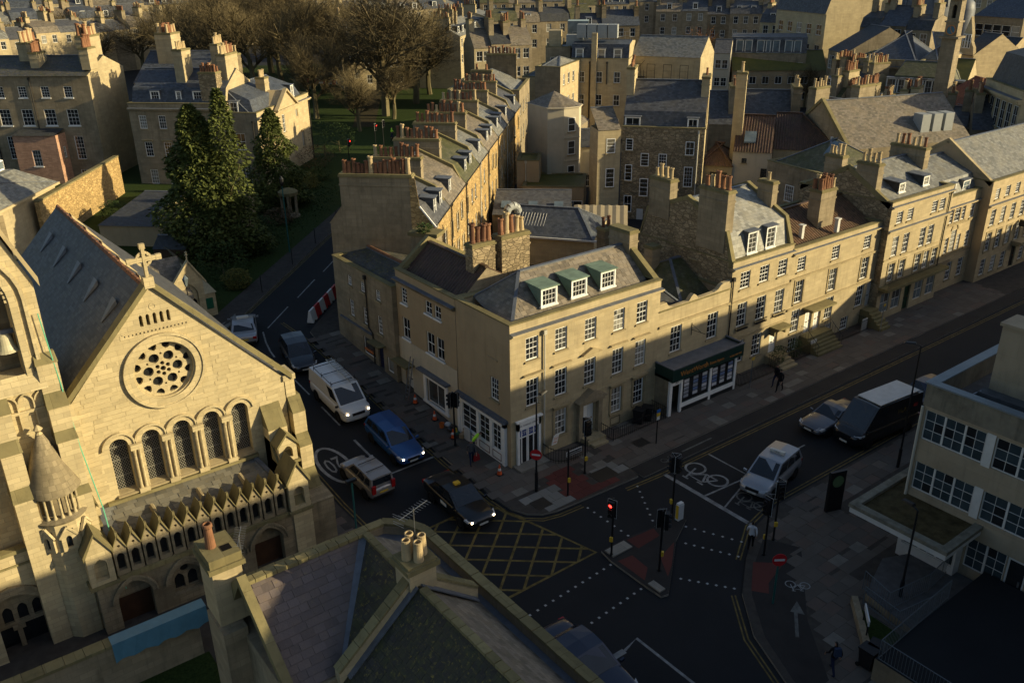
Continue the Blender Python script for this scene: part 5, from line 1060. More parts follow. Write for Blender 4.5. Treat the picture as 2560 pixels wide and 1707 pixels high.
# gabled pinnacles at the porch ends and buttresses
def pinnacle(x, y, z, w=.95, h=1.75):
    m = MB(); r = w/2; plate(m, [(-r, 0), (r, 0), (r, h*.62), (0, h), (-r, h*.62)], [arch(0, .2, h*.38, w*.52, .2, 8)], lambda a, b, d: (a, -r+d, b), .35)
    m.wall((r, -r), (r, r), 0, h*.62).wall((-r, r), (-r, -r), 0, h*.62).wall((r, r), (-r, r), 0, h*.62); m.poly([(-r, -r+.33, 0), (r, -r+.33, 0), (r, -r+.33, h*.6), (-r, -r+.33, h*.6)])
    for s_ in (-1, 1): m.extr([(s_*(r+.1), -r-.1, h*.56), (0, -r-.1, h+.02), (0, -r-.1, h+.16), (s_*(r+.1), -r-.1, h*.66)], (0, w*1.4, 0), 1)
    m.box(-r-.1, -r-.1, -.15, r+.1, r+.1, 0, 1)
    return m.build('gabled_pinnacle', ['church_stone', 'coping_mossy'], CH, (x, y, z))
pinnacle(4.55, PF+.35, 2.95, 1.05, 2.6); pinnacle(4.75, -1.0, 5.0, .95, 1.5); pinnacle(-4.85, PF+.35, 2.95, 1.05, 2.6); pinnacle(-4.75, -.8, 5.1, .95, 1.5)
def buttress(x0, x1, steps, mat='church_stone', y1=.3):
    """steps: (z_top, projection) from the ground up, sloped weatherings between"""
    m = MB(); z = 0
    for (zt, p), nx in zip(steps, steps[1:]+[(0, 0)]):
        m.box(x0, -p, z, x1, y1, zt); m.hexa([(x0, -p-.04, zt), (x1, -p-.04, zt), (x1, y1, zt), (x0, y1, zt), (x0, -nx[1], zt+(p-nx[1])*1.5), (x1, -nx[1], zt+(p-nx[1])*1.5), (x1, y1, zt+(p-nx[1])*1.5), (x0, y1, zt+(p-nx[1])*1.5)], 1); z = zt+.001
    return m.build('buttress', [mat, 'coping_mossy'], CH)
buttress(4.15, 5.15, [(3.2, 2.7), (4.9, 1.5), (6.6, .75)]); buttress(5.62, 6.3, [(3.0, 1.5), (5.2, .9), (7.0, .5)], y1=1.6); MB().box(5.55, .0, 0, 6.1, 1.2, 8.7).box(5.5, -.1, 8.7, 6.15, 1.2, 9.0).build('corner_pier', 'church_stone', CH)
m = MB().wall((5.2, PF+.2), (6.5, PF+.2), 0, 2.7).wall((6.5, PF+.2), (6.5, .5), 0, 2.7); m.poly([(5.2, PF+.2, 2.7), (6.5, PF+.2, 2.7), (6.3, .5, 3.4), (5.2, .5, 3.4)]); m.build('corner_plinth', 'church_dark', CH)
# bell tower at the left
TW = MB(); tx0, tx1, ty = -9.9, -4.5, -.55
plate(TW, [(tx0, 0), (tx1, 0), (tx1, 16.5), (-7.2, 23.5), (tx0, 16.5)], [arch(-7.2, 12.6, 15.9, 3.3, .2, 14)], lambda x, z, d: (x, ty+d, z), 1.1)
TW.wall((tx1, ty), (tx1, 5), 0, 16.5).wall((tx0, 5), (tx0, ty), 0, 16.5).wall((tx1, 5), (tx0, 5), 0, 16.5); TW.build('tower_wall', 'church_stone', CH)
m = MB().extr([(tx0-.2, ty-.2, 16.3), (-7.2, ty-.2, 23.5), (-7.2, ty-.2, 23.9), (tx0-.2, ty-.2, 16.7)], (0, 5.9, 0)).extr([(tx1+.2, ty-.2, 16.3), (-7.2, ty-.2, 23.5), (-7.2, ty-.2, 23.9), (tx1+.2, ty-.2, 16.7)], (0, 5.9, 0)); m.build('tower_roof', 'coping_clean', CH)
m = MB(); 
for r0, r1, d0, d1 in ((1.68, 1.95, -.08, .1), (2.15, 2.3, -.14, .0)):
    P = arch(-7.2, 12.6, 15.9, 2*r0, .2, 14); Q = arch(-7.2, 12.6, 15.9, 2*r1, .2, 14)
    for a, b, c, d in zip(P[1:], P[2:], Q[2:], Q[1:]): m.hexa([(q[0], ty+d1, q[1]) for q in (a, d, c, b)]+[(q[0], ty+d0, q[1]) for q in (a, d, c, b)])
for i in range(26):
    t = pi*i/26; q = (-7.2+1.6*cos(t), 15.9+1.6*sin(t)*(1+.2*(1-abs(cos(t))))); m.box(q[0]-.06, ty-.02, q[1]-.06, q[0]+.06, ty+.14, q[1]+.06)
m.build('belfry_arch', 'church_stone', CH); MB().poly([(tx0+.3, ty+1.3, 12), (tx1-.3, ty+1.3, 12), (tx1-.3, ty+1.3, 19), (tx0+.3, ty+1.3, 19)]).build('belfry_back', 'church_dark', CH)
plain('bell_bronze', (.42, .38, .25), .5, .5, var=.15); MB().lathe([(.0, .75), (.16, .73), (.26, .6), (.31, .3), (.38, .1), (.47, 0), (.42, 0), (.3, .25)], 20).build('bell', 'bell_bronze', CH, (-5.95, ty+.45, 13.7)); MB().beam((-7.6, ty+.5, 14.5), (-4.8, ty+.5, 14.5), .16, .18).tube((-5.95, ty+.5, 14.4), (-5.95, ty+.5, 14.5), .06).build('bell_frame', 'lead', CH)
m = MB()
for i in range(3):
    P = arch(-6.45+i*.62, 10.2, 11.5, .5, .3, 8); Q = arch(-6.45+i*.62, 10.2, 11.5, .62, .3, 8)
    for a, b, c, d in zip(P[1:], P[2:], Q[2:], Q[1:]): m.hexa([(q[0], ty+.02, q[1]) for q in (a, d, c, b)]+[(q[0], ty-.13, q[1]) for q in (a, d, c, b)])
m.box(-6.8, ty-.14, 11.0, -5.0, ty+.02, 11.12); m.hexa([(-6.9, ty-.02, 12.3), (-4.9, ty-.02, 12.3), (-4.9, ty-.02, 12.35), (-6.9, ty-.02, 12.35), (-6.9, ty-.35, 12.0), (-4.9, ty-.35, 12.0), (-4.9, ty-.02, 12.7), (-6.9, ty-.02, 12.7)]); m.build('blind_arcade', 'church_stone', CH)
def butt2(x0, x1, yb, steps):
    m = MB(); z = 0
    for (zt, p), nx in zip(steps, steps[1:]+[(0, 0)]):
        m.box(x0, yb-p, z, x1, yb+.2, zt); m.hexa([(x0-.04, yb-p-.05, zt), (x1+.04, yb-p-.05, zt), (x1+.04, yb+.2, zt), (x0-.04, yb+.2, zt), (x0, yb-nx[1], zt+(p-nx[1])*1.7), (x1, yb-nx[1], zt+(p-nx[1])*1.7), (x1, yb+.2, zt+(p-nx[1])*1.7), (x0, yb+.2, zt+(p-nx[1])*1.7)], 1); z = zt
    m.build('tower_buttress', ['church_stone', 'coping_mossy'], CH)
butt2(-5.15, -4.35, ty, [(7.0, 1.05), (9.6, .85), (11.1, .6), (13.0, .25)]); butt2(-7.3, -6.5, ty, [(7.6, 1.2), (9.7, .9), (11.4, .6)]); butt2(-9.9, -9.1, ty, [(7.6, 1.2), (9.7, .9), (11.4, .6)])
m = MB().wall((tx1+.0, .0), (tx1+.55, .0), 0, 9.8); m.box(tx1, -.4, 0, tx1+.5, .6, 9.8); m.hexa([(tx1-.05, -.45, 9.8), (tx1+.55, -.45, 9.8), (tx1+.55, .6, 9.8), (tx1-.05, .6, 9.8), (tx1, .1, 11.6), (tx1+.1, .1, 11.6), (tx1+.1, .6, 11.6), (tx1, .6, 11.6)]); m.build('side_buttress', 'church_stone', CH)
MB().path([(-4.62, -.75, 15.2), (-4.42, -.8, 12.), (-4.3, -1.1, 9.), (-4.05, -1.6, 6.), (-4.0, -2.4, 2.)], .025, 5).build('lightning_conductor', 'copper_green', CH)
# stair turret with conical roof, ring of colonnettes and gabled lights
def octa(r, a=pi/8): return [(r*cos(a+i*pi/4), r*sin(a+i*pi/4)) for i in range(8)]
tc = (-5.7, -1.05)
m = MB().prism([(tc[0]+x, tc[1]+y) for x, y in octa(1.12)], 0, 6.25); m.build('turret_drum', 'church_stone', CH); m = MB(); m.lathe([(1.15, 6.2), (1.2, 6.3), (1.0, 6.4), (.68, 6.45), (.68, 7.5)], 20, (tc[0], tc[1], 0)); m.build('turret_ring', 'church_dark', CH)
col = MB().lathe([(.1, 0), (.07, .08), (.055, .15), (.055, .9), (.09, 1.02), (.1, 1.1)], 7).mesh('colonnette', 'church_stone', True)
for i in range(20): t = 2*pi*i/20; obj('colonnette', col, CH, (tc[0]+.92*cos(t), tc[1]+.92*sin(t), 6.4))
m = MB().lathe([(1.12, 7.48), (1.14, 7.6), (.62, 8.9), (.16, 10.05), (.0, 10.15)], 24, (tc[0], tc[1], 0)); m.build('turret_cone', 'church_dark', CH, smooth=True)
MB().lathe([(.05, 0), (.16, .12), (.07, .2), (.2, .34), (.06, .5), (.0, .55)], 8, (tc[0], tc[1], 10.0)).build('turret_finial', 'church_stone', CH)
for i in (5, 6, 7):
    t = i*pi/4; m = MB(); plate(m, [(-.3, 0), (.3, 0), (.3, .75), (0, 1.15), (-.3, .75)], [arch(0, .15, .6, .24, .3, 7)], lambda a, b, d: (a, d-.12, b), .12, outer_side=True); m.poly([(-.25, -.01, .1), (.25, -.01, .1), (.25, -.01, 1.), (-.25, -.01, 1.)], 1); m.beam((-.36, -.1, .7), (0, -.1, 1.2), .12, .08); m.beam((.36, -.1, .7), (0, -.1, 1.2), .12, .08)
    m.build('gabled_light', ['church_stone', 'glass'], CH, (tc[0]+1.04*cos(t), tc[1]+1.04*sin(t), 4.85), t+pi/2)
# aisle wall with great arched door at the far left
AY = -1.25
m = MB(); plate(m, [(-15, 0), (-4.6, 0), (-4.6, 5.05), (-15, 5.05)], [arch(-8.35, 0, 1.35, 3.1, .1, 14), arch(-5.35, 2.6, 3.6, .3, .3, 7)], lambda x, z, d: (x, AY+d, z), .6); m.build('aisle_wall', 'church_stone', CH)
MB().box(-15, AY-.12, 5.05, -4.5, AY+.3, 5.22).box(-15, AY-.06, 4.4, -4.55, AY, 4.5).build('aisle_parapet', 'coping_mossy', CH); MB().poly([(-15, AY+.3, 4.8), (-4.6, AY+.3, 4.8), (-4.6, .2, 5.3), (-15, .2, 5.3)]).build('aisle_roof', 'slate_dark', CH)
m = MB()
for r0, r1, d0, d1 in ((1.56, 1.8, -.05, .1), (1.85, 2.0, -.14, .0)):
    P = arch(-8.35, 0, 1.35, 2*r0, .1, 14); Q = arch(-8.35, 0, 1.35, 2*r1, .1, 14)
    for a, b, c, d in zip(P[2:], P[3:], Q[3:], Q[2:]): m.hexa([(q[0], AY+d1, q[1]) for q in (a, d, c, b)]+[(q[0], AY+d0, q[1]) for q in (a, d, c, b)])
m.build('great_arch_moulding', 'church_dark', CH)
m = MB(); plate(m, [(x, z) for x, z in arch(-8.35, 1.2, 1.35, 3.08, .1, 14)], [arch(-9.25+.6*i, 1.4, 2.0, .4, .4, 7) for i in range(4)], lambda x, z, d: (x, AY+.4+d, z), .15); m.build('great_arch_tracery', 'church_dark', CH); MB().poly([(-10, AY+.55, 0), (-6.7, AY+.55, 0), (-6.7, AY+.55, 3.2), (-10, AY+.55, 3.2)]).build('great_arch_glass', 'glass', CH)
MB().box(-8.45, AY+.25, 0, -8.25, AY+.45, 1.2).box(-8.6, AY+.2, 1.1, -8.1, AY+.5, 1.25).build('door_pier', 'church_dark', CH); MB().poly([(-5.6, AY+.5, 2.5), (-5.1, AY+.5, 2.5), (-5.1, AY+.5, 4.2), (-5.6, AY+.5, 4.2)]).build('lancet_glass', 'glass', CH)
MB().box(-15, AY-.35, 0, -10.4, AY, .9).box(-6.2, AY-.3, 0, -4.6, AY, .8).build('plinth', 'church_dark', CH)
# small gabled chapel behind, and its lower annexe
SCH = thing('gabled_chapel', 'small gabled chapel with finial and traceried window beyond the nave', 'chapel', (-8.3, 30.0, 0))
m = MB(); plate(m, [(-2.0, 1.5), (.9, 1.5), (.9, 5.4), (.0, 6.9), (-1.3, 5.2), (-2.0, 4.6)], [arch(-.15, 2.2, 4.3, 1.15, .55, 8)], lambda x, z, d: (x, d, z), .3); m.wall((.9, 0), (.9, 6), 1.5, 5.3); m.build('wall', 'church_stone', SCH)
m = MB(); P = arch(-.15, 2.2, 4.3, 1.13, .55, 8); plate(m, P, [arch(-.42, 2.3, 3.6, .4, .6, 6), arch(.12, 2.3, 3.6, .4, .6, 6), ring(-.15, 4.45, .2, .2, 10)[:-1]], lambda x, z, d: (x, .15+d, z), .12); m.build('tracery', 'church_stone', SCH); MB().poly([(x, .28, z) for x, z in P]).build('glass', 'glass', SCH)
MB().extr([(1.15, -.12, 5.0), (0, -.12, 6.9), (0, -.12, 7.1), (1.15, -.12, 5.25)], (0, .4, 0)).extr([(-1.6, -.12, 4.9), (0, -.12, 6.9), (0, -.12, 7.1), (-1.6, -.12, 5.15)], (0, .4, 0)).lathe([(.12, 0), (.06, .2), (.06, .5), (.13, .6), (.05, .7), (.1, .82), (0, .9)], 8, (0, .05, 6.9)).build('coping', 'church_stone', SCH)
MB().poly([(-8, 2.2, 6.9), (-.1, 2.2, 6.9), (-.1, -.6, 4.2), (-8, -.6, 4.2)]).poly([(.95, .2, 5.2), (.95, 6, 5.2), (0, 6, 6.8), (0, .2, 6.8)]).poly([(-8, 2.2, 6.9), (-8, 6, 3), (0, 6, 3), (0, 2.2, 6.9)]).build('roof', 'slate_warm', SCH)
m = MB().box(.9, .6, 1.5, 1.9, 5, 3.9); m.poly([(.85, .5, 3.9), (2.0, .5, 3.9), (2.0, 5, 4.3), (.85, 5, 5.0)]); m.build('annexe', 'church_stone', SCH)
plain('notice_green', (.01, .10, .05), .5, .4); MB().box(1.1, .55, 2.6, 1.65, .6, 3.5).build('notice_board', 'notice_green', SCH)
# ------------------------------------------------------------------ near building with hipped slate roofs (bottom of the picture)
NB = thing('near_slate_house', 'near stone house with pink slate slope, mossy parapet and four buff pots', 'building', (0, 0, 0))
m = MB(); m.prism([(-19.6, -7.7), (-19.6, -13.6), (-17.7, -13.6), (-17.7, -30), (-11.5, -30), (-11.5, -9.3), (-11.9, -8.5), (-12.6, -7.7)], 0, 5.2); m.build('wall', 'ashlar_grey', NB)
RZ, EZ = 7.75, 5.25
# pink south slope of the cross roof, meeting the long roof in a lead valley
pk = MB().poly([(-19.45, -13.5, EZ), (-17.5, -13.5, EZ), (-14.6, -9.95, RZ), (-19.45, -9.95, RZ)]).build('pink_slope', 'slate_pink', NB)
sv = Vector((0, 3.55, RZ-EZ)).normalized(); tile_plane(pk, (-19.4, -13.48, EZ+.02), (1, 0, 0), sv, lambda u, v: u < 1.9+v*.68-.15 and v < 4.25, 5.0, 14, .42, .31, .016, 'slate_pink', 'slate', 'slates', wvar=.22, jit=.015, tilt=.03)
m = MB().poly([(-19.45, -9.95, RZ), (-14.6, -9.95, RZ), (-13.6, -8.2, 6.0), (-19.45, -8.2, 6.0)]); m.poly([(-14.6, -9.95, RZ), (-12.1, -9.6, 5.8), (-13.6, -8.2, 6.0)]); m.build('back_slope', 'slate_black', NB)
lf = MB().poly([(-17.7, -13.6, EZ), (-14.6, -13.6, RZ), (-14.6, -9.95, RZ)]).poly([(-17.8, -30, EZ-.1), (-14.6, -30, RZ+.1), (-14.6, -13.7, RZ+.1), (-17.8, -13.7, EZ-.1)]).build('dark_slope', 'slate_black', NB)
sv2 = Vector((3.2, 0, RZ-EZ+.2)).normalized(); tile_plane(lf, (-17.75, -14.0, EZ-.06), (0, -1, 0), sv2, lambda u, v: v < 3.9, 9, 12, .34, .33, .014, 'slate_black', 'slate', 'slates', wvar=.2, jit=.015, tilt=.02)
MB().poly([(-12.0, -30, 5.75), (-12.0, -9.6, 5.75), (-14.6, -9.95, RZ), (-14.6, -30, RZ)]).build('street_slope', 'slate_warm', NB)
MB().beam((-14.6, -9.95, RZ+.05), (-17.55, -13.55, EZ+.06), .34, .07).build('lead_valley', 'lead', NB); MB().beam((-17.6, -13.9, EZ+.1), (-14.7, -13.95, RZ+.12), .4, .06).beam((-14.5, -13.95, RZ+.1), (-12.1, -13.95, 5.95), .4, .06).build('lead_soaker', 'lead', NB)
def one_stone(name, a, b, w, h, par): MB().beam(a, b, w, h).build(name, 'coping_mossy', par)
for i in range(12): u = -19.5+i*.415; one_stone('ridge_stone', (u, -9.95, RZ+.06), (u+.39, -9.95, RZ+.06+random.uniform(-.02, .02)), .34, .16, NB)
for i in range(30): v = -14.3-i*.5; one_stone('ridge_stone', (-14.6, v, RZ+.15+random.uniform(-.02, .02)), (-14.6, v-.47, RZ+.15), .3, .14, NB)
for i in range(7): v = -10.1-i*.48; one_stone('ridge_stone', (-14.6, v, RZ+.06), (-14.6, v-.45, RZ+.06), .28, .12, NB)
# coped cross wall carrying the chimney
m = MB().extr([(-17.9, -13.55, EZ-.2), (-14.6, -13.55, RZ-.1), (-12.0, -13.55, 5.8), (-12.0, -13.55, 6.35), (-14.6, -13.55, RZ+.45), (-17.9, -13.55, EZ+.35)], (0, -.34, 0)); m.build('cross_wall', 'ashlar', NB)
m = MB()
for (a, b) in (((-17.9, EZ+.4), (-14.9, RZ+.35)), ((-14.3, RZ+.35), (-12.0, 6.4))):
    n = 7
    for i in range(n): p = [a[0]+(b[0]-a[0])*(i+q)/n for q in (0, .97)]; z = [a[1]+(b[1]-a[1])*(i+q)/n for q in (0, .97)]; one_stone('coping_stone', (p[0], -13.72, z[0]), (p[1], -13.72, z[1]), .42, .1, NB)
ns = MB().box(-.55, -.5, 0, .55, .5, 1.1, 0).box(-.68, -.62, .95, .68, .62, 1.15, 1).box(-.6, -.55, 1.15, .6, .55, 1.25, 1).build('chimney_stack', ['ashlar', 'coping_mossy'], NB, (-14.4, -13.5, RZ-.25))
for dx, dy in ((-.3, .05), (.0, .34), (.3, -.02), (-.02, -.3)): p = pot(ns, (dx, dy, 1.22), 3, 'pot_buff') if False else obj('chimney_pot', cached('straightpot', lambda: MB().lathe([(.185, 0), (.19, .05), (.155, .75), (.165, .78), (.165, .84), (.125, .85), (.12, .5)], 16).lathe([(.12, .5), (0, .5)], 12, mi=1).mesh('chimney_pot', ['pot_buff', 'pot_inside'])), ns, (dx, dy, 1.2))
# parapet with mossy coping along street and church side
pp = [(-19.9, -7.6), (-12.6, -7.6), (-11.75, -8.35), (-11.4, -9.2), (-11.4, -30)]
m = MB(); pq = [(-19.9, -7.9), (-12.75, -7.9), (-12.0, -8.55), (-11.7, -9.3), (-11.7, -30)]
for a, b, c, d in zip(pp, pp[1:], pq[1:], pq): m.prism([a, d, c, b], 5.0, 6.15, 0, top=1)
m.build('parapet', ['ashlar_grey', 'coping_mossy'], NB); k_ = MB()
for a, b in zip(pp, pp[1:]):
    n = max(1, int(hypot(b[0]-a[0], b[1]-a[1])/.75))
    for i in range(n):
        p = Vector(a).lerp(Vector(b), i/n); q = Vector(a).lerp(Vector(b), (i+.97)/n); off = Vector((-(b[1]-a[1]), b[0]-a[0])).normalized()*-.14
        one_stone('coping_stone', (p.x+off.x, p.y+off.y, 6.2), (q.x+off.x, q.y+off.y, 6.2+random.uniform(-.02, .02)), .42, .12, NB)
MB().poly([(-13.6, -8.2, 5.72), (-19.5, -8.2, 5.72), (-19.5, -7.9, 5.72), (-12.75, -7.9, 5.72), (-12.0, -8.6, 5.7), (-11.7, -9.4, 5.7), (-11.7, -30, 5.7), (-12.1, -30, 5.7), (-12.1, -9.6, 5.7)][::-1]).build('lead_gutter', 'lead', NB)
# left coped gable with small stack, terracotta pot
m = MB().extr([(-19.7, -8.0, 5.0), (-19.7, -9.95, RZ), (-19.7, -13.6, EZ-.1), (-19.7, -13.6, EZ+.3), (-19.7, -9.95, RZ+.4), (-19.7, -8.0, 6.3)], (.34, 0, 0)); m.build('gable_coping', 'coping_mossy', NB)
st2 = MB().box(-.55, -.75, 0, .55, .75, 2.9, 0).box(-.68, -.88, 2.45, .68, .88, 2.65, 1).box(-.6, -.8, 2.65, .6, .8, 3.0, 1).box(.05, -.45, 3.0, .4, -.1, 3.02, 2).build('chimney_stack', ['ashlar', 'coping_mossy', 'pot_inside'], NB, (-19.75, -8.35, 5.6))
obj('chimney_pot', cached('tallpot', lambda: MB().lathe([(.2, 0), (.19, .1), (.15, .85), (.19, .9), (.19, .98), (.17, 1.02), (.13, 1.03), (.12, .7)], 16).lathe([(.125, .7), (0, .7)], 12, mi=1).mesh('chimney_pot', ['terracotta', 'pot_inside'])), st2, (-.2, .1, 2.98))
MB().box(-20.4, -9.6, 0, -19.5, -7.8, 5.6).build('chimney_breast', 'ashlar_grey', NB)
def aerial(loc, label, h=1.5, n=12, rz=0.):
    o = thing('tv_aerial', label, 'aerial', loc, rz); MB().tube((0, 0, 0), (0, 0, h), .018, n=5).build('mast', 'steel', o); m = MB().tube((-.75, 0, h-.1), (.75, 0, h-.1), .012, n=4)
    for i in range(n): x = -.7+1.4*i/(n-1); m.tube((x, -.22, h-.1), (x, .22, h-.1), .007, n=4)
    for z in (-.3, -.2, .0, .1): m.tube((-.8, -.25, h+z), (-.8, .25, h+z), .008, n=4)
    m.build('elements', 'steel', o); return o
aerial((-18.85, -8.1, 6.2), 'ribbed TV aerial on a pole beside the terracotta-potted stack', 2.3, 14, 1.1); aerial((-14.0, -12.9, 8.2), 'TV aerial leaning above the four buff pots', 2.1, 11, .3)
sdsh = thing('satellite_dish', 'small grey satellite dish by the near ridge', 'satellite dish', (-18.75, -8.6, 6.6), 2.2); MB().lathe([(0, 0), (.15, .02), (.27, .08)], 16).build('dish', 'white_dull', sdsh).rotation_euler = (1.2, 0, 0); MB().tube((0, 0, -.5), (0, 0, 0), .02).build('bracket', 'steel', sdsh)
# garden wall with blue sheet and lawn in front of the church
gw = thing('garden_wall', 'mossy garden wall between the church forecourt and the lawn', 'wall', (0, 0, 0)); MB().box(-32, -3.75, 0, -19.9, -3.35, 2.5).build('wall', 'ashlar_grey', gw); m = MB()
for i in range(16): u = -32+i*.76; MB().box(u, -3.85, 2.5, u+.74, -3.25, 2.64+random.uniform(-.01, .02)).build('coping_stone', 'coping_mossy', gw)
plain('sheet_blue', (.075, .19, .26), .5, .4, var=.12, bump=.3, bscale=3)
m = MB(); n = 16
for i in range(n):
    a, b = -23.4+i*3.9/n, -23.4+(i+1)*3.9/n; wa, wb = .03*sin(i*1.7), .03*sin((i+1)*1.7); la, lb = .12*abs(sin(i*.9)), .12*abs(sin((i+1)*.9))
    m.poly([(a, -3.86, 2.66), (b, -3.86, 2.66), (b, -3.28, 2.68), (a, -3.28, 2.68)]); m.poly([(a, -3.95+wa, 1.75+la), (b, -3.95+wb, 1.75+lb), (b, -3.86, 2.66), (a, -3.86, 2.66)])
tag(m.build('blue_sheet', 'sheet_blue'), 'pale blue sheet hung over the garden wall by the church', 'sheet')
struct(MB().poly([(-40, -7.6, .14), (-19.7, -7.6, .14), (-19.7, -3.75, .14), (-40, -3.75, .14)]).poly([(-40, -30, .14), (-17.7, -30, .14), (-17.7, -13.6, .14), (-19.6, -13.6, .14), (-19.7, -7.6, .14), (-40, -7.6, .14)]).build('garden_lawn', 'grass'))
# ------------------------------------------------------------------ modern office block on the right
plain('concrete_dirty', (.20, .185, .14), .9, .15, var=.45, bump=.3); stone('modern_cladding', (.33, .27, .185), 2.4, 1.2, .25, .4, .06, bumps=.1); stone('modern_band', (.22, .195, .145), 4, 4, .0, .95, .05, bumps=.1); plain('metal_coping', (.16, .185, .195), .5, .4, var=.15)
MO = thing('modern_office_block', 'flat-roofed modern office with long white gridded windows at right', 'office building', (11.2, -18.2, 0), radians(-90))
W2 = 15.
def strip_holes(z, h): return [(.12, 3.06, z, z+h), (3.5, 6.9, z, z+h), (7.4, 10.8, z, z+h), (11.2, 14.6, z, z+h)]
m = MB(); m.wall((0, 0), (W2, 0), 0, 8.35, strip_holes(6.55, 1.6)+strip_holes(3.75, 1.55)+[(3.3, 5.15, .95, 2.6), (5.2, 6.1, .2, 2.6), (6.3, 9.6, .95, 2.6)], .16, 0); m.wall((0, 43.0), (0, 0), 0, 8.35, [(1.+3.8*i, 4.2+3.8*i, z, z+1.6) for i in range(11) for z in (3.75, 6.55)], .16, 0); m.wall((W2, 0), (W2, 43.0), 0, 8.35); m.wall((W2, 43.0), (0, 43.0), 0, 8.35); m.build('wall', 'modern_cladding', MO)
m = MB().wall((-.05, -.05), (W2, -.05), 8.35, 9.5).wall((-.05, 43.0), (-.05, -.05), 8.35, 9.5).wall((W2-.3, .3), (.3, .3), 8.4, 9.5).wall((.3, .3), (.3, 42.7), 8.4, 9.5).wall((.3, 42.7), (W2, 42.7), 8.4, 9.5).wall((W2, 43.0), (-.05, 43.0), 8.35, 9.5); m.build('parapet', 'modern_band', MO)
MB().box(-.12, -.12, 9.5, W2, .38, 9.58).box(-.12, .38, 9.5, .38, 43.0, 9.58).build('parapet_coping', 'metal_coping', MO); MB().poly([(.3, .3, 8.42), (W2, .3, 8.42), (W2, 42.7, 8.42), (.3, 42.7, 8.42)]).build('roof', 'felt_roof', MO)
MB().box(1.5, 2.9, 8.42, 9., 4.3, 12.2).box(1.4, 2.8, 12.2, 9.1, 4.4, 12.35).build('roof_penthouse', 'modern_cladding', MO); MB().box(1.3, 2.2, 8.43, 9., 2.9, 8.9).build('roof_plinth', 'felt_roof', MO)
MB().beam((.9, 1.0, 8.5), (1.4, 2.4, 8.9), .05, .04).beam((.9, 2.0, 8.5), (2.4, 1.6, 8.9), .05, .04).build('roof_cable', 'steel', MO)
def grid_window(root, s, z, w, h, units, nx, ny, ang=0., p0=(0, 0)):
    uw = w/units
    for u in range(units):
        d = (cos(ang), sin(ang)); inn = (-d[1], d[0]); o = obj('window', sash_frame(uw, h, nx, ny, 'white_dull', False, .05), root, (p0[0]+d[0]*(s+uw*u)+inn[0]*.07, p0[1]+d[1]*(s+uw*u)+inn[1]*.07, z), ang)
        for i in range(nx):
            for j in range(ny):
                cw, chh = (uw-.1)/nx, (h-.1)/ny; obj('pane', pane_mesh(cw-.02, chh-.02, random.choice(('glass_blue', 'glass_blue', 'glass_blue', 'glass'))), o, (.05+cw*i+.01, .03, .05+chh*j+.01))
for z, h in ((6.55, 1.6), (3.75, 1.55)):
    for a, b, c, d in strip_holes(z, h): grid_window(MO, a, z, b-a, h, 3, 2, 3)
    for x in (3.06, 6.9, 10.8): MB().box(x+.02, -.03, z-.05, x+.42, .0, z+h+.05).build('white_panel', 'white_dull', MO)
grid_window(MO, 3.3, .95, 1.85, 1.65, 2, 2, 3); grid_window(MO, 6.3, .95, 3.3, 1.65, 3, 2, 3)
for i in range(5, 11):
    for z in (3.75, 6.55): grid_window(MO, 1.+3.8*i, z, 3.2, 1.6, 3, 2, 3, -pi/2, (0, 43.0))
dd = obj('door', sash_frame(.9, 2.35, 1, 1, 'white_dull', False, .09), MO, (5.2, .07, .2)); obj('pane', pane_mesh(.74, 2.2, 'glass'), dd, (.08, .03, .08)); MB().box(.62, -.03, 1., .7, .0, 1.3).build('handle', 'steel', dd)
pipe(MO, [(-.02, -.1, 8.3), (-.02, -.1, 1.)], .07, 'pipe_pale', False)
cn = MB(); C0 = [(-1.1, -3.2), (3.8, -3.2), (3.8, 0), (0, 0), (0, 5.0), (-1.1, 5.0)]
cn.prism(C0, 3.0, 3.3, 0); cn.build('canopy', 'white_dull', MO); m = MB().box(-1.15, -3.25, 3.3, 3.85, -2.85, 3.5).box(3.45, -2.85, 3.3, 3.85, 0, 3.5).box(-1.15, -2.85, 3.3, -.75, 5., 3.5); m.build('canopy_kerb', 'concrete_dirty', MO)
plain('gravel_brown', (.085, .065, .03), .95, .1, var=.5, bump=.9, bscale=30); MB().poly([(-.75, -2.85, 3.33), (3.45, -2.85, 3.33), (3.45, 0, 3.33), (-.75, 0, 3.33)]).poly([(-.75, 0, 3.33), (0, 0, 3.33), (0, 5, 3.33), (-.75, 5, 3.33)]).build('canopy_gravel', 'gravel_brown', MO)
m = MB().box(.3, -.6, 0, 3.2, -.02, .95).box(.3, -.62, 2.3, 3.2, -.02, 3.0).box(.3, -.62, .95, .5, -.02, 2.3).box(3.1, -.62, .95, 3.2, -.02, 2.3); m.build('lobby_wall', 'white_dull', MO); grid_window(MO, .5, .95, 2.6, 1.35, 3, 2, 1, 0., (0, -.62))
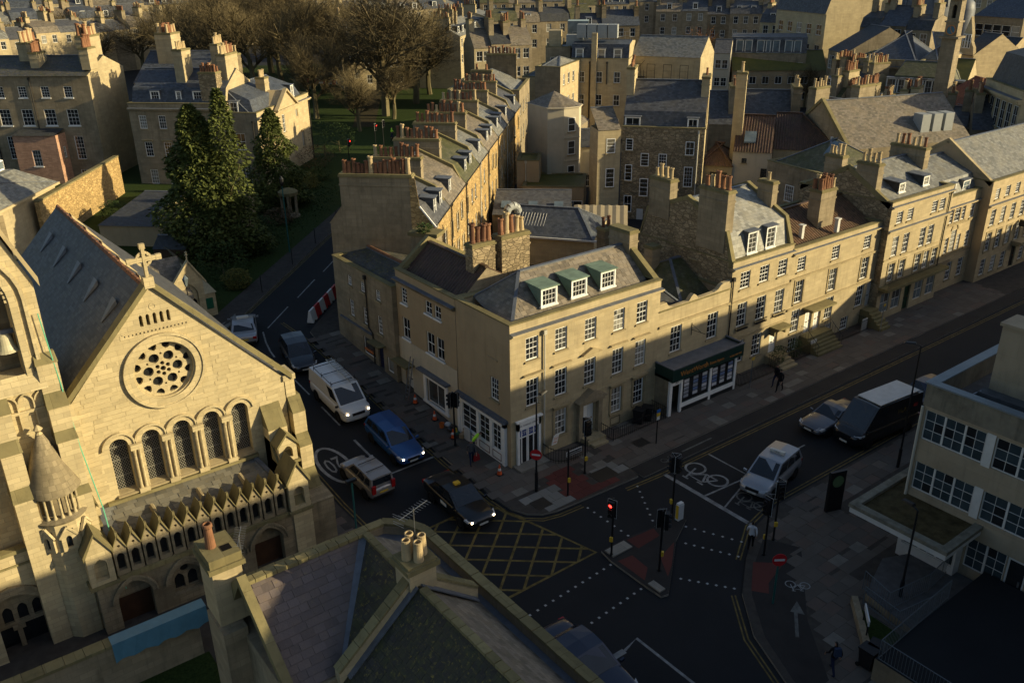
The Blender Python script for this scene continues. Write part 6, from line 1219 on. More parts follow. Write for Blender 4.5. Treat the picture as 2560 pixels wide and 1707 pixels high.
# raised terrace, ramps and railings beside it
TR = thing('raised_terrace', 'black-topped raised terrace with stone retaining wall at bottom right', 'terrace', (0, 0, 0)); MB().prism([(2.0, -34), (11.1, -34), (11.1, -22.6), (2.0, -22.6)], .1, 1.25, 0, top=1).build('retaining_wall', ['ashlar_grey', 'asphalt'], TR)
MB().prism([(5.6, -22.58), (11.1, -22.58), (11.1, -19.4), (9.2, -18.6), (6.2, -19.6)], .1, .5, 0, top=1).build('ramp', ['ashlar_grey', 'felt_roof'], TR)
def railing2(label, pts, h=1.05, mat='steel', base=.12):
    m = MB()
    for a, b in zip(pts, pts[1:]):
        L_ = hypot(b[0]-a[0], b[1]-a[1]); n = max(1, int(L_/.14))
        for i in range(n+1): t = i/n; x, y, z = [a[j]+(b[j]-a[j])*t for j in range(3)]; m.tube((x, y, z), (x, y, z+h), .022 if i % 10 == 0 else .011, n=4)
        for q in (.08, h): m.tube((a[0], a[1], a[2]+q), (b[0], b[1], b[2]+q), .022, n=5)
    return tag(m.build('metal_railing', mat), label, 'railing')
plain('rail_grey', (.10, .115, .125), .5, .4)
railing2('grey metal railing round the ramp beside the office canopy', [(6.4, -19.3, .5), (5.9, -20.9, .5), (8.6, -21.3, .5), (10.9, -21.1, .5)], 1.05, 'rail_grey'); railing2('grey metal railing along the edge of the black terrace', [(8.0, -22.5, 1.2), (2.1, -22.7, 1.2), (2.1, -33, 1.2)], 1.05, 'rail_grey'); railing2('short grey railing on the near side of the ramp', [(5.7, -19.8, .3), (5.4, -21.7, .3), (8.0, -22.3, .5)], 1.0, 'rail_grey')
struct(MB().poly([(5.5, -19.7, .15), (5.3, -22.5, .15), (2.3, -22.5, .15), (2.7, -21.9, .15)]).build('grass_bank', 'grass')); tag(MB().prism([(5.5, -19.3), (5.7, -19.5), (2.8, -22.2), (2.55, -22.0)][::-1], .1, .55, 0).build('kerb_wall', 'ashlar_grey'), 'low stone kerb wall edging the small grass bank', 'wall')
# ------------------------------------------------------------------ buildings on the south side out of the picture (they shade the street)
def plainblock(name, label, x0, y0, x1, y1, z): return tag(MB().box(x0, y0, 0, x1, y1, z).build(name, 'ashlar_grey'), label, 'building')
plainblock('neighbour_block', 'plain stone block beyond the office, outside the right edge', 54.5, -30, 82, -18.3, 11.75); plainblock('tall_block', 'tall plain block behind the office, outside the right edge', 7.6, -44, 33, -32, 18.4); plainblock('taller_block', 'taller plain block further right behind the office', 33.1, -44, 56, -32, 19.5); plainblock('rear_block', 'plain block behind the viewpoint', -14, -72, 46, -48, 19.)
# ------------------------------------------------------------------ middle of the block and the town beyond
def cr(x0, y0, w, cw=2352):
    s_ = w/cw
    return lambda x, y: (x0+x*s_, y0+y*s_)
K1, K2, K3, K4, K5, K6 = cr(1280, 80, 500, 1782), cr(1740, 260, 500), cr(760, 0, 900), cr(1660, 0, 900), cr(2080, 0, 480), cr(0, 0, 520)
def ph(name, label, K, a, b, zt, dp, zg=None, mat='ashlar', rows=(), n=None, ww=1.0, wh=1.5, nx=2, ny=4, zs=None, **kw):
    """building placed from the two top corners of its front; rows: heights of window sills below, n columns"""
    og, ang, w = facade(*K(*a), *K(*b), zt); zg = gz(og[1])-.3 if zg is None else zg
    fr = list(kw.pop('front', []))
    for z in rows: fr += row(z, ww, wh, evenly(.3, w-.3, n), nx, ny)
    R0 = house(name, label, og, ang, w, dp, zg, zt, mat, front=fr, **kw); R0['_w'] = w
    return R0, w
plain('canvas', (.38, .31, .20), .8, .2, var=.1)
r1, w = ph('rear_bay_house', 'big rubble rear house with slate mansard, white casements and projecting bay', K1, (985, 845), (1722, 868), 11.6, 9, mat='rubble', par=.4, sidemat='ashlar', roof=dict(type='mansard', h=4.6, h1=1.9, inset=.8, mat='slate', gabled=True),
    front=[])
for (fx, z, ww, hh, nx, ny) in ((.05, 9.2, .75, 1.2, 1, 4), (.24, 7.6, .85, 1.35, 1, 4), (.46, 7.6, .85, 1.35, 3, 4), (.78, 8.9, .9, 1.4, 2, 2), (.05, 6.0, .75, 1.7, 1, 4), (.24, 4.4, .9, 1.9, 1, 4), (.78, 5.6, .9, 2.1, 3, 5), (.05, 2.6, .85, 1.8, 2, 2), (.76, 2.7, .9, 1.3, 2, 2)): window(r1, (0, -.02), 0, fx*w, z, ww, hh, nx, ny, reveal=.06)
MB().box(w*.22, -.05, 1., w*.30, 0, 3.0).build('back_door', 'white_dull', r1)
for fx, ww in ((.02, 1.6), (.78, 1.1)): dormer(r1, fx*w+ww/2, .55, 11.3, ww, 1.25, .9, 'flat', 'white_paint', 'lead', 'slate', 2, 1)
stack(r1, .35, 4.2, .8, 3., 11., 17.2, 3, 'ashlar', mats=('terracotta',)); stack(r1, w-.35, 4.2, .8, 3., 11., 16.4, 1, 'ashlar'); pipe(r1, [(w-.6, -.1, 11.2), (w-.6, -.1, 2.)], .07, 'pipe_pale')
rb, wb = ph('rear_stair_bay', 'narrow stone stair bay with four white casements', K1, (768, 878), (972, 868), 11.4, 3., mat='ashlar', sidemat='ashlar', roof=dict(type='shed', h=1.8, mat='slate_warm', ov=.1))
for z, hh in ((9.0, 1.5), (5.4, 2.0), (2.0, 1.4)): window(rb, (0, -.02), 0, wb*.38, z, .95, hh, 1, 4, reveal=.06)
r2, w = ph('pipe_front_house', 'sunlit rear house with slate mansard and black soil pipes', K1, (525, 238), (1040, 246), 13.6, 9, rows=(10.2, 6.9, 3.4), n=3, ww=.95, wh=1.6, nx=2, ny=2, mat='ashlar', par=.3, roof=dict(type='mansard', h=2.6, h1=2.3, inset=.6, mat='slate_blue', gabled=True))
for q in (.14, .52, .80): dormer(r2, q*w, .45, 13.5, 1.2, 1.5, .8, 'flat', 'white_paint', 'lead', 'slate_blue', 1, 2, gl='glass_blind')
MB().box(w*.36, -.3, 1., w*.45, .4, 17.2).build('flue', 'ashlar', r2); pipe(r2, [(w*.33, -.1, 13), (w*.33, -.1, 2)], .09); pipe(r2, [(w*.04, -.1, 13), (w*.04, -.1, 7), (w*.1, -.1, 6), (w*.1, -.1, 2)], .09); pipe(r2, [(w*.63, -.1, 13), (w*.63, -.1, 10)], .08)
for i in range(4): MB().box(w*.05+i*1.55, 2.2, 16.3, w*.05+i*1.55+1.4, 3.8, 18.2).build('water_tank', 'plant_box', r2)
m = MB()
for i in range(12): m.tube((w*i/11, 1.2, 16.2), (w*i/11, 1.2, 17.3), .025, n=4)
m.tube((0, 1.2, 17.3), (w, 1.2, 17.3), .025, n=4).tube((0, 1.2, 16.8), (w, 1.2, 16.8), .02, n=4); m.build('roof_guard_rail', 'steel', r2)
r3, w = ph('tall_window_house', 'plain rear house with tall dark windows and iron fire escape', K1, (1065, 212), (1682, 234), 13.6, 9, mat='ashlar', roof=dict(type='gable', h=2.6, mat='slate_grey', ov=.15))
for fx in (.08, .29, .53, .77):
    for z in (9.7, 5.4, 1.6): window(r3, (0, -.02), 0, fx*w-.6, z, 1.3, 2.8, 2, 3, frame='dark_paint', reveal=.08)
m = MB()
for z in (3., 5.2, 8., 10.6): m.box(-.2, -1.3, z, 2.4, -.1, z+.07); m.beam((.0, -.4, z), (2.2, -.4, z+2.4), .08, .06)
for x in (-.2, 2.4): m.tube((x, -1.3, 1.), (x, -1.3, 11.8), .05, n=4)
m.build('fire_escape', 'iron_rail', r3)
r4, w = ph('plant_roof_block', 'grey block with white tanks and cooling plant on its roof', K1, (300, 138), (520, 138), 15.0, 8, rows=(12.6,), n=2, ww=.7, wh=1.0, nx=1, ny=2, mat='ashlar_grey', par=.3)
MB().box(.3, 2., 14.8, 2.2, 5., 17.2).build('plant_cabin', 'ashlar_pale', r4); MB().box(3., 1.2, 14.8, 5.5, 3.4, 16.6).build('plant_unit', 'plant_box', r4); MB().box(3., 4.2, 14.8, 6.2, 7.2, 18.4).build('water_tank', 'glass_sky', r4)
for nm, lb, a, b, zt, dp, mt in (('side_lit_block', 'stone rear block whose long right side catches the sun', (90, 400), (345, 408), 11.8, 9, 'ashlar'), ('hipped_side_block', 'stone rear block with small hipped grey roof behind the white wing', (205, 310), (432, 318), 13.4, 10, 'ashlar_grey')):
    q, w = ph(nm, lb, K1, a, b, zt, dp, mat=mt, sidemat='ashlar_pale', par=.3, right=[(1.2+2.2*i, z, .9, 1.5, 2, 2, {}) for i in range(3) for z in (zt-2.6, zt-5.8)], roof=dict(type='gable', h=1.2, hl=1.2, hr=1.2, mat='slate_grey'))
r5, w = ph('dark_slate_yard_house', 'low yard house with dark slate roof and cream wall', K1, (475, 1032), (765, 1022), 6.8, 6, mat='render_cream', rows=(2.0,), n=2, ww=.9, wh=1.5, nx=2, ny=2, roof=dict(type='gable', h=1.6, mat='slate_dark', ov=.25))
r6, w = ph('pink_slate_annexe', 'low annexe with pinkish hipped slate roof in the yard', K1, (350, 870), (560, 880), 6.8, 8, mat='ashlar_grey', roof=dict(type='gable', h=2.2, hr=1., mat='slate_warm'))
r7, w = ph('mossy_flat_extension', 'tan flat-roofed extension with thick moss and two white windows', K1, (92, 1378), (640, 1388), 4.9, 6.5, mat='render_tan', par=.12, roof=dict(type='flat', h=.08, mat='moss_roof'), front=[])
for fx in (.12, .68): window(r7, (0, -.02), 0, fx*w, 2.3, 2.0, 1.15, 2, 1, reveal=.06, gl='glass')
r8, w = ph('green_topped_store', 'small tan store with mossy flat top and white downpipe', K1, (42, 1150), (240, 1152), 7.2, 4, mat='render_tan', par=.12, roof=dict(type='flat', h=.08, mat='moss_roof')); pipe(r8, [(w*.4, -.1, 7), (w*.4, -.1, 2)], .06, 'pipe_pale')
# long low slate roof and canvas canopy behind the corner house
r9, w = ph('low_slate_workshop', 'long low workshop with dark slate roof and glazed roof lights', K3, (1290, 1525), (1895, 1568), 4.6, 6.5, mat='ashlar', roof=dict(type='gable', h=1.9, hr=1.1, mat='slate_blue', ov=.2)); MB().box(-.2, -.35, 4.45, w+.3, -.1, 4.6).build('gutter', 'white_dull', r9)
for x in (1.2, 2.6):
    m = MB()
    for i in range(5): m.beam((x+i*.28, .7, 4.95+.1), (x+i*.28, 2.4, 5.95+.1), .04, .06)
    m.build('roof_light', 'white_dull', r9); MB().poly([(x, .7, 5.03), (x+1.12, .7, 5.03), (x+1.12, 2.4, 6.03), (x, 2.4, 6.03)]).build('roof_light_glass', 'glass_sky', r9)
r10, w = ph('grey_slate_store', 'narrow store with grey slate roof and three roof windows beside the canvas', K3, (1230, 1400), (1745, 1405), 4.6, 4.5, mat='ashlar_grey', roof=dict(type='shed', h=1.3, mat='slate', ov=.2))
for fx in (.1, .45, .78): MB().hexa([(fx*w, .8, 5.0), (fx*w+.9, .8, 5.0), (fx*w+.9, 2., 5.32), (fx*w, 2., 5.32), (fx*w, .8, 5.12), (fx*w+.9, .8, 5.12), (fx*w+.9, 2., 5.44), (fx*w, 2., 5.44)]).build('roof_window', 'glass_sky', r10)
a, b = at(*K3(1765, 1340), 5.6), at(*K3(2115, 1345), 5.6); og = Vector((a.x, a.y)); dr = Vector((b.x-a.x, b.y-a.y)); ww = dr.length; dr.normalize(); nn = Vector((-dr.y, dr.x))
cv = thing('canvas_canopy', 'pleated beige canvas canopy behind the corner house', 'canopy', (og.x, og.y, 0), atan2(dr.y, dr.x)); m = MB(); n = 14
for i in range(n): x0, x1 = ww*i/n, ww*(i+1)/n; z0, z1 = .07*(i % 2), .07*((i+1) % 2); m.poly([(x0, -2.6, 3.6+z0), (x1, -2.6, 3.6+z1), (x1, 0, 5.6+z1), (x0, 0, 5.6+z0)]); m.poly([(x0, 0, 5.6+z0), (x1, 0, 5.6+z1), (x1, 2.4, 4.4+z1), (x0, 2.4, 4.4+z0)])
m.build('canvas', 'canvas', cv); m = MB()
for x in (0.1, ww-.1):
    for y in (-2.5, 2.3): m.tube((x, y, gz(20)), (x, y, 3.6 if y < 0 else 4.4), .05, n=5)
m.build('posts', 'steel', cv)
dct = thing('ventilation_duct', 'galvanised ventilation duct bending over the yard roof', 'duct', (20.5, 27.8, 0)); m = MB(); P = [(0, 0, 3.5), (0, 0, 6.0)]+[(.7-.7*cos(t), -.0, 6.0+.7*sin(t)) for t in (.5, 1., 1.6, 2.1, 2.6)]+[(1.45, 0, 5.8)]; m.path(P, .38, 12); m.build('duct', 'plant_box', dct)
stk = thing('yard_chimney', 'dark free-standing chimney with two red pots beside the rubble gable', 'chimney', (17.6, 11.2, 0)); stack(stk, 0, 0, 1.0, .9, .8, 9.2, 2, 'ashlar_dark', mats=('terracotta', 'pot_dark'))
# right-hand part of the block
q, w = ph('white_pantiled_house', 'white rendered house with long dark pantile roof', K2, (438, 556), (892, 578), 8.6, 8, mat='render_cream', roof=dict(type='gable', h=3.2, mat='pantile_dark', ov=.2))
for fx, z, ww, hh in ((.24, 7.4, .5, .5), (.76, 6.0, .6, .9), (.2, 3.9, 1.3, 1.3), (.2, .9, 1.3, 1.2)): window(q, (0, -.02), 0, fx*w, z, ww, hh, 2, 2, frame='dark_paint', reveal=.06)
for fx in (.25,): MB().hexa([(fx*w, .6, 9.4), (fx*w+1.2, .6, 9.4), (fx*w+1.2, 1.8, 10.3), (fx*w, 1.8, 10.3), (fx*w, .6, 9.55), (fx*w+1.2, .6, 9.55), (fx*w+1.2, 1.8, 10.45), (fx*w, 1.8, 10.45)]).build('roof_window', 'glass_sky', q)
stack(q, .1, 2.2, 1.1, 1.2, 5., 16.5, 2, 'ashlar', mats=('pot_buff',))
q, w = ph('stone_pantiled_house', 'stone house joined to the white one under a dark pantile hip', K2, (905, 530), (1700, 565), 8.6, 8, mat='ashlar', roof=dict(type='gable', h=3.2, hr=1.3, mat='pantile_dark', ov=.2)); window(q, (0, -.02), 0, w*.12, 6.2, 1.0, 1.4, 2, 2, reveal=.06)
q, w = ph('hipped_pantile_cottage', 'small cottage with hipped brown pantile roof and leaded window', K2, (25, 712), (428, 738), 7.0, 6, mat='ashlar', roof=dict(type='gable', h=1.9, hl=1.2, hr=1.2, mat='pantile', ov=.25)); window(q, (0, -.02), 0, w*.36, 4.6, 1.8, 1.7, 3, 3, frame='dark_paint', reveal=.06)
q, w = ph('moss_hipped_house', 'grey stone house with mossy hipped roof and one open roof light', K2, (845, 668), (1572, 852), 9.2, 9, mat='ashlar_grey', par=.2, front=[], roof=dict(type='gable', h=2.6, hl=1.5, hr=1.5, mat='slate_moss'))
for fx, z in ((.34, 5.8), (.34, 2.8), (.78, 5.8)): window(q, (0, -.02), 0, fx*w, z, 1.1, 1.6, 4, 4, reveal=.06)
MB().hexa([(w*.62, 2.2, 10.3), (w*.62+1.1, 2.2, 10.3), (w*.62+1.1, 3.4, 11.4), (w*.62, 3.4, 11.4), (w*.62, 2.2, 10.5), (w*.62+1.1, 2.2, 10.5), (w*.62+1.1, 3.4, 11.6), (w*.62, 3.4, 11.6)]).build('roof_window', 'glass_sky', q)
q, w = ph('broad_slate_hall', 'broad hall with big warm slate roof, coped gable and air units', K2, (1800, 545), (3250, 420), 9.2, 11, mat='ashlar_grey', roof=dict(type='gable', h=4.2, mat='slate_warm', ov=.0))
MB().extr([(-.1, -.1, 9.3), (-.1, 5.5, 13.7), (-.1, 11.1, 9.3), (-.1, 11.1, 8.9), (-.1, 5.5, 13.3), (-.1, -.1, 8.9)], (.4, 0, 0)).build('gable_coping', 'coping_mossy', q)
for i in range(3): MB().box(w*.62+i*1.5, 1.2, 9.8, w*.62+i*1.5+1.1, 2.6, 12.0).build('air_unit', 'plant_box', q)
for i, (lb, a, b, zt, dp, mt, rm, h) in enumerate((('slate roofed range behind the white house, left part', (150, 240), (480, 245), 9.2, 7, 'ashlar_grey', 'slate', 3.4), ('slate roofed range behind the white house, right part', (485, 245), (1215, 260), 9.2, 7, 'ashlar_grey', 'slate', 3.6), ('stone house with twin buff-potted stacks behind the pantiled hip', (1230, 190), (1800, 280), 10.4, 8, 'ashlar', 'slate_warm', 2.2))):
    q, w = ph('backland_house', lb, K2, a, b, zt, dp, mat=mt, roof=dict(type='gable', h=h, mat=rm, ov=.1)); stack(q, w-.5, 2.5, 1.0, 3., zt-.5, zt+4.3, 5, 'ashlar_grey', mats=('pot_buff', 'terracotta'))
    if i == 2: stack(q, .6, 2., 1.0, 2.6, zt-.5, zt+3.6, 5, 'ashlar_grey', mats=('pot_buff',))
# landmarks further off
q, w = ph('white_gable_house', 'narrow white house with shop window beside the orange birch', K4, (325, 348), (436, 350), 11.5, 7, rows=(8.9, 5.9), n=2, ww=1.0, wh=1.5, nx=2, ny=2, mat='render_cream', roof=dict(type='gable', h=2.0, mat='slate'))
q, w = ph('dormer_row_block', 'stone block with a row of paired dormer windows in its slate slope', K4, (440, 350), (932, 356), 11.0, 10, rows=(8.2, 5.), n=8, ww=1.1, wh=1.4, nx=1, ny=2, mat='ashlar_grey', par=.2, roof=dict(type='mansard', h=3.2, h1=2.9, inset=.9, mat='slate', gabled=True))
for fx in (.12, .21, .40, .49, .575, .77, .86): dormer(q, fx*w, .5, 11.1, 1.7, 2.2, .9, 'flat', 'white_dull', 'lead', 'slate', 1, 1, gl='glass_sky')
q, w = ph('yellow_moss_flats', 'low block of flats under a bright yellow-green mossy roof', K4, (447, 462), (1062, 462), 8.4, 9, rows=(6.1, 3.4), n=7, ww=1.2, wh=1.3, nx=2, ny=1, mat='render_tan', roof=dict(type='gable', h=3.0, mat='moss_roof', ov=.3)); MB().box(w*.02, -1.2, 5.2, w*.28, 0, 5.35).box(w*.02, -1.2, 5.35, w*.28, -1.12, 6.2).build('balcony', 'ashlar_grey', q)
q, w = ph('classical_hall', 'large classical hall with dark hipped slate roof and stone cornice', K5, (255, 715), (1090, 760), 13.5, 16, mat='ashlar_grey', par=.8, cornice=[(12.4, .5, .5)], roof=dict(type='gable', h=4.2, hl=1.3, hr=1.0, mat='slate_blue')); window(q, (0, -.02), 0, w*.12, 6., 1.8, 4.5, 2, 4, frame='dark_paint', reveal=.06)
q, w = ph('hall_end_pavilion', 'pale square pavilion with sunlit edge at the end of the classical hall', K5, (1092, 728), (1305, 742), 13.5, 10, mat='ashlar_grey', sidemat='ashlar_pale', roof=dict(type='gable', h=3.4, hl=.9, hr=.9, mat='slate_warm'))
# clock tower with shaped gable
q, w = ph('shaped_gable_house', 'stone house with curved shaped gable and mullioned windows by the clock tower', K5, (1525, 660), (1735, 690), 13., 9, mat='ashlar_pale', roof=dict(type='gable', h=3., mat='slate_dark'))
P = [(0, 13), (w, 13), (w*.92, 14.2), (w*.75, 15.), (w*.72, 16.2), (w*.5, 18.5), (w*.28, 16.2), (w*.25, 15.), (w*.08, 14.2)]; MB().extr([(x, -.1, z) for x, z in P], (0, .5, 0)).build('shaped_gable', 'ashlar_pale', q)
for z, nn_ in ((14., 3), (9., 3)):
    for i in range(nn_): window(q, (0, -.14), 0, w*.28+i*w*.16, z, w*.13, 2. if z > 10 else 2.8, 1, 2, reveal=.02, sill=None)
q, w = ph('long_gabled_wing', 'low gabled stone wing running right from the clock tower', K5, (1740, 700), (2110, 735), 12., 8, rows=(9.2,), n=5, ww=.9, wh=1.8, nx=1, ny=2, mat='ashlar_pale', roof=dict(type='gable', h=3., mat='slate_dark'))
og, an, w = facade(*K5(1345, 470), *K5(1525, 480), 17.5)
ct = thing('clock_tower', 'stone clock tower with slender grey spire on the skyline', 'clock tower', (og[0], og[1], 0), radians(an)); h = 17.5
MB().box(0, 0, 0, w, w, h).box(-.3, -.3, h, w+.3, w+.3, h+.25).box(w*.08, w*.08, h+.25, w*.92, w*.92, h+1.9).box(w*.0, w*.0, h+1.9, w, w, h+2.1).build('shaft', 'ashlar_grey', ct); m = MB()
plate(m, [(w*.1, h+2.1), (w*.9, h+2.1), (w*.9, h+4.6), (w*.1, h+4.6)], [arch(w*.5, h+2.4, h+3.7, w*.3, .2, 8)], lambda x, z, d: (x, w*.1+d, z), .6); m.wall((w*.9, w*.1), (w*.9, w*.9), h+2.1, h+4.6).wall((w*.9, w*.9), (w*.1, w*.9), h+2.1, h+4.6).wall((w*.1, w*.9), (w*.1, w*.1), h+2.1, h+4.6); m.poly([(w*.2, w*.1+.6, h+2.1), (w*.8, w*.1+.6, h+2.1), (w*.8, w*.1+.6, h+4.6), (w*.2, w*.1+.6, h+4.6)], 1); m.build('belfry', ['ashlar_grey', 'glass'], ct)
m = MB().lathe([(w*.62, 0), (w*.45, .7), (w*.3, 2.4), (.1, 6.5), (0, 6.8)], 8, (w/2, w/2, h+4.6)); m.build('spire', 'slate_grey', ct)
plain('clock_face', (.05, .14, .2), .5, .4); cf = MB().poly([(w*.5+w*.3*cos(t*pi/10), -.0, h+1.0+w*.3*sin(t*pi/10)) for t in range(20)]).build('clock_face', 'clock_face', ct, (0, w*.08-.03, 0)); m = MB(); arc_band(m, w*.5, h+1.0, w*.28, w*.34, lambda x, z, d: (x, d-.05, z), -.02, .03, 0, 2*pi, 20); m.beam((w*.5, -.06, h+1.0), (w*.5+.3, -.06, h+.6), .08, .03, up=(0, 1, 0)); m.beam((w*.5, -.06, h+1.0), (w*.5-.1, -.06, h+1.5), .06, .03, up=(0, 1, 0)); m.build('clock_hands', 'gold_letter', cf)
q, w = ph('eight_dormer_house', 'wide town house with eight white dormers in a dark mansard', K5, (590, 1140), (1560, 1200), 9.8, 10, rows=(6.4,), n=8, ww=1.2, wh=2.4, nx=3, ny=4, mat='ashlar', par=.3, roof=dict(type='mansard', h=4.2, h1=2.6, inset=.9, mat='slate_moss', hl=.4, hr=.4))
for i in range(8): dormer(q, w*(.13+.115*i), .5, 9.9, 1.6, 1.9, .9, 'flat', 'white_dull', 'lead', 'slate_dark', 2, 2, gl='glass_mid')
q, w = ph('bright_moss_long_roof', 'long roof bright with yellow moss behind the eight-dormer house', K5, (480, 935), (1660, 1005), 10.8, 9, mat='ashlar', roof=dict(type='gable', h=2.6, mat='moss_roof', ov=.2))
q, w = ph('red_pantile_house', 'gabled house with red pantile roof and two white dormers', K5, (1250, 1420), (1620, 1560), 7.6, 9, mat='render_tan', roof=dict(type='mansard', h=5., h1=3.0, inset=1.2, mat='pantile_red'))
for fx in (.35, .6): dormer(q, fx*w, .7, 8.2, 1., 1.6, .9, 'flat', 'white_paint', 'lead', 'pantile_red', 1, 2, gl='glass_blind')
q, w = ph('red_ribbed_roof_house', 'red ribbed pantile roof right of the gabled one', K5, (1960, 1400), (2160, 1430), 8.4, 8, mat='ashlar_grey', roof=dict(type='gable', h=4., mat='pantile_red'))
q, w = ph('ornate_corner_block', 'ornate stone corner block with bracketed cornice at the right edge', K5, (1890, 960), (2352, 1130), 14., 14, rows=(9.4, 5.2), n=6, ww=1.3, wh=3., nx=2, ny=3, mat='ashlar', par=.6, cornice=[(12.9, .6, .5)], roof=dict(type='mansard', h=5, h1=3.6, inset=1.2, mat='slate_dark'))
q, w = ph('slate_blue_block', 'large plain block with blue-grey metal roof at top right', K5, (1750, 195), (2352, 235), 17., 14, rows=(13.8, 10.2, 6.6), n=5, ww=1.6, wh=2., nx=1, ny=2, mat='ashlar_grey', roof=dict(type='gable', h=3.5, mat='slate_blue'))
q, w = ph('clerestory_hall', 'hall with white clerestory glazing and dark pitched roof', K5, (-40, 610), (170, 660), 12., 14, mat='ashlar_grey', roof=dict(type='gable', h=4.0, mat='slate_dark'), rows=(9.0,), n=6, ww=1., wh=2.2, nx=1, ny=3)
q, w = ph('plant_topped_block', 'big stone block with blue slate slope at top centre right', K4, (738, 62), (1062, 95), 17., 14, rows=(13.2, 9.6), n=5, ww=1.6, wh=1.9, nx=2, ny=2, mat='ashlar', roof=dict(type='mansard', h=4, h1=3, inset=1., mat='slate_blue'))
dm = thing('glass_dome', 'ribbed lead dome on the far skyline', 'dome', tuple(at(*K5(1130, 60), 18.))); m = MB(); m.lathe([(6.5, -6), (6.5, 0), (6.0, 2.4), (4.6, 4.6), (2.4, 6.), (0, 6.5)], 20); m.build('dome', 'lead', dm, smooth=True); m = MB()
for i in range(16):
    t = 2*pi*i/16
    for a, b in zip([(6.6, 0), (6.1, 2.4), (4.7, 4.6), (2.5, 6.05)], [(6.1, 2.4), (4.7, 4.6), (2.5, 6.05), (.3, 6.55)]): m.beam((a[0]*cos(t), a[0]*sin(t), a[1]), (b[0]*cos(t), b[0]*sin(t), b[1]), .3, .2)
m.build('ribs', 'lead', dm)
dm2 = thing('small_white_dome', 'small pale dome right of the spire', 'dome', tuple(at(*K5(1590, 120), 16.))); MB().lathe([(2.6, -7), (2.6, 0), (2.3, 1.4), (1.3, 2.4), (0, 2.8)], 16).build('dome', 'lead', dm2, smooth=True)
# rows of town houses: (label stem, first and last front top corner in the photograph, wall top, count, depth, roof)
def town_row(stem, p, q, zt, n, dp=9, mats=('ashlar',), roofs=('slate',), storeys=2, dorm=.6, gap=0., stacks=True, hr=2.6, seed=0, side=None, group=None):
    r = random.Random(seed); a, b = at(*p, zt), at(*q, zt); d = Vector((b.x-a.x, b.y-a.y)); L_ = d.length; d.normalize(); ang = degrees(atan2(d.y, d.x)); cut = [0.]
    for i in range(n): cut.append(cut[-1]+r.uniform(.75, 1.25))
    for i in range(n):
        x0, x1 = cut[i]/cut[-1]*L_, cut[i+1]/cut[-1]*L_; w = x1-x0-gap; z = zt+r.uniform(-.7, .7); o = (a.x+d.x*x0, a.y+d.y*x0); nw = max(2, int(w/2.4)); kk = r.choice(roofs); mt = r.choice(mats)
        zg = gz(o[1])-.5; rows_ = []
        for s_ in range(storeys): rows_ += row(z-2.2-3.1*s_, 1.1, 1.7, evenly(.3, w-.3, nw), 2, 2, sill=None)
        T = house('town_house', f'{ORD[min(i, 15)]} house from the left {stem}', o, ang, w, dp, zg, z, mt, front=rows_, sidemat=side or mt, roof=dict(type=r.choice(('gable', 'gable', 'mansard')), h=hr*r.uniform(.85, 1.2), h1=hr*.6, inset=1.1, mat=kk, ov=.1), group=group or stem)
        if stacks:
            for sx in ((0.5,) if r.random() < .5 else (.5, w-.5)): stack(T, sx, dp*.5+r.uniform(-1, 1), .9, r.uniform(2., 3.6), z, z+hr+r.uniform(.9, 2.2), r.randint(4, 8), 'ashlar_grey' if r.random() < .6 else mt, mats=('terracotta', 'pot_buff'), scale=1.25)
        if r.random() < dorm:
            for fx in evenly(.5, w-.5, max(1, nw-1)): dormer(T, fx, .9, z+.5, 1.2, 1.3, 1.4, 'flat', 'white_paint', 'lead', 'slate_dark', 2, 2)
ST = ('ashlar', 'ashlar', 'ashlar_grey', 'ashlar_pale'); ST_SHADE = ('ashlar_grey', 'ashlar_grey', 'ashlar', 'ashlar_dark'); RF = ('slate', 'slate_grey', 'slate_warm', 'slate_blue'); RD = ('slate', 'slate_dark', 'slate_moss', 'slate_blue', 'slate_warm')  # second stone set is darker: shade over the far right town put into colour
town_row('in the farthest sunlit terrace at top left', (-60, 22), (900, -6), 15., 15, 10, ST, RF, 2, .8, seed=1)
town_row('in the stepped sunlit roofs behind the bare trees', (-40, 62), (350, 42), 13., 7, 10, ST, RF, 2, .5, seed=2, hr=3)
town_row('in the chimneyed row just above the left trees', (-40, 98), (430, 62), 12., 8, 10, ST, RF, 1, .2, seed=3, hr=2.2)
town_row('in the far terrace above the square', (860, 40), (1240, 22), 13.5, 6, 10, ST, RF, 2, .8, seed=4)
town_row('in the square front half hidden by branches', (850, 98), (1010, 92), 12.5, 3, 10, ST, RF, 3, .9, seed=5)
town_row('in the far terrace at top centre', (1200, 12), (1760, 2), 15., 9, 10, ST_SHADE, RD, 2, .7, seed=6)
town_row('in the second rank at top centre', (1230, 55), (1480, 48), 14., 4, 9, ST_SHADE, RD, 2, .5, seed=7)
town_row('behind the rooftop plant', (1440, 62), (1600, 60), 14., 2, 9, ST_SHADE, RD, 2, .3, seed=8)
town_row('in the dormered row at upper right', (1640, 30), (1960, 30), 14., 5, 9, ST_SHADE, RD, 2, 1., seed=9)
town_row('in the farthest terrace at upper right', (1760, 6), (2340, 10), 15., 9, 9, ST_SHADE, RD, 2, .6, seed=10)
town_row('in the rank left of the classical hall', (1940, 78), (2160, 90), 13., 4, 9, ST_SHADE, RD, 2, .4, seed=11)
town_row('in the chimneyed jumble left of the moss roof', (2040, 215), (2150, 235), 9.5, 3, 7, ST_SHADE, RD, 1, .2, seed=12)
town_row('in the jumble below the eight dormers', (2140, 318), (2270, 330), 8.6, 3, 7, ST_SHADE, RD, 1, .2, seed=13)
town_row('in the shadowed backs before the eight dormers', (2050, 285), (2160, 300), 8.8, 3, 7, ST_SHADE, RD, 1, .0, seed=14)
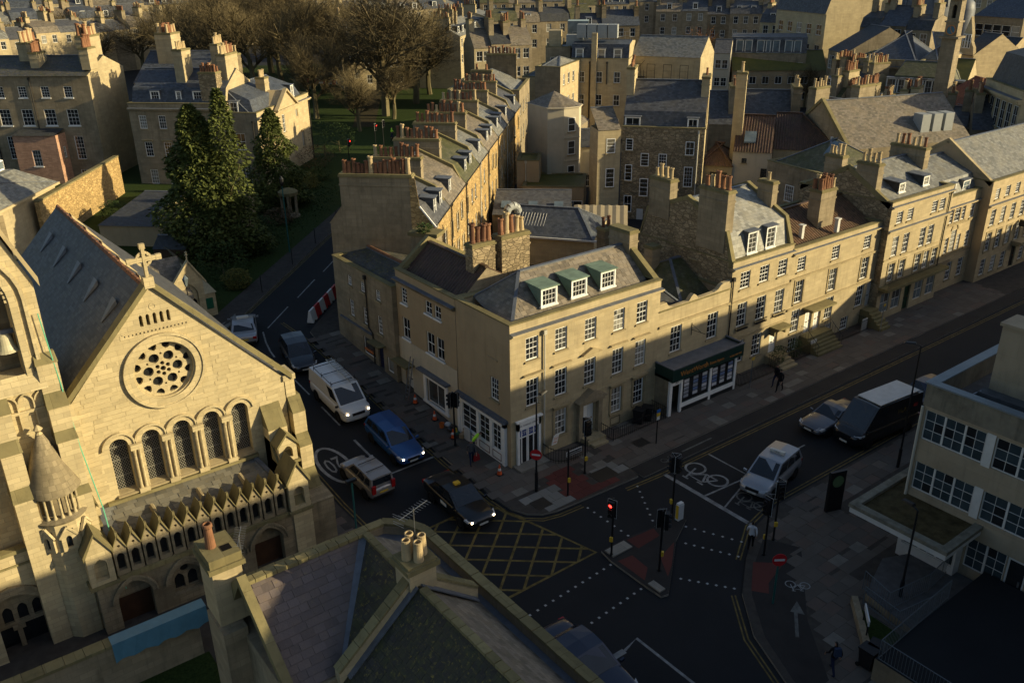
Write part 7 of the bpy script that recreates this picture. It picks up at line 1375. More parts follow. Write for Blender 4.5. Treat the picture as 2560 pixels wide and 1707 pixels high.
town_row('in the low sheds right of the broad hall', (2350, 330), (2560, 345), 8., 4, 8, ST_SHADE, RD, 1, .0, seed=15, hr=2)
town_row('below the red roofs at the right edge', (2430, 322), (2600, 330), 9., 2, 7, ST_SHADE, ('pantile', 'slate'), 1, .0, seed=16)
town_row('in the tall stacks row right of the terrace end', (1185, 118), (1330, 112), 13., 3, 8, ST_SHADE, RD, 2, .3, seed=17)
town_row('in the crescent beyond the square trees', (1150, 92), (1245, 58), 12.5, 4, 9, ('ashlar',), ('slate_grey',), 2, 1., seed=18, side='ashlar_pale')
town_row('in the hill terrace at the very top right', (2300, -4), (2620, 4), 17., 5, 9, ST_SHADE, RD, 2, .4, seed=19)
town_row('in the grey rank behind the clerestory hall', (1900, 52), (2120, 60), 14.5, 4, 9, ST_SHADE, RD, 2, .5, seed=20)
town_row('between classical hall and clock tower', (2150, 68), (2330, 76), 15.5, 3, 9, ST_SHADE, RD, 2, .5, seed=21)
# ------------------------------------------------------------------ unseen hill added to shade the far right of the town, trees and shrubs
plain('shade_hill_green', (.05, .06, .025), .95, .1, var=.4)
m = MB(); hp = [(365, 0), (395, 45), (430, 100), (520, 135), (700, 140), (1200, 120), (1500, 0)]
for (a, za), (b, zb) in zip(hp, hp[1:]): m.poly([(a, -250, za), (b, -250, zb), (b, -700, 0), (a, -700, 0)]); m.poly([(a, -250, za), (a, -180, 0), (b, -180, 0), (b, -250, zb)])
struct(m.build('hill', 'shade_hill_green'))
k = NT('bark'); k.rough(.95, .1); n = k.noise(k.coord(), 6, 4); k.col(k.mix(k.ramp(n, .3, .7), (.085, .070, .036), (.17, .145, .080)))
k = NT('twigs'); k.rough(.95, .05); r = k.rnd(); k.col(k.mix(r, (.075, .058, .032), (.14, .112, .062)))
k = NT('twigs_russet'); k.rough(.95, .05); r = k.rnd(); k.col(k.mix(r, (.20, .085, .03), (.36, .18, .06)))
def leafmat(name, a, b):
    k = NT(name); k.rough(.8, .15); r = k.rnd(); n = k.noise(k.coord(), 1.2, 3); k.col(k.mix(k.math('MULTIPLY', k.math('ADD', r, n), .5), a, b)); return k.m
leafmat('cedar_leaf', (.022, .034, .009), (.12, .135, .034)); leafmat('shrub_leaf', (.014, .028, .008), (.055, .080, .022)); leafmat('shrub_gold', (.05, .05, .01), (.16, .14, .03)); leafmat('shrub_dry', (.05, .035, .018), (.11, .08, .04))
def bare_tree(seed, russet=False, dens=1.0):
    """unit tree 1 m tall: tapered trunk mesh and a crown of limbs, branches and twigs"""
    r = random.Random(seed); T = MB(); Cm = MB()
    def grow(p, d, L_, rad, lev, target):
        segs = 3 if lev < 3 else 2; q = p
        for s_ in range(segs):
            d2 = (d+Vector((r.uniform(-1, 1), r.uniform(-1, 1), r.uniform(-.3, .6)))*(.10+.05*lev)).normalized(); e = q+d2*(L_/segs); r0 = rad*(1-.28*s_/segs); r1 = rad*(1-.28*(s_+1)/segs)
            if lev < 4: target.tube(q, e, r0, r1, 6 if lev == 0 else (4 if lev < 2 else 3), cap=False)
            else:
                sd = d2.orthogonal().normalized()*max(r0, .0007); target.poly([q-sd, q+sd, e])
            q, d = e, d2
            if lev < 5 and (s_ > 0 or lev > 0):
                for c_ in range(2 if lev < 4 else int(2*dens)):
                    a = r.uniform(0, 2*pi); o = d.orthogonal().normalized(); o.rotate(Matrix.Rotation(a, 3, d)); nd = (d*r.uniform(.55, .95)+o*r.uniform(.6, 1.0)+Vector((0, 0, .22))).normalized()
                    grow(q, nd, L_*r.uniform(.55, .78), r1*.62, lev+1, Cm)
        if lev < 5: grow(q, d, L_*.72, r1*.9, lev+1, Cm)
    grow(Vector((0, 0, 0)), Vector((0, 0, 1)), .27, .022, 0, T)
    zmax = max(v[2] for v in Cm.v)
    for M_ in (T, Cm): M_.v = [(x/zmax, y/zmax, z/zmax) for x, y, z in M_.v]
    return T.mesh('trunk', 'bark', uv=False), Cm.mesh('crown', 'twigs_russet' if russet else 'twigs', uv=False)
BT = [bare_tree(3, dens=1.6), bare_tree(8, dens=1.6), bare_tree(15, dens=1.6)]; RUS = bare_tree(21, True)
def plant_tree(name, label, x, y, h, var, rz, sx=1., group=None):
    t = thing(name, label, 'tree', (x, y, gz(y)), rz, group); obj('trunk', var[0], t); obj('crown', var[1], t); t.scale = (h*sx, h*sx, h); return t
TP = [(462, 205, 15, 'behind the stacks of the garden-front house'), (548, 222, 17, 'rising between the two left chimneys'), (640, 235, 16, 'just above the pedimented roof'), (745, 262, 17, 'standing clear to the right of the pediment'), (792, 300, 13, 'in front of the white parked car'), (868, 262, 16, 'left of the golden tree at the square corner'), (965, 292, 18, 'the wide golden one leaning over the square corner'), (1040, 262, 16, 'at the right end of the square trees'), (1075, 238, 13, 'almost touching the pavilion stacks'), (905, 215, 15, 'in the second rank before the sunlit square front'), (705, 205, 17, 'the tallest, reaching the top edge'), (600, 178, 18, 'behind, over the long sunlit terrace'), (360, 190, 12, 'round-headed, behind the double stack'), (250, 185, 11, 'round-headed, behind the orange pots'), (150, 178, 11, 'round-headed, above the lichened roof'), (60, 175, 11, 'at the left edge above the lichened roof'), (820, 190, 15, 'in the far rank left of the square front'), (1000, 190, 14, 'in the far rank right of the square front'), (520, 165, 16, 'in the far rank behind the gable stack'), (900, 330, 9, 'small, in shade beside the near traffic signals'), (985, 300, 9, 'small, in shade by the red and white barriers'), (780, 225, 16, 'in the middle of the square'), (430, 150, 15, 'far left of the square, pale against roofs'), (680, 185, 19, 'tall, behind the middle of the square'), (570, 195, 17, 'crowding between the left chimneys'), (300, 168, 13, 'low, in the gap behind the orange pots'), (100, 160, 12, 'low, near the left edge of the far roofs'), (950, 240, 17, 'just left of the golden corner tree'), (860, 215, 17, 'in the middle rank of the square'), (490, 188, 15, 'between the tall stack and the square'), (200, 160, 12, 'low, far behind the lichened roof'), (1080, 215, 14, 'right of the far rank, by the crescent'), (740, 170, 18, 'in the farthest rank of the square')]
for i, (x, y, h, lb) in enumerate(TP):
    p = at(x, y, 2.1); plant_tree('bare_tree', 'bare winter tree '+lb, p.x, p.y, h*1.2, BT[i % 3], i*1.3, 1.2, 'bare trees of the square')
p = at(1745, 242, 2.1); plant_tree('birch_tree', 'russet birch still holding orange leaves beside the white gable house', p.x, p.y, 13.5, RUS, .4, .8)
for i, (x, y, h, lb) in enumerate(((1930, 262, 8, 'thin bare tree before the yellow moss flats'), (2010, 268, 8, 'thin bare tree right of the yellow moss flats'))): p = at(x, y, 2.1); plant_tree('bare_tree', lb, p.x, p.y, h, BT[i], i, 1.)
def leafy(name, label, cat, x, y, h, rad, shape, nl, mat, size=.3, trunk=True, droop=0., seed=1, group=None, lumps=9):
    r = random.Random(seed); t = thing(name, label, cat, (x, y, gz(y)), 0., group); z0 = gz(y); m = MB(); LU = [(r.uniform(0, 2*pi), r.uniform(.05, .95), r.uniform(.35, .8), r.uniform(.10, .3)) for _ in range(lumps*4)]
    while len(m.f) < nl:
        f = r.random()**(1.25 if shape == 'cone' else 1.0); a = r.uniform(0, 2*pi)
        if shape == 'cone': R_ = rad*(min(1, (1-f)**.72*1.02)*min(1, .6+f*4))*(.86+.22*sin(f*23+a*2)+.12*sin(a*3+1.3+f*9)); z = h*(.03+.97*f)
        else: R_ = rad*sqrt(max(0, 1-(2*f-1)**2))*1.0; z = h*f
        k_ = 1.
        for (la, lz, lw, lh) in LU:
            da = abs((a-la+pi) % (2*pi)-pi)
            if da < lw and abs(f-lz) < .07: k_ += lh*(1-da/lw)
        rr = R_*k_*(1-abs(r.gauss(0, .17))) if r.random() < .85 else R_*r.random()
        p = Vector((rr*cos(a), rr*sin(a), z-droop*rr*.3)); s_ = size*r.uniform(.6, 1.3)
        o = Vector((cos(a), sin(a), 0)); up = Vector((r.uniform(-.6, .6), r.uniform(-.6, .6), 1-droop)).normalized(); v1 = (o*r.uniform(.2, 1)+Vector((r.uniform(-1, 1), r.uniform(-1, 1), r.uniform(-.6, .4)-droop*.5))).normalized()*s_; v2 = v1.cross(up).normalized()*s_*r.uniform(.35, .7)
        m.poly([p, p+v1*.5+v2*.5, p+v1, p+v1*.5-v2*.5])
    m.build('crown' if trunk else 'foliage', mat, t, uv=False)
    tm = MB().tube((0, 0, -.1), (0, 0, h*.55 if shape == 'cone' else h*.4), max(.03, h*.022), max(.02, h*.01), 7); 
    for i in range(5): a = i*1.3; tm.tube((0, 0, h*.12+i*h*.07), (rad*.5*cos(a), rad*.5*sin(a), h*.2+i*h*.09), h*.006, h*.003, 5)
    tm.build('trunk' if trunk else 'stems', 'bark', t, uv=False); return t
def hgt(xb, yb, z, yt):
    b = at(xb, yb, z); lo, hi = 0., 40.
    for _ in range(40):
        m_ = (lo+hi)/2; P = Vector((b.x, b.y, z+m_))-CAM; yy = 853.5-F_PX*P.dot(UP)/P.dot(FW)
        if yy > yt: lo = m_
        else: hi = m_
    return lo
p = at(528, 640, 1.9); h = hgt(528, 640, 1.9, 262)
leafy('cedar_tree', 'great dark green cedar with drooping sprays left of the road', 'tree', p.x, p.y, h, 4.7, 'cone', 22000, 'cedar_leaf', .42, droop=.5, seed=4)
p = at(545, 640, 1.9); leafy('cedar_tree', 'slender second top of the great cedar, its right-hand spire', 'tree', p.x+1.6, p.y-1.4, h*1.1, 3.0, 'cone', 8000, 'cedar_leaf', .38, droop=.5, seed=5)
p = at(700, 520, 2.0); h = hgt(700, 520, 2.0, 272)
leafy('cypress_tree', 'smaller conical cypress in front of the bright pedimented wall', 'tree', p.x, p.y, h, 3.6, 'cone', 14000, 'cedar_leaf', .36, droop=.4, seed=6)
SHR = [(742, 505, 2.2, 1.5, 'shrub_leaf', 'round dark shrub at the foot of the cypress'), (770, 475, 2.0, 1.3, 'shrub_gold', 'clipped golden-green shrub near the lawn top'), (800, 455, 1.8, 1.2, 'shrub_leaf', 'low clipped green shrub where the lawn narrows'), (815, 400, 5.0, 2.8, 'shrub_leaf', 'tall evergreen shrub by the pedimented corner'), (850, 385, 4.2, 2.4, 'shrub_leaf', 'spreading evergreen shrub beside the crossing'), (790, 425, 3.0, 2.2, 'shrub_dry', 'brown leafless shrub below the pedimented wall'), (650, 600, 2.4, 1.7, 'shrub_leaf', 'dark shrub at the lawn edge under the cedar'), (620, 640, 2.2, 1.8, 'shrub_leaf', 'broad dark shrub nearer the road under the cedar'), (595, 720, 1.7, 1.1, 'shrub_gold', 'small golden shrub by the chapel fence'), (560, 690, 3.0, 2.2, 'shrub_leaf', 'dense dark shrub behind the little chapel'), (500, 640, 3.4, 2.6, 'shrub_leaf', 'dense evergreen mass left below the cedar'), (290, 560, 2.4, 1.3, 'shrub_leaf', 'bushy evergreen by the annexe door'), (700, 560, 1.6, 1.6, 'shrub_dry', 'brown shrub beside the stone rotunda'), (1015, 610, .6, .5, 'shrub_leaf', 'green fern growing on the broad chimney')]
for i, (x, y, h, r_, mt, lb) in enumerate(SHR):
    if i == 13: continue
    p = at(x, y, 1.9); leafy('shrub', lb, 'shrub', p.x, p.y, h, r_, 'round', 1500, mt, .2, trunk=False, seed=40+i)
fr = leafy('fern', 'bright green fern rooted on the broad chimney top', 'plant', 3.3, 14.1, .6, .5, 'round', 260, 'shrub_leaf', .22, trunk=False, seed=77); fr.location.z = 10.85
p = at(1640, 485, 2.); leafy('ivy_bush', 'ivy climbing the corner of the mossy flat extension', 'shrub', p.x, p.y, 4.4, 1.3, 'round', 1500, 'shrub_leaf', .22, trunk=False, seed=60)
for i, (x, lb) in enumerate(((24.0, 'clipped dark bush left of the mansard house steps'), (26.0, 'clipped dark bush right of the mansard house steps'))): leafy('door_bush', lb, 'shrub', x, -.9, 1.4, .42, 'round', 500, 'shrub_leaf', .13, trunk=False, seed=80+i).location.z = .3
# low ground cover on the garden bank
r = random.Random(5); m = MB()
for i in range(9000):
    t = r.random(); x, y = -7.5+t*30+r.uniform(-9, -1.0), 29+t*30+r.uniform(0.5, 7)
    s_ = r.uniform(.08, .2); z = gz(y)+.08; a = r.uniform(0, 6.3); m.poly([(x, y, z), (x+s_*cos(a), y+s_*sin(a), z+s_*r.uniform(.5, 1.3)), (x+s_*cos(a+.9), y+s_*sin(a+.9), z+s_*.5)])
stuff(m.build('ground_cover', 'shrub_leaf', uv=False), 'low green planting along the garden bank', 'ground cover')
# ------------------------------------------------------------------ vehicles
def paint(name, c, metal=.2, r=.28):
    k = NT(name); k.b.inputs['Coat Weight'].default_value = .5; k.b.inputs['Coat Roughness'].default_value = .08; k.rough(r, .5); k.b.inputs['Metallic'].default_value = metal; n = k.noise(k.coord(), 3, 4); k.col(k.mix(k.ramp(n, .4, .8, 0, .3), c, tuple(q*.75+.02 for q in c)))
paint('paint_blue', (.012, .075, .24)); paint('paint_black', (.006, .007, .009)); paint('paint_silver', (.30, .31, .33), .4); paint('paint_grey', (.10, .105, .12), .4); paint('paint_white', (.60, .61, .60), 0.); paint('paint_navy', (.010, .014, .035)); paint('paint_dark', (.016, .020, .028)); paint('paint_champagne', (.30, .28, .26), .4)
plain('tyre', (.012, .012, .012), .9, .2); plain('rim', (.22, .22, .23), .35, .5, metal=.7); plain('trim_black', (.010, .010, .011), .5, .4); plain('plate_white', (.55, .55, .5), .5, .4); plain('plate_yellow', (.55, .36, .04), .5, .4); plain('lens', (.45, .45, .45), .15, .6); plain('lens_red', (.30, .01, .01), .25, .6); plain('taxi_yellow', (.62, .38, .03), .5, .4); glass('car_glass', (.018, .022, .027), .05, .6); plain('chrome', (.55, .55, .56), .18, .5, metal=.9)
k = NT('lamp_on'); k.b.inputs['Emission Color'].default_value = (1, .78, .5, 1); k.b.inputs['Emission Strength'].default_value = 6; k.col((.8, .7, .5))
k = NT('red_on'); k.b.inputs['Emission Color'].default_value = (1, .03, .02, 1); k.b.inputs['Emission Strength'].default_value = 5; k.col((.5, .02, .02))
def wheel_mesh(r):
    def mk(): return [MB().lathe([(r*.62, -.10), (r*.92, -.11), (r, -.07), (r, .07), (r*.92, .11), (r*.62, .10)], 20).mesh('wheel', 'tyre', True), MB().lathe([(r*.66, .085), (r*.55, .09), (r*.5, .05), (r*.16, .07), (0, .085)], 20).lathe([(r*.66, -.085), (r*.55, -.09), (0, -.08)], 20).mesh('rim', 'rim', True)]
    return cached(('wheel', r), mk)
SPEC = { # length, width, height, belt, bonnet, cabin base rear/front, cabin top rear/front (fractions of length from rear), wheelbase, rear deck height, rear low
 'estate': (4.5, 1.84, 1.50, .92, .86, .02, .73, .08, .52, 2.65, None), 'hatch': (4.2, 1.78, 1.50, .93, .86, .03, .74, .11, .52, 2.6, None), 'mini': (3.6, 1.60, 1.56, .95, .90, .03, .78, .07, .58, 2.3, None),
 'mpv': (4.47, 1.8, 1.66, .98, .90, .02, .79, .08, .56, 2.7, None), 'saloon': (4.9, 1.86, 1.47, .92, .86, .16, .74, .27, .54, 2.95, .98), 'coupe': (4.6, 1.87, 1.30, .86, .80, .20, .68, .32, .50, 2.58, .92), 'van': (5.0, 2.0, 2.0, 1.05, 1.08, .01, .86, .015, .64, 2.95, None), 'bigvan': (5.9, 2.05, 2.55, 1.2, 1.15, .01, .90, .015, .72, 3.7, None)}
def car(name, label, kind, mat, x, y, heading, lights=False, tail=True, sc=1.04, taxi=None, cat='car', group=None):
    L, W, H, belt, bon, cbr, cbf, ctr, ctf, wbs, deck = SPEC[kind]; hw = W/2; X = lambda f: (f-.5)*L
    z0 = gz(y); sl = (gz(y+.8*sin(heading))-gz(y-.8*sin(heading)))/1.6; c = thing(name, label, cat, (x, y, z0), heading, group); c.scale = (sc,)*3; c.rotation_euler = (0, -math.atan(sl), heading)
    bk = deck or belt; big = kind in ('van', 'bigvan')
    st = [(0., .42, bk*.80, .80), (.012, .27, bk*.96, .93), (.08, .24, bk, .985), (.3, .22, belt+.01, 1.), (.55, .22, belt, 1.), (cbf, .22, bon+.04, 1.), (min(.93, cbf+.13), .23, bon-.01, .975), (.955, .25, bon-.10, .90), (.99, .30, bon-.24, .78), (1., .40, bon-.34, .68)]
    m = MB(); n = 9; prof = [(.84, 0.), (.97, .12), (1., .38), (.99, .70), (.955, .96), (.70, 1.0)]
    for f, zl, zt, wf in st:
        half = [(hw*wf*a, zl+(zt-zl)*b) for a, b in prof]; half.append((0, zt+.035)); ringp = [(-a, b) for a, b in half[:-1]]+[half[-1]]+[q for q in reversed(half[:-1])]
        m.v += [(X(f), a, b) for a, b in ringp]; n = len(ringp)
    for i in range(len(st)-1):
        for j in range(n-1): a = i*n+j; m.f.append((a, a+1, a+n+1, a+n)); m.m.append(0)
        m.f.append((i*n+n-1, i*n, i*n+n, i*n+2*n-1)); m.m.append(0)
    m.f.append(tuple(range(n-1, -1, -1))); m.m.append(0); m.f.append(tuple(range((len(st)-1)*n, len(st)*n))); m.m.append(0)
    b = m.build('body', mat, c, smooth=True, uv=False); md = b.modifiers.new('s', 'SUBSURF'); md.levels = md.render_levels = 1
    tw = .80 if not big else .90; bw = .945
    bl = [(X(cbr), -hw*bw), (X(cbf), -hw*bw*.97), (X(cbf), hw*bw*.97), (X(cbr), hw*bw)]; tl = [(X(ctr), -hw*tw), (X(ctf), -hw*tw*.97), (X(ctf), hw*tw*.97), (X(ctr), hw*tw)]
    zb = [bk-.03, bon+.0, bon+.0, bk-.03]; B = [Vector((p[0], p[1], z)) for p, z in zip(bl, zb)]; T = [Vector((p[0], p[1], H-(.05 if i in (1, 2) else .08))) for i, p in enumerate(tl)]
    m = MB(); mid = [Vector(((T[0].x+T[1].x)/2, s_*hw*tw, H-.02)) for s_ in (-1, 1)]; rc = [Vector((T[0].x, 0, H-.03)), Vector(((T[0].x+T[1].x)/2, 0, H+.01)), Vector((T[1].x, 0, H-.02))]
    m.poly([B[0], B[1], T[1], mid[0], T[0]]); m.poly([B[2], B[3], T[3], mid[1], T[2]]); m.poly([B[1], B[2], T[2], rc[2], T[1]]); m.poly([B[3], B[0], T[0], rc[0], T[3]]); m.poly([T[0], mid[0], rc[1], rc[0]]); m.poly([mid[0], T[1], rc[2], rc[1]]); m.poly([rc[1], rc[2], T[2], mid[1]]); m.poly([rc[0], rc[1], mid[1], T[3]])
    m.build('cabin', mat, c, uv=False)
    def pane_(name, a, b_, d, e, u0, u1, v0, v1, mt='car_glass', off=.012):
        f = lambda u, v: (a.lerp(b_, u)).lerp(e.lerp(d, u), v); q = [f(u0, v0), f(u1, v0), f(u1, v1), f(u0, v1)]; nrm = (q[1]-q[0]).cross(q[3]-q[0]).normalized()*off
        MB().poly([p+nrm for p in q]).build(name, mt, c, uv=False)
    pane_('windscreen', B[1], B[2], T[2], T[1], .06, .94, .10, .93); 
    if not big: pane_('rear_window', B[3], B[0], T[0], T[3], .08, .92, .30 if not deck else .12, .90)
    if big: sp = [(.74, .97)]
    elif kind in ('coupe',): sp = [(.20, .90)]
    elif kind in ('estate', 'mpv', 'mini'): sp = [(.07, .28), (.31, .58), (.61, .93)]
    else: sp = [(.12, .50), (.53, .92)]
    for u0, u1 in sp:
        pane_('side_window', B[0], B[1], T[1], T[0], u0, u1, .22, .88); pane_('side_window', B[2], B[3], T[3], T[2], 1-u1, 1-u0, .22, .88)
    wr = .32 if not big else .36; wm, rm = wheel_mesh(wr); x0 = X(.5)-wbs/2+(.02*L if not big else .12)
    for wx in (x0, x0+wbs):
        for s_ in (-1, 1):
            w_ = obj('wheel', wm, c, (wx, s_*(hw-.09), wr)); w_.rotation_euler = (pi/2, 0, 0); obj('rim', rm, w_)
            MB().poly([(wx+(wr+.07)*cos(t*pi/10), s_*(hw+.004), wr+(wr+.07)*sin(t*pi/10)) for t in range(-3, 14)][::s_]).build('wheel_arch', 'trim_black', c, uv=False)
    fz = bon-.22; 
    for s_ in (-1, 1):
        MB().hexa([(X(.955), s_*hw*.58, fz-.07), (X(.955), s_*hw*.90, fz-.05), (X(.90), s_*hw*.985, fz+.03), (X(.955), s_*hw*.62, fz+.02), (X(.985), s_*hw*.56, fz+.02), (X(.965), s_*hw*.86, fz+.05), (X(.90), s_*hw*.97, fz+.13), (X(.94), s_*hw*.62, fz+.11)]).build('headlight', 'lens', c, uv=False)
        if lights: MB().lathe([(0, .0), (.07, .0), (.06, -.03)], 10).build('headlight_bulb', 'lamp_on', c, (X(.985)+.01, s_*hw*.72, fz+.02), uv=False).rotation_euler = (0, pi/2, 0)
        tz = .62*bk+.08; MB().box(X(0.)-.015, s_*hw*.62 if s_ > 0 else -hw*.90, tz, X(.03), s_*hw*.90 if s_ > 0 else -hw*.62, tz+(.16 if kind != 'mini' else .5)).build('tail_light', 'lens_red', c, uv=False)
        MB().hexa([(X(cbf)-.16, s_*(hw-.02), bon+.04), (X(cbf)-.06, s_*(hw-.02), bon+.04), (X(cbf)-.06, s_*(hw+.17), bon+.06), (X(cbf)-.16, s_*(hw+.17), bon+.06), (X(cbf)-.16, s_*(hw-.02), bon+.14), (X(cbf)-.06, s_*(hw-.02), bon+.14), (X(cbf)-.06, s_*(hw+.17), bon+.18), (X(cbf)-.16, s_*(hw+.17), bon+.18)]).build('mirror', mat if kind != 'van' else 'trim_black', c, uv=False)
    MB().box(X(.985), -hw*.42, bon-.37, X(1.)+.012, hw*.42, bon-.22).build('grille', 'trim_black', c, uv=False); MB().box(X(1.)+.005, -.26, .40, X(1.)+.02, .26, .51).build('front_number_plate', 'plate_white', c, uv=False); MB().box(X(0.)-.02, -.26, .60, X(0.)+.01, .26, .71).build('rear_number_plate', 'plate_yellow', c, uv=False); MB().box(X(.0)-.012, -hw*.82, .36, X(.02), hw*.82, .50).build('rear_bumper', 'trim_black', c, uv=False)
    if taxi:
        xs = X((ctr+ctf)/2+.05); t_ = MB().box(xs-.09, -.42, H, xs+.09, .42, H+.15).build('taxi_sign', taxi, c, uv=False); q = obj('sign_lettering', text_mesh('TAXI', .14, 'trim_black', .002), t_, (xs+.092, 0, H+.025)); q.rotation_euler = (pi/2, 0, pi/2)
    return c
def wheels_px(rear, front, side, W=1.8):
    """visible wheel contact points in the photograph -> centre and heading; side=+1 when the visible side is the car's left"""
    z = 0.
    for _ in range(4):
        a, b = at(*rear, z), at(*front, z); z = gz((a.y+b.y)/2)
    h = atan2(b.y-a.y, b.x-a.x); mx, my = (a.x+b.x)/2, (a.y+b.y)/2; o = side*-(W/2-.05)
    return mx-sin(h)*o, my+cos(h)*o, h
x, y, h = wheels_px((929.6, 1106), (985.1, 1152.9), -1); car('blue_estate_car', 'blue estate car with headlights on at the stop line', 'estate', 'paint_blue', x, y, h, True)
x, y, h = wheels_px((792, 1002), (846.5, 1047), -1, 2.0); V = car('white_van', 'white panel van with roof rack and ladders behind the blue car', 'van', 'paint_white', x, y, h, True, cat='van')
m = MB()
for xx in (-1.9, -.8, .5): m.tube((xx, -.82, 2.12), (xx, .82, 2.12), .025, n=5); m.tube((xx, -.82, 1.95), (xx, -.82, 2.3), .02, n=4); m.tube((xx, .82, 1.95), (xx, .82, 2.3), .02, n=4)
m.tube((-2.0, -.8, 2.1), (.6, -.8, 2.1), .02, n=4).tube((-2.0, .8, 2.1), (.6, .8, 2.1), .02, n=4); m.build('roof_rack', 'trim_black', V, uv=False); m = MB()
for yy in (.25, .62): m.tube((-2.3, yy, 2.2), (1.0, yy, 2.2), .03, n=5)
for i in range(11): m.tube((-2.2+i*.3, .25, 2.2), (-2.2+i*.3, .62, 2.2), .018, n=4)
m.build('ladder', 'steel', V, uv=False)
x, y, h = wheels_px((916.5, 1244), (863, 1200.4), 1, 1.6); c = car('silver_hatchback', 'small silver hatchback with roof bars over the painted 20', 'mini', 'paint_champagne', x, y, h); MB().tube((-.9, -.55, 1.6), (-.9, .55, 1.6), .025).tube((-.1, -.55, 1.62), (-.1, .55, 1.62), .025).build('roof_bars', 'trim_black', c, uv=False)
x, y, h = wheels_px((1080.6, 1252.6), (1149, 1315), -1, 1.86); c = car('black_taxi_saloon', 'black saloon taxi with small yellow roof sign entering the box junction', 'saloon', 'paint_black', x, y, h, True); MB().box(-.28, -.16, 1.47, -.02, .16, 1.58).build('roof_sign', 'taxi_yellow', c, uv=False); MB().box(-.35, -.935, .55, .25, -.925, .75).build('door_plate', 'plate_white', c, uv=False)
x, y, h = wheels_px((1983.6, 1193.8), (1931.6, 1242.8), 1); car('silver_people_carrier', 'silver people carrier with white TAXI sign by the painted bicycles', 'mpv', 'paint_silver', x, y, h, False, taxi='plate_white')
x, y, h = wheels_px((2133, 1062), (2077, 1088), 1, 1.87); car('grey_coupe', 'low grey coupe driving beside the black van', 'coupe', 'paint_grey', x, y, h)
x, y, h = wheels_px((2263, 1080), (2172, 1119), 1, 2.05); c = car('black_van', 'tall black van with dirty white roof panel at the south kerb', 'bigvan', 'paint_black', x, y, h, cat='van'); MB().box(-2.6, -.82, 2.55, 1.05, .82, 2.61).build('roof_panel', 'white_dull', c, uv=False); q = obj('van_lettering', text_mesh('MLA', .42, 'line_yellow', .002), c, (-.9, 1.0, 1.65)); q.rotation_euler = (pi/2-.12, 0, pi); plain('van_red', (.25, .02, .02), .5, .4); MB().box(-2.4, .965, 1.7, -2.0, .975, 1.95).build('red_badge', 'van_red', c, uv=False)
car('navy_car', 'dark blue car parked behind the black van', 'hatch', 'paint_navy', x+6.2, y+.35, h)
x, y, h = wheels_px((643.5, 851.4), (656.7, 815.7), -1, 1.86); car('silver_taxi_saloon', 'silver saloon taxi with roof sign driving away up the side street', 'saloon', 'paint_silver', x-.3, y-.1, h+.18, taxi='plate_white')
x, y, h = wheels_px((705.7, 890), (729, 925), -1); car('charcoal_hatchback', 'charcoal hatchback turning towards the junction behind the van', 'hatch', 'paint_dark', x, y, h)
p = at(704, 1012, .8); car('half_hidden_car', 'dark car with red tail light half hidden by the church corner', 'hatch', 'paint_navy', p.x-.6, p.y+.6, pi/2)
car('dark_blue_saloon', 'dark blue saloon below the near parapet at the bottom edge', 'saloon', 'paint_navy', -7.25, -14.9, -pi/2)
p = at(868, 200, 2.1); car('white_parked_car', 'white car parked beyond the barriers in the square', 'hatch', 'paint_white', p.x, p.y, radians(-40)); p = at(40, 600, 1.6); car('yard_car', 'dark car parked in the yard behind the church tower', 'hatch', 'paint_black', p.x, p.y, .6)
# ------------------------------------------------------------------ street furniture
plain('pole_black', (.010, .010, .011), .45, .4); plain('pole_green', (.02, .10, .09), .5, .4); plain('sign_red', (.42, .015, .02), .45, .4); plain('sign_white', (.6, .6, .58), .45, .4); plain('sign_blue', (.02, .12, .40), .45, .4); plain('button_yellow', (.55, .36, .03), .5, .4)
plain('barrier_red', (.42, .02, .02), .5, .4); plain('barrier_white', (.62, .62, .6), .5, .4); plain('cone_orange', (.60, .09, .02), .55, .3); plain('hi_vis', (.50, .95, .05), .6, .3)
def signal(x, y, label, rz=0., h=3.6, lit=False, box=True, heads=1, group=None):
    o = thing('traffic_light', label, 'traffic light', (x, y, gz(y)+.1), rz, group); MB().tube((0, 0, 0), (0, 0, h), .057, n=8).tube((0, 0, 0), (0, 0, .12), .09, n=8).build('pole', 'pole_black', o)
    for i in range(heads):
        a = i*2.1; hd = MB().box(-.16, -.32, 0, .16, -.10, .92).box(-.24, -.125, -.06, .24, -.11, .98).build('signal_head', 'pole_black', o, (0, 0, h-1.0), a); bd = MB()
        for q in ((-.25, -.13, -.07, .25, -.127, -.05), (-.25, -.13, .97, .25, -.127, .99), (-.25, -.13, -.05, -.23, -.127, .97), (.23, -.13, -.05, .25, -.127, .97)): bd.box(*q)
        bd.build('backboard_edge', 'sign_white', hd)
        for j, z in enumerate((.74, .46, .18)): MB().lathe([(0, 0), (.1, .0), (.1, .03)], 12).build('lamp_lens', 'red_on' if (lit and j == 0) else 'trim_black', hd, (0, -.325, z)).rotation_euler = (pi/2, 0, 0); MB().lathe([(.115, 0), (.115, .12)], 10, a0=0, a1=pi).build('lamp_hood', 'pole_black', hd, (0, -.32, z)).rotation_euler = (pi/2, 0, 0)
    if box: MB().box(-.08, -.16, .95, .08, -.05, 1.2).build('push_button_box', 'button_yellow', o)
    return o
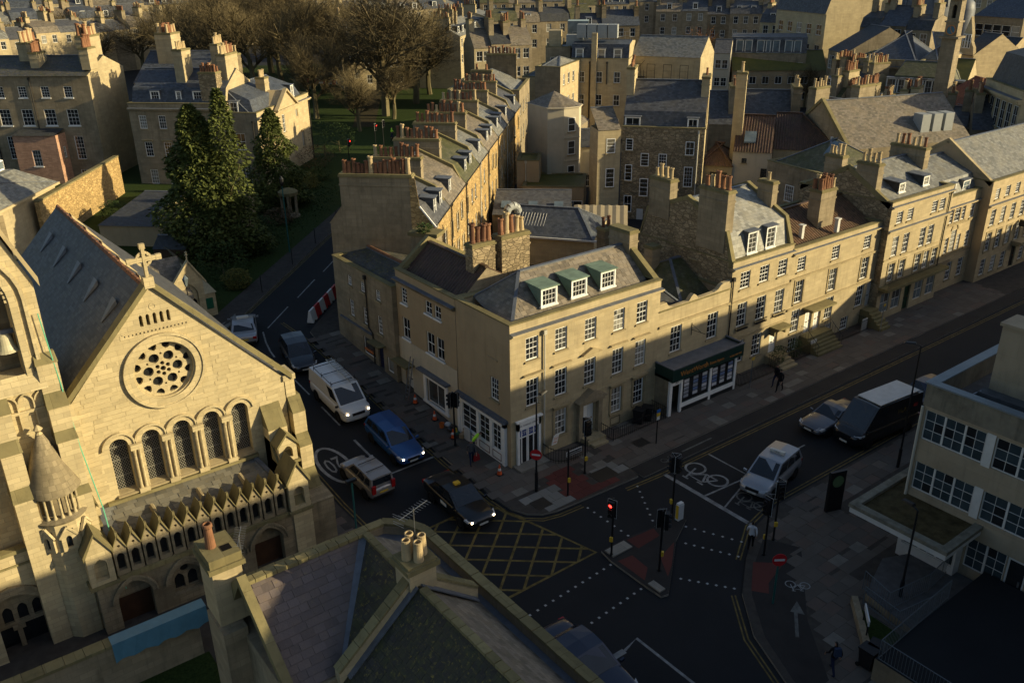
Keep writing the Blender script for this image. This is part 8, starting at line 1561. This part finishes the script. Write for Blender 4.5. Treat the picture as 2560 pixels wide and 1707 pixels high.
signal(-1.24, 4.18, 'traffic light facing the side street beside the shopfront', pi/2+.2, 3.7, heads=2); signal(3.1, -3.1, 'traffic light in front of the corner house door', .0, 3.7, heads=2); signal(-.95, -9.75, 'traffic light showing red at the island tip nearest the corner', -1.2, 3.5, lit=True); signal(.1, -12.1, 'traffic light in the middle of the triangular island', .6, 3.6, heads=2); signal(3.9, -9.35, 'tallest traffic light at the far end of the island', -2.0, 4.0, heads=3); signal(5.2, -14.5, 'traffic light by the cycle path on the south corner', 2.6, 3.6, heads=2); signal(6.6, -14.0, 'traffic light at the south kerb beside the stop line', -.6, 3.7, heads=2)
for i, (x, y, lb) in enumerate(((34.2, 77.7, 'distant traffic light glowing red at the square crossing'), (26.0, 70.1, 'distant traffic light glowing red before the evergreen shrubs'), (36.5, 79.5, 'dark traffic light at the far crossing, right of the red one'))): signal(x, y, lb, .6, 3.8, lit=i < 2, box=False)
pl = thing('crossing_post', 'slim black post with yellow push button on the red paving', 'post', (.8, -4.26, .12)); MB().tube((0, 0, 0), (0, 0, 3.1), .055, n=8).build('pole', 'pole_black', pl); MB().box(-.07, -.15, .95, .07, -.05, 1.22).build('push_button_box', 'button_yellow', pl)
def lamp(x, y, h, label, arm=(0, -1), col='pole_black', sign=None):
    o = thing('street_lamp', label, 'street lamp', (x, y, gz(y)+.1)); MB().tube((0, 0, 0), (0, 0, 1.3), .10, .10, 8).tube((0, 0, 1.3), (0, 0, h), .06, .045, 8).tube((0, 0, h), (arm[0]*.5, arm[1]*.5, h+.12), .035, n=6).build('pole', col, o); q = MB().hexa([(-.32, -.12, 0), (.32, -.10, 0), (.32, .10, 0), (-.32, .12, 0), (-.28, -.09, .11), (.25, -.06, .09), (.25, .06, .09), (-.28, .09, .11)]).build('lamp_head', 'pole_black', o, (arm[0]*.6, arm[1]*.6, h+.08), atan2(arm[1], arm[0])); return o
lp = lamp(-.33, -2.82, 6.0, 'black street lamp carrying a no entry sign at the shop corner', (1, .3)); lamp(18.18, -14.07, 7.9, 'tall black street lamp beside the black van', (-.5, .8)); lamp(7.32, -20.68, 5.2, 'black street lamp rising behind the ramp railing', (.2, .9))
def no_entry(o, z, rz, r=.3):
    d = MB().lathe([(0, 0), (r, 0), (r, .02), (0, .02)], 20).build('no_entry_disc', 'sign_red', o, (0.09*sin(rz), -.09*cos(rz), z)); d.rotation_euler = (pi/2, 0, rz); MB().box(-r*.72, -r*.17, .021, r*.72, r*.17, .026).build('no_entry_bar', 'sign_white', d)
no_entry(lp, 2.5, -.9, .34)
nb = thing('sign_pole', 'green pole with round no entry sign on the cycle path corner', 'sign post', (2.59, -17.09, .12)); MB().tube((0, 0, 0), (0, 0, 2.8), .05, n=8).build('pole', 'pole_green', nb); no_entry(nb, 2.6, -.6, .34)
sp = thing('parking_sign', 'black pole with small blue and yellow plates in front of the shop', 'sign post', (8.91, -3.26, .12)); MB().tube((0, 0, 0), (0, 0, 2.6), .04, n=8).build('pole', 'pole_black', sp); MB().box(-.15, -.06, 2.2, .15, -.045, 2.42).build('blue_plate', 'sign_blue', sp); MB().box(-.15, -.06, 1.95, .15, -.045, 2.18).build('yellow_plate', 'button_yellow', sp); MB().box(-.12, -.06, 1.7, .12, -.045, 1.93).build('white_plate', 'sign_white', sp)
for i, (u, lb) in enumerate(((19.5, 'grey sign post with yellow plate near the mansard house'), (35.6, 'grey sign post with yellow plate near the balcony house'))):
    o = thing('parking_sign', lb, 'sign post', (u, -2.0, .12)); MB().tube((0, 0, 0), (0, 0, 2.6), .035, n=6).build('pole', 'steel', o); MB().box(-.15, -.05, 2.2, .15, -.035, 2.42).build('yellow_plate', 'button_yellow', o)
bl = thing('keep_left_bollard', 'white and yellow keep left bollard at the island end', 'bollard', (4.1, -9.7, .12)); MB().box(-.2, -.12, 0, .2, .12, .95).box(-.17, -.10, .95, .17, .10, 1.05).build('body', 'sign_white', bl); MB().box(-.205, -.10, .1, -.2, .10, .95).box(.2, -.11, .1, .206, .11, .95).build('yellow_panel', 'button_yellow', bl)
mo = thing('information_panel', 'black upright information panel with green disc on the south pavement', 'sign', (11.35, -14.3, .12), radians(-18)); MB().box(-.5, -.09, 0, .5, .09, 2.5).build('slab', 'pole_black', mo); plain('disc_green', (.10, .17, .08), .5, .4, var=.3); d = MB().lathe([(0, 0), (.36, 0), (.36, .015)], 22).build('disc', 'disc_green', mo, (0, -.1, 1.9)); d.rotation_euler = (pi/2, 0, 0)
for i in range(4):
    p = [(-2.6, 34.2), (2.5, 39.3), (7.0, 43.9), (11.6, 48.4)][i]; o = thing('railing_post', f'{ORD[i]} slim iron post along the garden pavement, counted from the church', 'post', (p[0]+.9, p[1]-1.2, gz(p[1])+.1)); MB().tube((0, 0, 0), (0, 0, 1.5), .035, n=6).lathe([(.05, 1.48), (.06, 1.54), (0, 1.6)], 8).build('post', 'pole_black', o)
p = at(725, 635, 1.9); o = thing('green_lamp_post', 'tall slim green lamp post between lawn and pavement', 'street lamp', (p.x, p.y, gz(p.y)+.1)); MB().tube((0, 0, 0), (0, 0, 6.6), .07, .05, 8).build('pole', 'pole_green', o); MB().lathe([(.06, 6.5), (.2, 6.75), (.22, 7.2), (.05, 7.45), (0, 7.5)], 8).build('lantern', 'pole_black', o)
p = at(455, 760, 1.); o = thing('old_lantern_post', 'old lantern lamp between nave and chapel', 'street lamp', (-10.2, 24.5, gz(24.5))); MB().tube((0, 0, 0), (0, 0, 5.2), .06, .04, 8).tube((-.3, 0, 4.6), (.3, 0, 4.6), .03, n=5).build('pole', 'pole_black', o); MB().lathe([(.08, 5.2), (.2, 5.65), (.22, 5.75), (.03, 6.), (0, 6.1)], 6).build('lantern', 'glass_sky', o)
o = thing('church_lamp', 'short green lamp post at the church corner pavement', 'street lamp', (-11.0, -1.4, .12)); MB().tube((0, 0, 0), (0, 0, 4.2), .05, n=8).build('pole', 'pole_green', o); MB().box(-.3, -.1, 4.2, .25, .1, 4.34).build('lamp_head', 'pole_black', o)
# red and white water-filled barriers
def barrier(x, y, rz, red, label, group):
    o = thing('road_barrier', label, 'barrier', (x, y, gz(y)), rz, group); w = .98
    MB().hexa([(-w/2, -.25, .12), (w/2, -.25, .12), (w/2, .25, .12), (-w/2, .25, .12), (-w/2, -.07, 1.0), (w/2, -.07, 1.0), (w/2, .07, 1.0), (-w/2, .07, 1.0)]).build('body', 'barrier_red' if red else 'barrier_white', o)
    for s_ in (-1, 1): MB().box(s_*.34-.12, -.27, 0, s_*.34+.12, .27, .14).build('foot', 'barrier_red' if red else 'barrier_white', o)
for i in range(6): barrier(-.9+i*.74, 24.9+i*.72, pi/4, i % 2 == 1, f'{ORD[i]} {"red" if i % 2 else "white"} barrier block from the near end of the line by the terrace', 'barrier line beside the terrace')
for i in range(14): barrier(27.+i*.78, 52.4+i*.78, pi/4, i % 2 == 0, f'{ORD[i]} {"red" if i % 2 == 0 else "white"} block of the barrier line further up the hill', 'barrier line further up the hill')
for i in range(15): p = at(770+i*11, 208+i*.9, 2.1); barrier(p.x, p.y, -.6, i % 2 == 0, f'{ORD[i]} {"red" if i % 2 == 0 else "white"} block from the left in the barrier row across the square', 'barrier row across the square')
def cone(x, y, label):
    o = thing('traffic_cone', label, 'cone', (x, y, gz(y)+.13)); MB().box(-.19, -.19, 0, .19, .19, .04).build('base', 'trim_black', o); MB().lathe([(.15, .04), (.10, .28)], 12).lathe([(.075, .44), (.03, .66), (0, .67)], 12).build('body', 'cone_orange', o); MB().lathe([(.10, .28), (.075, .44)], 12).build('reflective_band', 'barrier_white', o)
cone(-.95, -.1, 'orange and white cone at the corner of the pavement'); cone(-.75, 7.3, 'orange cone beside the side-street shop window'); cone(-.9, 4.9, 'orange and white cone near the rubbish heap'); cone(-.75, 9.7, 'orange and white cone below the ladder')
# ladder, decorators' clutter
o = thing('step_ladder', 'pale aluminium ladder leaning by the side-street doorway', 'ladder', (-.35, 10.3, gz(10.3)+.12)); m = MB()
for s_ in (-.2, .2): m.beam((-.75, s_, 0), (-.1, s_, 3.0), .05, .07)
for i in range(10): t = (i+1)/11; m.beam((-.75+.65*t, -.2, 3*t), (-.75+.65*t, .2, 3*t), .04, .03)
m.build('ladder_frame', 'steel', o)
plain('bag_black', (.012, .012, .013), .35, .5); plain('bucket_orange', (.55, .14, .03), .5, .4); plain('box_card', (.30, .22, .13), .85, .2); plain('bag_white', (.45, .46, .46), .6, .3); plain('bag_green', (.05, .14, .08), .5, .4)
r = random.Random(9)
def lump(label, x, y, s_, mat, name='rubbish_bag'):
    m = MB(); pr = []; n = 10
    for j in range(6):
        t = pi*j/5
        for i in range(n): a = 2*pi*i/n; q = s_*(.8+r.uniform(-.15, .2)); m.v.append((q*sin(t)*cos(a), q*sin(t)*sin(a), s_*.7*(1-cos(t))*.75))
    for j in range(5):
        for i in range(n): m.f.append((j*n+i, j*n+(i+1) % n, (j+1)*n+(i+1) % n, (j+1)*n+i)); m.m.append(0)
    tag(m.build(name, mat, None, (x, y, gz(y)+.13), smooth=True, uv=False), label, 'bag')
lump('black rubbish sack in the heap by the traffic light', -.6, 5.6, .34, 'bag_black'); lump('white sack in the heap under the shop window', -.45, 6.2, .28, 'bag_white'); lump('green sack at the right end of the heap', -.5, 5.1, .26, 'bag_green'); lump('dark sack behind the white one', -.3, 5.75, .26, 'bag_black'); lump('pale sack nearest the traffic light', -.75, 5.15, .2, 'bag_white')
tag(MB().lathe([(.0, 0), (.14, 0), (.17, .32), (.155, .32), (.13, .03)], 14).build('bucket', 'bucket_orange', None, (-.85, 6.3, gz(6.3)+.13)), 'orange bucket left of the rubbish heap', 'bucket'); tag(MB().box(-.2, -.15, 0, .2, .15, .28).build('cardboard_box', 'box_card', None, (-.35, 4.65, gz(4.65)+.13), .4), 'cardboard box against the shopfront end', 'box'); tag(MB().box(-.02, -.3, 0, .02, .3, .85).build('timber_board', 'white_dull', None, (-.3, 4.2, gz(4.2)+.13), .1), 'white board propped beside the shopfront', 'board')
for i, (u, v) in enumerate(((2.5, -22.1), (3.0, -22.2), (9.9, -.75), (10.6, -.8))):
    o = thing('wheeled_bin', ['black wheeled bin left against the terrace wall', 'black wheeled bin right against the terrace wall', 'black wheeled bin in the area left of the estate agent', 'black wheeled bin touching the estate agent shop'][i], 'bin', (u, v, .12), .2*i); MB().hexa([(-.24, -.27, .06), (.24, -.27, .06), (.24, .27, .06), (-.24, .27, .06), (-.29, -.33, .95), (.29, -.33, .95), (.29, .35, .95), (-.29, .35, .95)]).build('body', 'bag_black', o); MB().box(-.31, -.36, .95, .31, .38, 1.03).build('lid', 'trim_black', o)
    for s_ in (-1, 1): q = MB().lathe([(0, -.03), (.1, -.03), (.1, .03), (0, .03)], 10).build('wheel', 'tyre', o, (s_*.27, .3, .1)); q.rotation_euler = (0, pi/2, 0)
hs = thing('noticeboard_stand', 'slanted white notice rail beside the grass bank', 'sign', (4.1, -20.9, .15), radians(40)); MB().tube((-.5, 0, 0), (-.5, 0, 1.1), .04, n=6).tube((.5, 0, 0), (.5, 0, 1.1), .04, n=6).build('posts', 'pole_black', hs); MB().box(-.6, -.03, .95, .6, .03, 1.25).build('panel', 'sign_white', hs)
# stone garden rotunda
p = at(727, 545, 1.9); ro_ = thing('stone_rotunda', 'small stone garden rotunda with columns above the lawn', 'rotunda', (p.x, p.y, gz(p.y))); MB().lathe([(1.1, 0), (1.1, .25), (0, .25)], 10).build('base', 'ashlar_grey', ro_); MB().lathe([(1.05, 2.5), (1.1, 2.85), (.7, 3.1), (0, 3.3)], 10).build('roof', 'coping_mossy', ro_)
cm = MB().lathe([(.15, .25), (.12, .4), (.10, 2.3), (.15, 2.5)], 9).mesh('column', 'ashlar_grey', True)
for i in range(6): obj('column', cm, ro_, (.85*cos(i*pi/3), .85*sin(i*pi/3), 0))
# ------------------------------------------------------------------ people
plain('skin', (.36, .20, .13), .6, .3); plain('cloth_black', (.010, .010, .012), .85, .15); plain('cloth_navy', (.016, .022, .05), .85, .15); plain('cloth_grey', (.07, .07, .075), .85, .15); plain('cloth_white', (.5, .52, .55), .8, .2); plain('cloth_red', (.26, .02, .02), .8, .2); plain('hair_dark', (.012, .009, .007), .7, .3); plain('hair_grey', (.25, .24, .23), .7, .3); plain('cloth_denim', (.03, .045, .085), .85, .15)
def person(label, x, y, rz, top='cloth_black', legs='cloth_navy', hair='hair_dark', stride=.25, bend=0., arm=.2, h=1.74, hold=None):
    """one skinned body: pelvis root, spine, head, two legs, two arms with five fingers each"""
    V, E_, Rr = [], [], []
    def add(p, r, par=None):
        V.append(Vector(p)); Rr.append(r); i = len(V)-1
        if par is not None: E_.append((par, i))
        return i
    cb, sb = cos(bend), sin(bend)
    tilt = lambda dx, dy, dz: (dx, -dz*sb+dy*cb, .93+dz*cb+dy*sb)      # body faces -Y, bends forward about the hips
    pel = add((0, 0, .93), (.145, .105)); ab = add(tilt(0, 0, .16), (.135, .10), pel); chs = add(tilt(0, .0, .36), (.165, .115), ab); nk0 = add(tilt(0, .01, .50), (.085, .075), chs); nk = add(tilt(0, 0, .58), (.052, .055), nk0); hd = add(tilt(0, -.03, .67), (.082, .095), nk); crn = add(tilt(0, -.02, .77), (.07, .085), hd)
    for s_, f in ((-1, 1), (1, -1)):
        hip = add((s_*.095, 0, .86), (.095, .095), pel); kn = add((s_*.10, -f*stride*.55-.03, .50), (.062, .066), hip); an = add((s_*.10, -f*stride*.75+(.10 if f < 0 else -.0), .09+(.05 if f < 0 else 0)), (.042, .048), kn); add((s_*.105, -f*stride*.75-.17+(.10 if f < 0 else 0), .045), (.040, .035), an)
        sh = add(tilt(s_*.19, 0, .44), (.062, .062), chs); el = add(tilt(s_*.245, f*arm*.5+.03, .18), (.046, .046), sh); wr = add(tilt(s_*.245, f*arm-.12, -.03), (.031, .031), el); pm = add(tilt(s_*.24, f*arm-.15, -.10), (.034, .020), wr)
        for q in range(4): k0 = add(tilt(s_*.235+(q-1.5)*.017, f*arm-.165-.002*q, -.155), (.009, .009), pm); add(tilt(s_*.23+(q-1.5)*.016, f*arm-.155, -.20+.007*abs(q-1)), (.008, .008), k0)
        t0 = add(tilt(s_*.235, f*arm-.19, -.115), (.010, .010), pm); add(tilt(s_*.23, f*arm-.20, -.15), (.009, .009), t0)
    me = bpy.data.meshes.new('body'); me.from_pydata([tuple(v) for v in V], E_, []); tmp = bpy.data.objects.new('body', me); COL.objects.link(tmp)
    sk = tmp.modifiers.new('sk', 'SKIN'); sk.use_smooth_shade = True
    for i, r_ in enumerate(Rr): me.skin_vertices[0].data[i].radius = r_
    me.skin_vertices[0].data[0].use_root = True; ss = tmp.modifiers.new('ss', 'SUBSURF'); ss.levels = 1
    dg = bpy.context.evaluated_depsgraph_get(); bm_ = bpy.data.meshes.new_from_object(tmp.evaluated_get(dg)); bpy.data.objects.remove(tmp)
    bm_.materials.clear()
    for q in (top, legs, 'skin', hair, 'cloth_black'): bm_.materials.append(MATS[q])
    hp = Vector(V[hd]); hv = (Vector(V[crn])-Vector(V[nk])).normalized(); wrs = [Vector(V[i]) for i in range(len(V)) if Rr[i] == (.031, .031)]
    for p_ in bm_.polygons:
        c_ = p_.center; d_ = (c_-Vector(V[nk])).dot(hv); near = (c_-hp).length < .19
        if near and d_ > -.01: mi = 3 if (d_ > .135 or (c_-hp).dot(Vector((0, cb, sb))) > .045) else 2
        elif any((c_-w_).length < .05 or ((c_-w_).length < .2 and c_.z < w_.z-.01 and abs(c_.x) > .17) for w_ in wrs): mi = 2
        elif c_.z < .09: mi = 4
        elif c_.z < .90 and abs(c_.x) < .185: mi = 1
        else: mi = 0
        p_.material_index = mi; p_.use_smooth = True
    o = thing('person', label, 'person', (x, y, gz(y)+.125), rz); o.scale = (h/1.76,)*3; b = obj('body', bm_, o)
    f = Vector((0, -cb, -sb)); u_ = hv; rt_ = Vector((1, 0, 0)); fm = MB()
    for s_ in (-1, 1): q = hp+f*.088+u_*.025+rt_*(s_*.032); fm.box(q.x-.012, q.y-.006, q.z-.007, q.x+.012, q.y+.006, q.z+.007)
    q = hp+f*.085-u_*.045; fm.box(q.x-.022, q.y-.006, q.z-.006, q.x+.022, q.y+.006, q.z+.006); fm.build('eyes_and_mouth', 'hair_dark', o, uv=False); q = hp+f*.098-u_*.005; MB().hexa([(q.x-.014, q.y+.015, q.z-.02), (q.x+.014, q.y+.015, q.z-.02), (q.x+.01, q.y+.015, q.z+.03), (q.x-.01, q.y+.015, q.z+.03), (q.x-.012, q.y-.018, q.z-.018), (q.x+.012, q.y-.018, q.z-.018), (q.x+.004, q.y, q.z+.03), (q.x-.004, q.y, q.z+.03)]).build('nose', 'skin', o, uv=False)
    return o
person('pedestrian in black coat walking left on the north pavement, nearer the kerb', 20.74, -3.55, -pi/2+.2, 'cloth_black', 'cloth_black', 'hair_dark', .3); person('pedestrian in dark jacket and blue trousers behind the one in black', 21.1, -2.95, -pi/2, 'cloth_black', 'cloth_navy', 'hair_dark', .25, h=1.78)
w_ = person('worker in yellow-green hi-vis vest bending by the shopfront', -.75, 2.9, .9, 'hi_vis', 'cloth_navy', 'hair_dark', .12, .75, .1); m = MB()
mn = person('man in dark coat carrying a red bag on the side pavement', -1.6, 1.85, -.4, 'cloth_grey', 'cloth_navy', 'hair_grey', .22); b = tag(MB().hexa([(-.2, -.09, 0), (.2, -.09, 0), (.2, .09, 0), (-.2, .09, 0), (-.17, -.05, .36), (.17, -.05, .36), (.17, .05, .36), (-.17, .05, .36)]).build('red_bag', 'cloth_red', None, (-1.3, 1.75, .36)), 'red carrier bag held by the man in the dark coat', 'bag'); MB().beam((-.1, 0, .36), (-.05, 0, .55), .03, .02).beam((.1, 0, .36), (.05, 0, .55), .03, .02).beam((-.05, 0, .55), (.05, 0, .55), .03, .02).build('handle', 'cloth_red', b)
person('pedestrian in white top and dark jacket stepping off the south kerb', 5.05, -13.75, pi/2+.6, 'cloth_white', 'cloth_black', 'hair_dark', .2); bp = person('walker with blue backpack at the bottom right pavement', 1.0, -21.4, pi-.5, 'cloth_black', 'cloth_navy', 'hair_dark', .34); MB().hexa([(-.15, .10, 1.1), (.15, .10, 1.1), (.15, .26, 1.12), (-.15, .26, 1.12), (-.14, .08, 1.5), (.14, .08, 1.5), (.14, .20, 1.5), (-.14, .20, 1.5)]).build('backpack', 'cloth_denim', bp)
for i, (x, y, t_) in enumerate(((40.5, 84.0, 'hi_vis'), (38.5, 80.5, 'cloth_navy'))): person(['distant worker in hi-vis on the path by the square', 'distant pedestrian in navy near the far traffic lights'][i], x, y, 1., t_, 'cloth_black', 'hair_dark', .2)
